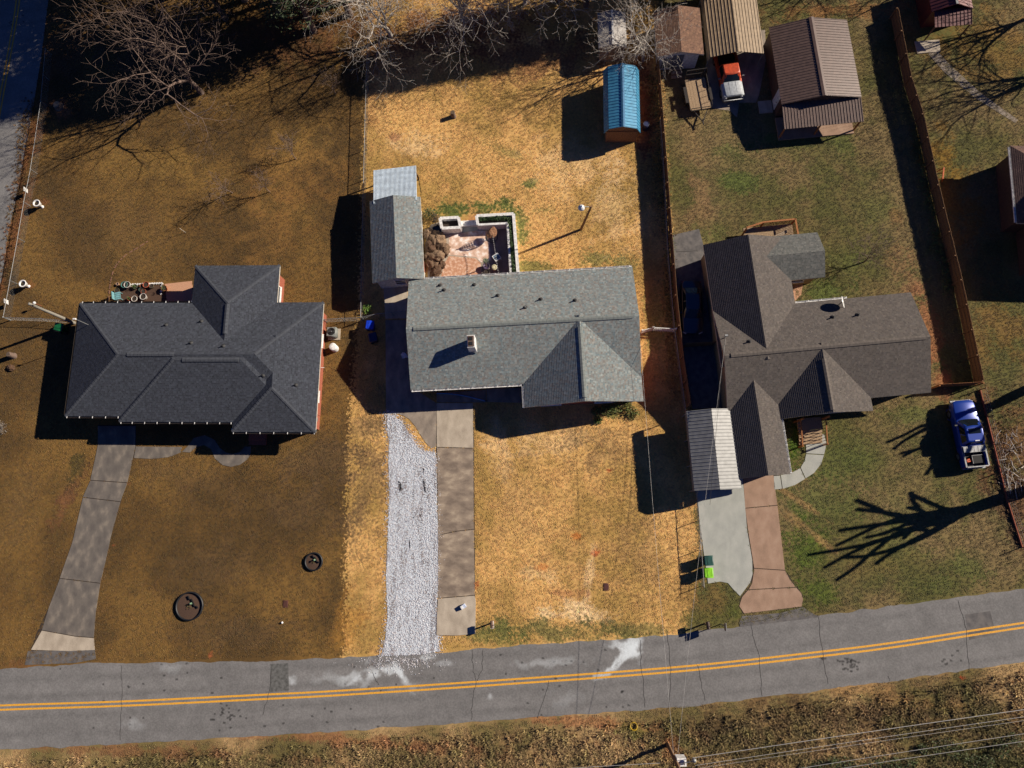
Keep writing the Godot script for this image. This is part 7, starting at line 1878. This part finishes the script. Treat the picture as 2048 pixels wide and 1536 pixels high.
func stump(at, r, h, label):
	var t = thing("tree_stump", label, "stump", at)
	var s = Shape.new()
	s.flat = false
	var n = FastNoiseLite.new()
	n.seed = int(r * 1000)
	var rings = []
	for k in 5:
		var q = []
		for i in 14:
			var a = TAU * i / 14
			var rr = r * [1.3, 1.05, 1.0, 0.96, 0.94][k] * (1 + 0.18 * n.get_noise_2d(cos(a) * 60, sin(a) * 60))
			q.append(Vector3(cos(a) * rr, h * k / 4.0 + (0.1 * h * cos(a) if k == 4 else 0.0), sin(a) * rr))
		rings.append(q)
	s.loft(rings)
	obj(t, "trunk", s, M.bark)
	var c = Shape.new()
	for i in 14:
		c.tri(Vector3(0, h + 0.02, 0), rings[4][i] * Vector3(0.9, 1, 0.9) + Vector3(0, 0.015, 0), rings[4][(i + 1) % 14] * Vector3(0.9, 1, 0.9) + Vector3(0, 0.015, 0))
	obj(t, "cut_face", c, M.deck_wood)

func mailbox(at, turn, col, label, white_door):
	var t = thing("mailbox", label, "mailbox", at, turn)
	obj(t, "post", Shape.new().box(Vector3(0, 0.5, 0), Vector3(0.1, 1.0, 0.1)), M.pole_wood)
	var s = Shape.new()
	var rings = []
	for z in [-0.28, 0.28]:
		var q = [Vector3(-0.13, 1.0, z), Vector3(-0.13, 1.14, z)]
		for i in 7:
			var a = PI - PI * i / 6.0
			q.append(Vector3(cos(a) * 0.13, 1.16 + sin(a) * 0.11, z))
		q.append(Vector3(0.13, 1.0, z))
		rings.append(q)
	s.loft(rings)
	obj(t, "box", s, mat(col, 0.5))
	obj(t, "door", Shape.new().box(Vector3(0, 1.12, 0.29), Vector3(0.26, 0.25, 0.02)), M.white if white_door else mat(col, 0.5))
	if white_door:
		obj(t, "lit_side", Shape.new().box(Vector3(0.135, 1.1, 0), Vector3(0.02, 0.18, 0.5)), M.white)  # white plate paints the sunlit side of the box
	obj(t, "flag", Shape.new().box(Vector3(0.16, 1.25, 0.05), Vector3(0.01, 0.2, 0.05)), mat(rgb(160, 40, 30), 0.6))

# ---------------------------------------------------------------- plants
func leaves(rx, ry, count, seed_, cols, at, size):      # a clump of leaf faces
	var r = RandomNumberGenerator.new()
	r.seed = seed_
	var s = Shape.new()
	for i in count:
		var d = Vector3(r.randfn(), r.randfn(), r.randfn()).normalized() * pow(r.randf(), 0.45)
		var p = at + Vector3(d.x * rx, d.y * ry, d.z * rx)
		var b = Basis(Vector3(r.randfn(), r.randfn(), r.randfn()).normalized(), r.randf() * TAU)
		var c = cols[r.randi() % cols.size()].lerp(cols[r.randi() % cols.size()], r.randf())
		s.st.set_color(c)
		var l = size * r.randf_range(0.6, 1.3)
		var w = l * 0.4
		s.quad(p - b.x * l * 0.5, p + b.z * w * 0.5, p + b.x * l * 0.5, p - b.z * w * 0.5)
	return s

func shrub(called, at, rx, ry, count, seed_, cols, label, group = ""):
	var t = thing(called, label, "plant", at, 0.0, group)
	obj(t, "foliage", leaves(rx, ry, count, seed_, cols, Vector3(0, ry * 0.8, 0), 0.16), M.leaf)
	obj(t, "stem", Shape.new().tube(Vector3.ZERO, Vector3(0, ry, 0), 0.02, 0.012, 5), M.bark)
	return t

# A leafless tree: a trunk that forks into limbs, branches and twigs.
func bare_tree(label, at, h, spread, seed_, bark, trunk_r, lean = Vector3.ZERO, depth = 6, group = "", topped = false, first = 0.22, called = "bare_tree", reach = 1.25):
	var t = thing(called, label, "tree", at, 0.0, group)
	var r = RandomNumberGenerator.new()
	r.seed = seed_
	var trunk = Shape.new()
	var crown = Shape.new()
	var todo = [[Vector3.ZERO, (Vector3.UP + lean * 0.4).normalized(), h * first, trunk_r, 0]]
	var made = 0
	while todo.size() > 0 and made < 17000:
		var b = todo.pop_front()
		var p = b[0]
		var d = b[1]
		var lv = b[4]
		var segs = 3 if lv < 4 else 2
		var rad = max(b[3], 0.011)
		var r_end = max(rad * (0.9 if topped else (0.72 if lv < depth else 0.5)), 0.008)
		for k in segs:
			var q = p + d * b[2] / segs
			var s = trunk if lv < 1 else crown
			s.tube(p, q, lerpf(rad, r_end, float(k) / segs), lerpf(rad, r_end, float(k + 1) / segs), 8 if lv < 1 else (6 if lv < 3 else (4 if lv < 5 else 3)), lv == depth or (topped and lv >= 2))
			made += 1
			p = q
			d = (d + Vector3(r.randfn(), r.randfn() * 0.6 + 0.06, r.randfn()) * (0.10 if lv < 2 else 0.2) + lean * 0.03).normalized()
			if lv > 0 and lv < depth and k < segs - 1 and r.randf() < 0.92:
				var side = d.cross(Vector3(r.randfn(), r.randfn(), r.randfn())).normalized()
				todo.append([p, (d * 0.55 + side * 0.8 + Vector3(0, 0.12, 0)).normalized(), b[2] * r.randf_range(0.45, 0.75), rad * 0.5, lv + 1 if lv < 2 else lv + 2])
		if lv < depth:
			var n = 3 if lv == 0 else 2
			if lv < 3 and r.randf() < 0.4: n += 1
			var a0 = r.randf() * TAU
			for k in n:
				var a = a0 + TAU * k / n + r.randf_range(-0.4, 0.4)
				var s0 = d.cross(Vector3(0.3, 1, 0.2)).normalized()
				var s1 = d.cross(s0)
				var out = (s0 * cos(a) + s1 * sin(a))
				var open = spread * r.randf_range(0.55, 1.1) * (1.0 if lv > 0 else 0.9)
				todo.append([p, (d + out * open + lean * 0.12).normalized(), b[2] * r.randf_range(0.7, 0.9) * [reach, 1.15, 1.05, 1.0, 0.95, 0.9, 0.9, 0.9][lv], r_end * (0.62 if topped else (0.72 if n > 2 else 0.8)), lv + 1])
	obj(t, "trunk", trunk, bark)
	obj(t, "crown", crown, bark)
	return t

func evergreen(label, at, h, rad, seed_, count, cols, group, first = 0.12):
	var t = thing("evergreen_tree", label, "tree", at, 0.0, group)
	obj(t, "trunk", Shape.new().tube(Vector3.ZERO, Vector3(0, h * 0.95, 0), h * 0.024, 0.04, 8), M.bark)
	var r = RandomNumberGenerator.new()
	r.seed = seed_
	var s = Shape.new()
	var limbs = Shape.new()
	var clumps = int(count / 26)
	for c in clumps:
		var f = pow(r.randf(), 0.8)
		var y = h * lerpf(first, 1.0, f)
		var rr = rad * (pow(1.0 - f, 0.5) * 0.9 + 0.1) * sqrt(r.randf_range(0.1, 1.0)) * r.randf_range(0.75, 1.15)
		var a = r.randf() * TAU
		var m = Vector3(cos(a) * rr, y + rr * 0.1, sin(a) * rr)
		limbs.tube(Vector3(0, y - rr * 0.15, 0), m, 0.04, 0.015, 4, false)
		var base = cols[r.randi() % cols.size()].lerp(cols[r.randi() % cols.size()], r.randf())
		for k in 26:
			var d = Vector3(r.randfn(), r.randfn() * 0.6, r.randfn()) * 0.36
			var b = Basis(Vector3(r.randfn(), r.randfn(), r.randfn()).normalized(), r.randf() * TAU)
			s.st.set_color(base * r.randf_range(0.8, 1.2))
			var l = r.randf_range(0.18, 0.4)
			s.quad(m + d - b.x * l * 0.5, m + d + b.z * l * 0.2, m + d + b.x * l * 0.5, m + d - b.z * l * 0.2)
	obj(t, "limbs", limbs, M.bark)
	obj(t, "crown", s, M.leaf)
	return t

func trees():
	# in view
	bare_tree("large bare tree with red brown twigs, crown at the top left", Vector3(-32.25, 0, -40.33), 13.0, 0.75, 4, M.bark, 0.27, Vector3(-0.2, 0, 0.05), 7, "", false, 0.15, "bare_tree", 1.9)
	bare_tree("pale barked bare tree at the top edge above the yard fence", Vector3(-14.29, 0, -45.83), 10.0, 0.9, 8, M.bark_pale, 0.24, Vector3(-0.15, 0, 0.3), 7, "", false, 0.16, "bare_tree", 1.8)
	bare_tree("pale barked bare tree at the top edge, right of the yard fence", Vector3(-7.45, 0, -47.32), 10.5, 0.9, 12, M.bark_pale, 0.24, Vector3(0.0, 0, 0.35), 7, "", false, 0.16, "bare_tree", 1.8)
	bare_tree("pale bare tree cut by the top edge above the middle yard", Vector3(-1.47, 0, -48.84), 9.5, 0.85, 16, M.bark_pale, 0.2, Vector3(0.0, 0, 0.25), 7, "", false, 0.16, "bare_tree", 1.8)
	bare_tree("grey bare tree rising between the small shed and the workshop", Vector3(9.50, 0, -42.40), 7.6, 0.7, 21, M.bark_pale, 0.16, Vector3(-0.35, 0, 0.05), 6, "", false, 0.2, "bare_tree", 1.4)
	bare_tree("small bare sapling with forked stem in the left back yard", Vector3(-28.50, 0, -30.01), 2.6, 0.45, 25, M.bark, 0.05, Vector3(-0.4, 0, 0.1), 4, "saplings in the left back yard", false, 0.3, "sapling")
	bare_tree("small bare sapling beside the forked one, nearer the fence", Vector3(-24.99, 0, -30.03), 2.4, 0.45, 27, M.bark, 0.05, Vector3(-0.4, 0, 0.1), 4, "saplings in the left back yard", false, 0.3, "sapling")
	bare_tree("thin bare sapling near the trees' shade in the left back yard", Vector3(-22.75, 0, -33.27), 2.6, 0.5, 29, M.bark, 0.05, Vector3(-0.3, 0, 0), 4, "saplings in the left back yard", false, 0.3, "sapling")
	bare_tree("thin bare sapling by the yard fence under the shade edge", Vector3(-19.32, 0, -39.84), 2.8, 0.5, 31, M.bark, 0.05, Vector3(-0.2, 0, 0.2), 4, "saplings in the left back yard", false, 0.3, "sapling")
	bare_tree("small bare tree on the grass behind the right house", Vector3(27.79, 0, -22.34), 3.4, 0.6, 33, M.bark, 0.07, Vector3.ZERO, 5, "", false, 0.25, "sapling")
	# beyond the frame, whose shade falls into it
	bare_tree("topped tree with thick limbs just beyond the right edge", Vector3(40.10, 0, -3.24), 8.2, 0.55, 41, M.bark, 0.5, Vector3(0, 0, 0.1), 2, "", true, 0.42, "topped_tree")
	bare_tree("shorter topped tree beyond the right edge above the pickup", Vector3(41.80, 0, -11.70), 6.6, 0.5, 44, M.bark, 0.42, Vector3.ZERO, 2, "", true, 0.45, "topped_tree")
	var g2 = "bare trees beyond the top right corner"
	for q in [[Vector3(47.74, 0, -46.93), 11.0, 51, "bare tree beyond the top right corner, nearest the frame"], [Vector3(49.54, 0, -41.21), 11.5, 52, "bare tree beyond the right edge above the far house"], [Vector3(41.27, 0, -52.51), 10.5, 53, "bare tree beyond the top edge by the red shed"], [Vector3(31.20, 0, -52.92), 9.5, 54, "bare tree beyond the top edge behind the metal barn"]]:
		bare_tree(q[3], q[0], q[1], 0.62, q[2], M.bark, 0.26, Vector3.ZERO, 5, g2)
	var g3 = "evergreens beyond the top edge"
	var dark = [Color(0.02, 0.035, 0.012), Color(0.035, 0.055, 0.02), Color(0.05, 0.07, 0.025)]
	var ev = [[Vector3(-18.36, 0, -48.26), 15.0, 3.2, "dark evergreen at the top edge nearest the yard fence"], [Vector3(-21.79, 0, -46.63), 15.0, 3.4, "dark evergreen at the top of the left back yard"], [Vector3(-25.24, 0, -48.61), 16.0, 3.6, "tall dark evergreen at the top edge, fourth from the left"], [Vector3(-28.81, 0, -50.29), 16.0, 3.8, "tall dark evergreen beyond the top edge, third from the left"], [Vector3(-32.96, 0, -52.13), 16.0, 3.8, "tall dark evergreen beyond the top edge, second from the left"], [Vector3(-37.67, 0, -54.02), 16.0, 3.8, "tall dark evergreen beyond the top edge, leftmost"], [Vector3(-21.47, 0, -51.69), 16.0, 3.4, "evergreen beyond the top edge behind the dark ones"], [Vector3(-15.53, 0, -50.91), 14.0, 3.0, "evergreen beyond the top edge behind the pale tree"], [Vector3(1.87, 0, -49.05), 12.0, 3.0, "evergreen at the top edge left of the small shed"], [Vector3(4.33, 0, -48.41), 13.0, 3.0, "evergreen with a green tip beside the small shed"], [Vector3(7.57, 0, -49.59), 15.0, 3.4, "tall evergreen beyond the top edge behind the small shed"], [Vector3(11.15, 0, -50.33), 15.5, 3.4, "tall evergreen beyond the top edge behind the workshop"], [Vector3(14.71, 0, -51.06), 15.5, 3.4, "evergreen beyond the top edge behind the tan carport"], [Vector3(18.11, 0, -51.37), 15.5, 3.4, "evergreen beyond the top edge right of the tan carport"], [Vector3(-30.54, 0, -48.25), 13.0, 3.4, "dark evergreen behind the large bare tree"], [Vector3(-41.06, 0, -52.44), 14.0, 3.4, "dark evergreen at the top edge left of the bare tree"], [Vector3(-45.36, 0, -54.32), 11.0, 3.4, "dark evergreen beyond the top edge by the side street"]]
	for i in ev.size():
		var q = ev[i]
		evergreen(q[3], q[0], q[1], q[2], 100 + i, 12500, dark, g3, 0.24)
	# shrubs
	var green = [Color(0.05, 0.10, 0.02), Color(0.10, 0.15, 0.03), Color(0.16, 0.17, 0.04), Color(0.13, 0.06, 0.03)]
	for q in [[Vector3(4.39, 0, -9.41), 0.45, 0.4, "reddish green shrub at the left of the front bed"], [Vector3(5.24, 0, -9.58), 0.55, 0.5, "yellow green shrub in the middle of the front bed"], [Vector3(6.08, 0, -9.74), 0.6, 0.6, "large bushy shrub in the front bed of the middle house"], [Vector3(6.92, 0, -9.86), 0.5, 0.5, "russet shrub near the right corner of the middle house"], [Vector3(7.41, 0, -9.18), 0.6, 0.3, "low spreading green shrub at the right of the front bed"], [Vector3(4.54, 0, -8.69), 0.4, 0.22, "small low green shrub at the front bed's lawn edge"]]:
		var s = shrub("garden_shrub", q[0], q[1], q[2], 420, int(q[0].x * 50), green, q[3], "shrubs in the front bed of the middle house")
	shrub("garden_shrub", Vector3(-10.13, 0, -27.37), 0.6, 0.6, 400, 777, [Color(0.06, 0.08, 0.02), Color(0.1, 0.07, 0.03), Color(0.05, 0.1, 0.02)], "brownish shrub between the garage and the small planter")
	shrub("garden_shrub", Vector3(-9.57, 0, -26.97), 0.45, 0.5, 300, 778, [Color(0.07, 0.05, 0.03), Color(0.1, 0.07, 0.04)], "dead looking brown shrub against the rockery pond")
	shrub("garden_shrub", Vector3(-47.30, 0, -8.23), 0.7, 0.5, 260, 779, [Color(0.14, 0.12, 0.1), Color(0.2, 0.17, 0.14)], "grey leafless shrub at the far left edge")
	shrub("garden_shrub", Vector3(-15.48, 0, -18.61), 0.5, 0.35, 260, 780, [Color(0.08, 0.17, 0.02), Color(0.12, 0.2, 0.03)], "bright green tuft at the corner of the chain link fences")
	var wd = Shape.new()
	for k in 30:
		var at = Vector3(10.34, 0, -40.40).lerp(Vector3(11.18, 0, -17.35), k / 29.0) + Vector3(rng.randf_range(-0.3, 0.3), 0.15, 0)
		weed(wd, at, 0.35, 60, 800 + k, [Color(0.10, 0.12, 0.03), Color(0.16, 0.13, 0.05), Color(0.07, 0.08, 0.02)])
	for k in 22:
		var at = Vector3(33.23, 0, -34.62).lerp(Vector3(34.48, 0, -19.61), k / 21.0) + Vector3(rng.randf_range(-0.2, 0.2), 0.1, 0)
		weed(wd, at, 0.3, 50, 830 + k, [Color(0.06, 0.1, 0.02), Color(0.09, 0.12, 0.03)])
	var wo = obj(self, "weeds", wd, M.leaf)
	wo.set_meta("kind", "stuff")
	wo.set_meta("label", "weedy growth along the board fences")
	for k in 16:
		shrub("verge_bush", Vector3(17.72, 0, 18.31).lerp(Vector3(35.75, 0, 16.18), (k + 0.5) / 16.0) + Vector3(0, 0, rng.randf_range(-0.5, 1.0)), rng.randf_range(0.4, 0.9), rng.randf_range(0.3, 0.6), 260, 860 + k, [Color(0.04, 0.07, 0.02), Color(0.07, 0.1, 0.02), Color(0.1, 0.08, 0.04)], nth(k) + " dark green bush from the left on the bottom right verge", "bushes of the south verge")

func weed(s, at, r0, count, seed_, cols):
	var r = RandomNumberGenerator.new()
	r.seed = seed_
	for i in count:
		var p = at + Vector3(r.randfn() * r0, absf(r.randfn()) * r0 * 0.6, r.randfn() * r0)
		var b = Basis(Vector3(r.randfn(), r.randfn(), r.randfn()).normalized(), r.randf() * TAU)
		s.st.set_color(cols[r.randi() % cols.size()] * r.randf_range(0.7, 1.3))
		var l = r.randf_range(0.06, 0.16)
		s.quad(p - b.x * l, p + b.z * l * 0.3, p + b.x * l, p - b.z * l * 0.3)

func grasses():
	var polys = []
	for k in keep_off:
		var box = Rect2(k[0], Vector2.ZERO)
		for p in k: box = box.expand(p)
		polys.append([box, PackedVector2Array(k)])
	var r = RandomNumberGenerator.new()
	r.seed = 17
	# a tuft: a few thin bent blades
	var tuft = Shape.new()
	for i in 6:
		var a = TAU * i / 6 + r.randf() * 0.8
		var d = Vector3(cos(a), 0, sin(a))
		var w = Vector3(-sin(a), 0, cos(a)) * 0.012
		var h = r.randf_range(0.7, 1.2)
		var b = d * 0.02
		var m = d * 0.045 + Vector3(0, 0.035 * h, 0)
		var e = d * 0.095 + Vector3(0, 0.045 * h, 0)
		tuft.quad(b - w, b + w, m + w, m - w)
		tuft.tri(m - w, m + w, e)
	var tm = tuft.done()
	var zones = {"left": [], "middle": [], "right": [], "verge": []}
	var X0 = -52.0
	var X1 = 46.0
	while zones.left.size() + zones.middle.size() + zones.right.size() + zones.verge.size() < 260000:
		var p = Vector2(r.randf_range(X0, X1), r.randf_range(-54.0, 20.0))
		var bad = false
		for q in polys:
			if q[0].has_point(p) and Geometry2D.is_point_in_polygon(p, q[1]):
				bad = true
				break
		if bad: continue
		if p.y > across(ROAD_BOT, p.x): zones.verge.append(p)
		elif p.x < along(LOT_LEFT, p.y): zones.left.append(p)
		elif p.x > along(LOT_RIGHT, p.y): zones.right.append(p)
		else: zones.middle.append(p)
	var label = {"left": "short dormant grass of the left lawn", "middle": "short straw coloured grass of the middle lawn", "right": "short olive grass of the right lawns", "verge": "short grass of the south verge"}
	for z in zones:
		var pts = zones[z]
		scatter("grass", label[z], tm, pts, r, 0.6, 1.4, 0.13, 1.04)
	# coarse tall grass of the south verge
	var coarse = Shape.new()
	for i in 11:
		var a = TAU * i / 11 + r.randf() * 0.8
		var d = Vector3(cos(a), 0, sin(a)) * r.randf_range(0.6, 1.2)
		var w = Vector3(-sin(a), 0, cos(a)) * 0.014
		var h = r.randf_range(0.6, 1.3)
		var m = d * 0.09 + Vector3(0, 0.16 * h, 0)
		var e = d * 0.2 + Vector3(0, 0.2 * h, 0)
		coarse.quad(d * 0.02 - w, d * 0.02 + w, m + w, m - w)
		coarse.tri(m - w, m + w, e)
	var cp = []
	var n = FastNoiseLite.new()
	n.seed = 99
	n.frequency = 0.35
	while cp.size() < 17000:
		var p = Vector2(r.randf_range(-48, 42), r.randf_range(5, 21))
		var d = p.y - across(ROAD_BOT, p.x)
		if d < 0.7: continue
		if r.randf() < clampf((d - 0.5) / 1.6, 0.05, 1.0) * clampf(0.6 + n.get_noise_2d(p.x, p.y) * 1.2, 0.1, 1.0): cp.append(p)
	scatter("tall_grass", "coarse tussocky winter grass of the south verge", coarse.done(), cp, r, 0.6, 1.7, 0.3, 1.1)
	var rp = []
	while rp.size() < 2600:      # rough growth along fences and in neglected corners
		var k = r.randi() % 4
		var a = [Vector2(10.07, -40.41), Vector2(10.72, -22.82), Vector2(-49.10, -40.09), Vector2(37.26, -10.14)][k]
		var b = [Vector2(10.27, -24.69), Vector2(11.05, -10.35), Vector2(-48.82, -21.92), Vector2(38.01, 1.56)][k]
		rp.append(a.lerp(b, r.randf()) + Vector2(r.randfn(), r.randfn()) * [0.4, 0.3, 0.4, 1.0][k])
	scatter("tall_grass", "rough weeds along the fences and the right edge", coarse.done(), rp, r, 0.4, 1.0, 0.3, 1.0)

func scatter(called, label, mesh, pts, r, lo, hi, jitter, gain):
	var mm = MultiMesh.new()
	mm.transform_format = MultiMesh.TRANSFORM_3D
	mm.use_colors = true
	mm.mesh = mesh
	mm.instance_count = pts.size()
	var W = lawn_map.get_width()
	var H = lawn_map.get_height()
	for i in pts.size():
		var p = pts[i]
		var s = r.randf_range(lo, hi)
		mm.set_instance_transform(i, Transform3D(Basis(Vector3.UP, r.randf() * TAU).scaled(Vector3(s, s * r.randf_range(0.6, 1.3), s)), on(p, 0.0)))
		var c = lawn_map.get_pixel(clampi(int((p.x - LX) / LW * W), 0, W - 1), clampi(int((p.y - LZ) / LD * H), 0, H - 1)).srgb_to_linear()
		var g = gain * (1.0 + r.randfn() * jitter)
		mm.set_instance_color(i, Color(clampf(c.r * g, 0.01, 0.8), clampf(c.g * g * r.randf_range(0.93, 1.1), 0.01, 0.8), clampf(c.b * g, 0.005, 0.8)))
	var o = MultiMeshInstance3D.new()
	o.multimesh = mm
	o.material_override = M.blade
	o.name = numbered(self, called)
	o.set_meta("kind", "stuff")
	o.set_meta("label", label)
	o.set_meta("category", "grass")
	add_child(o, true)
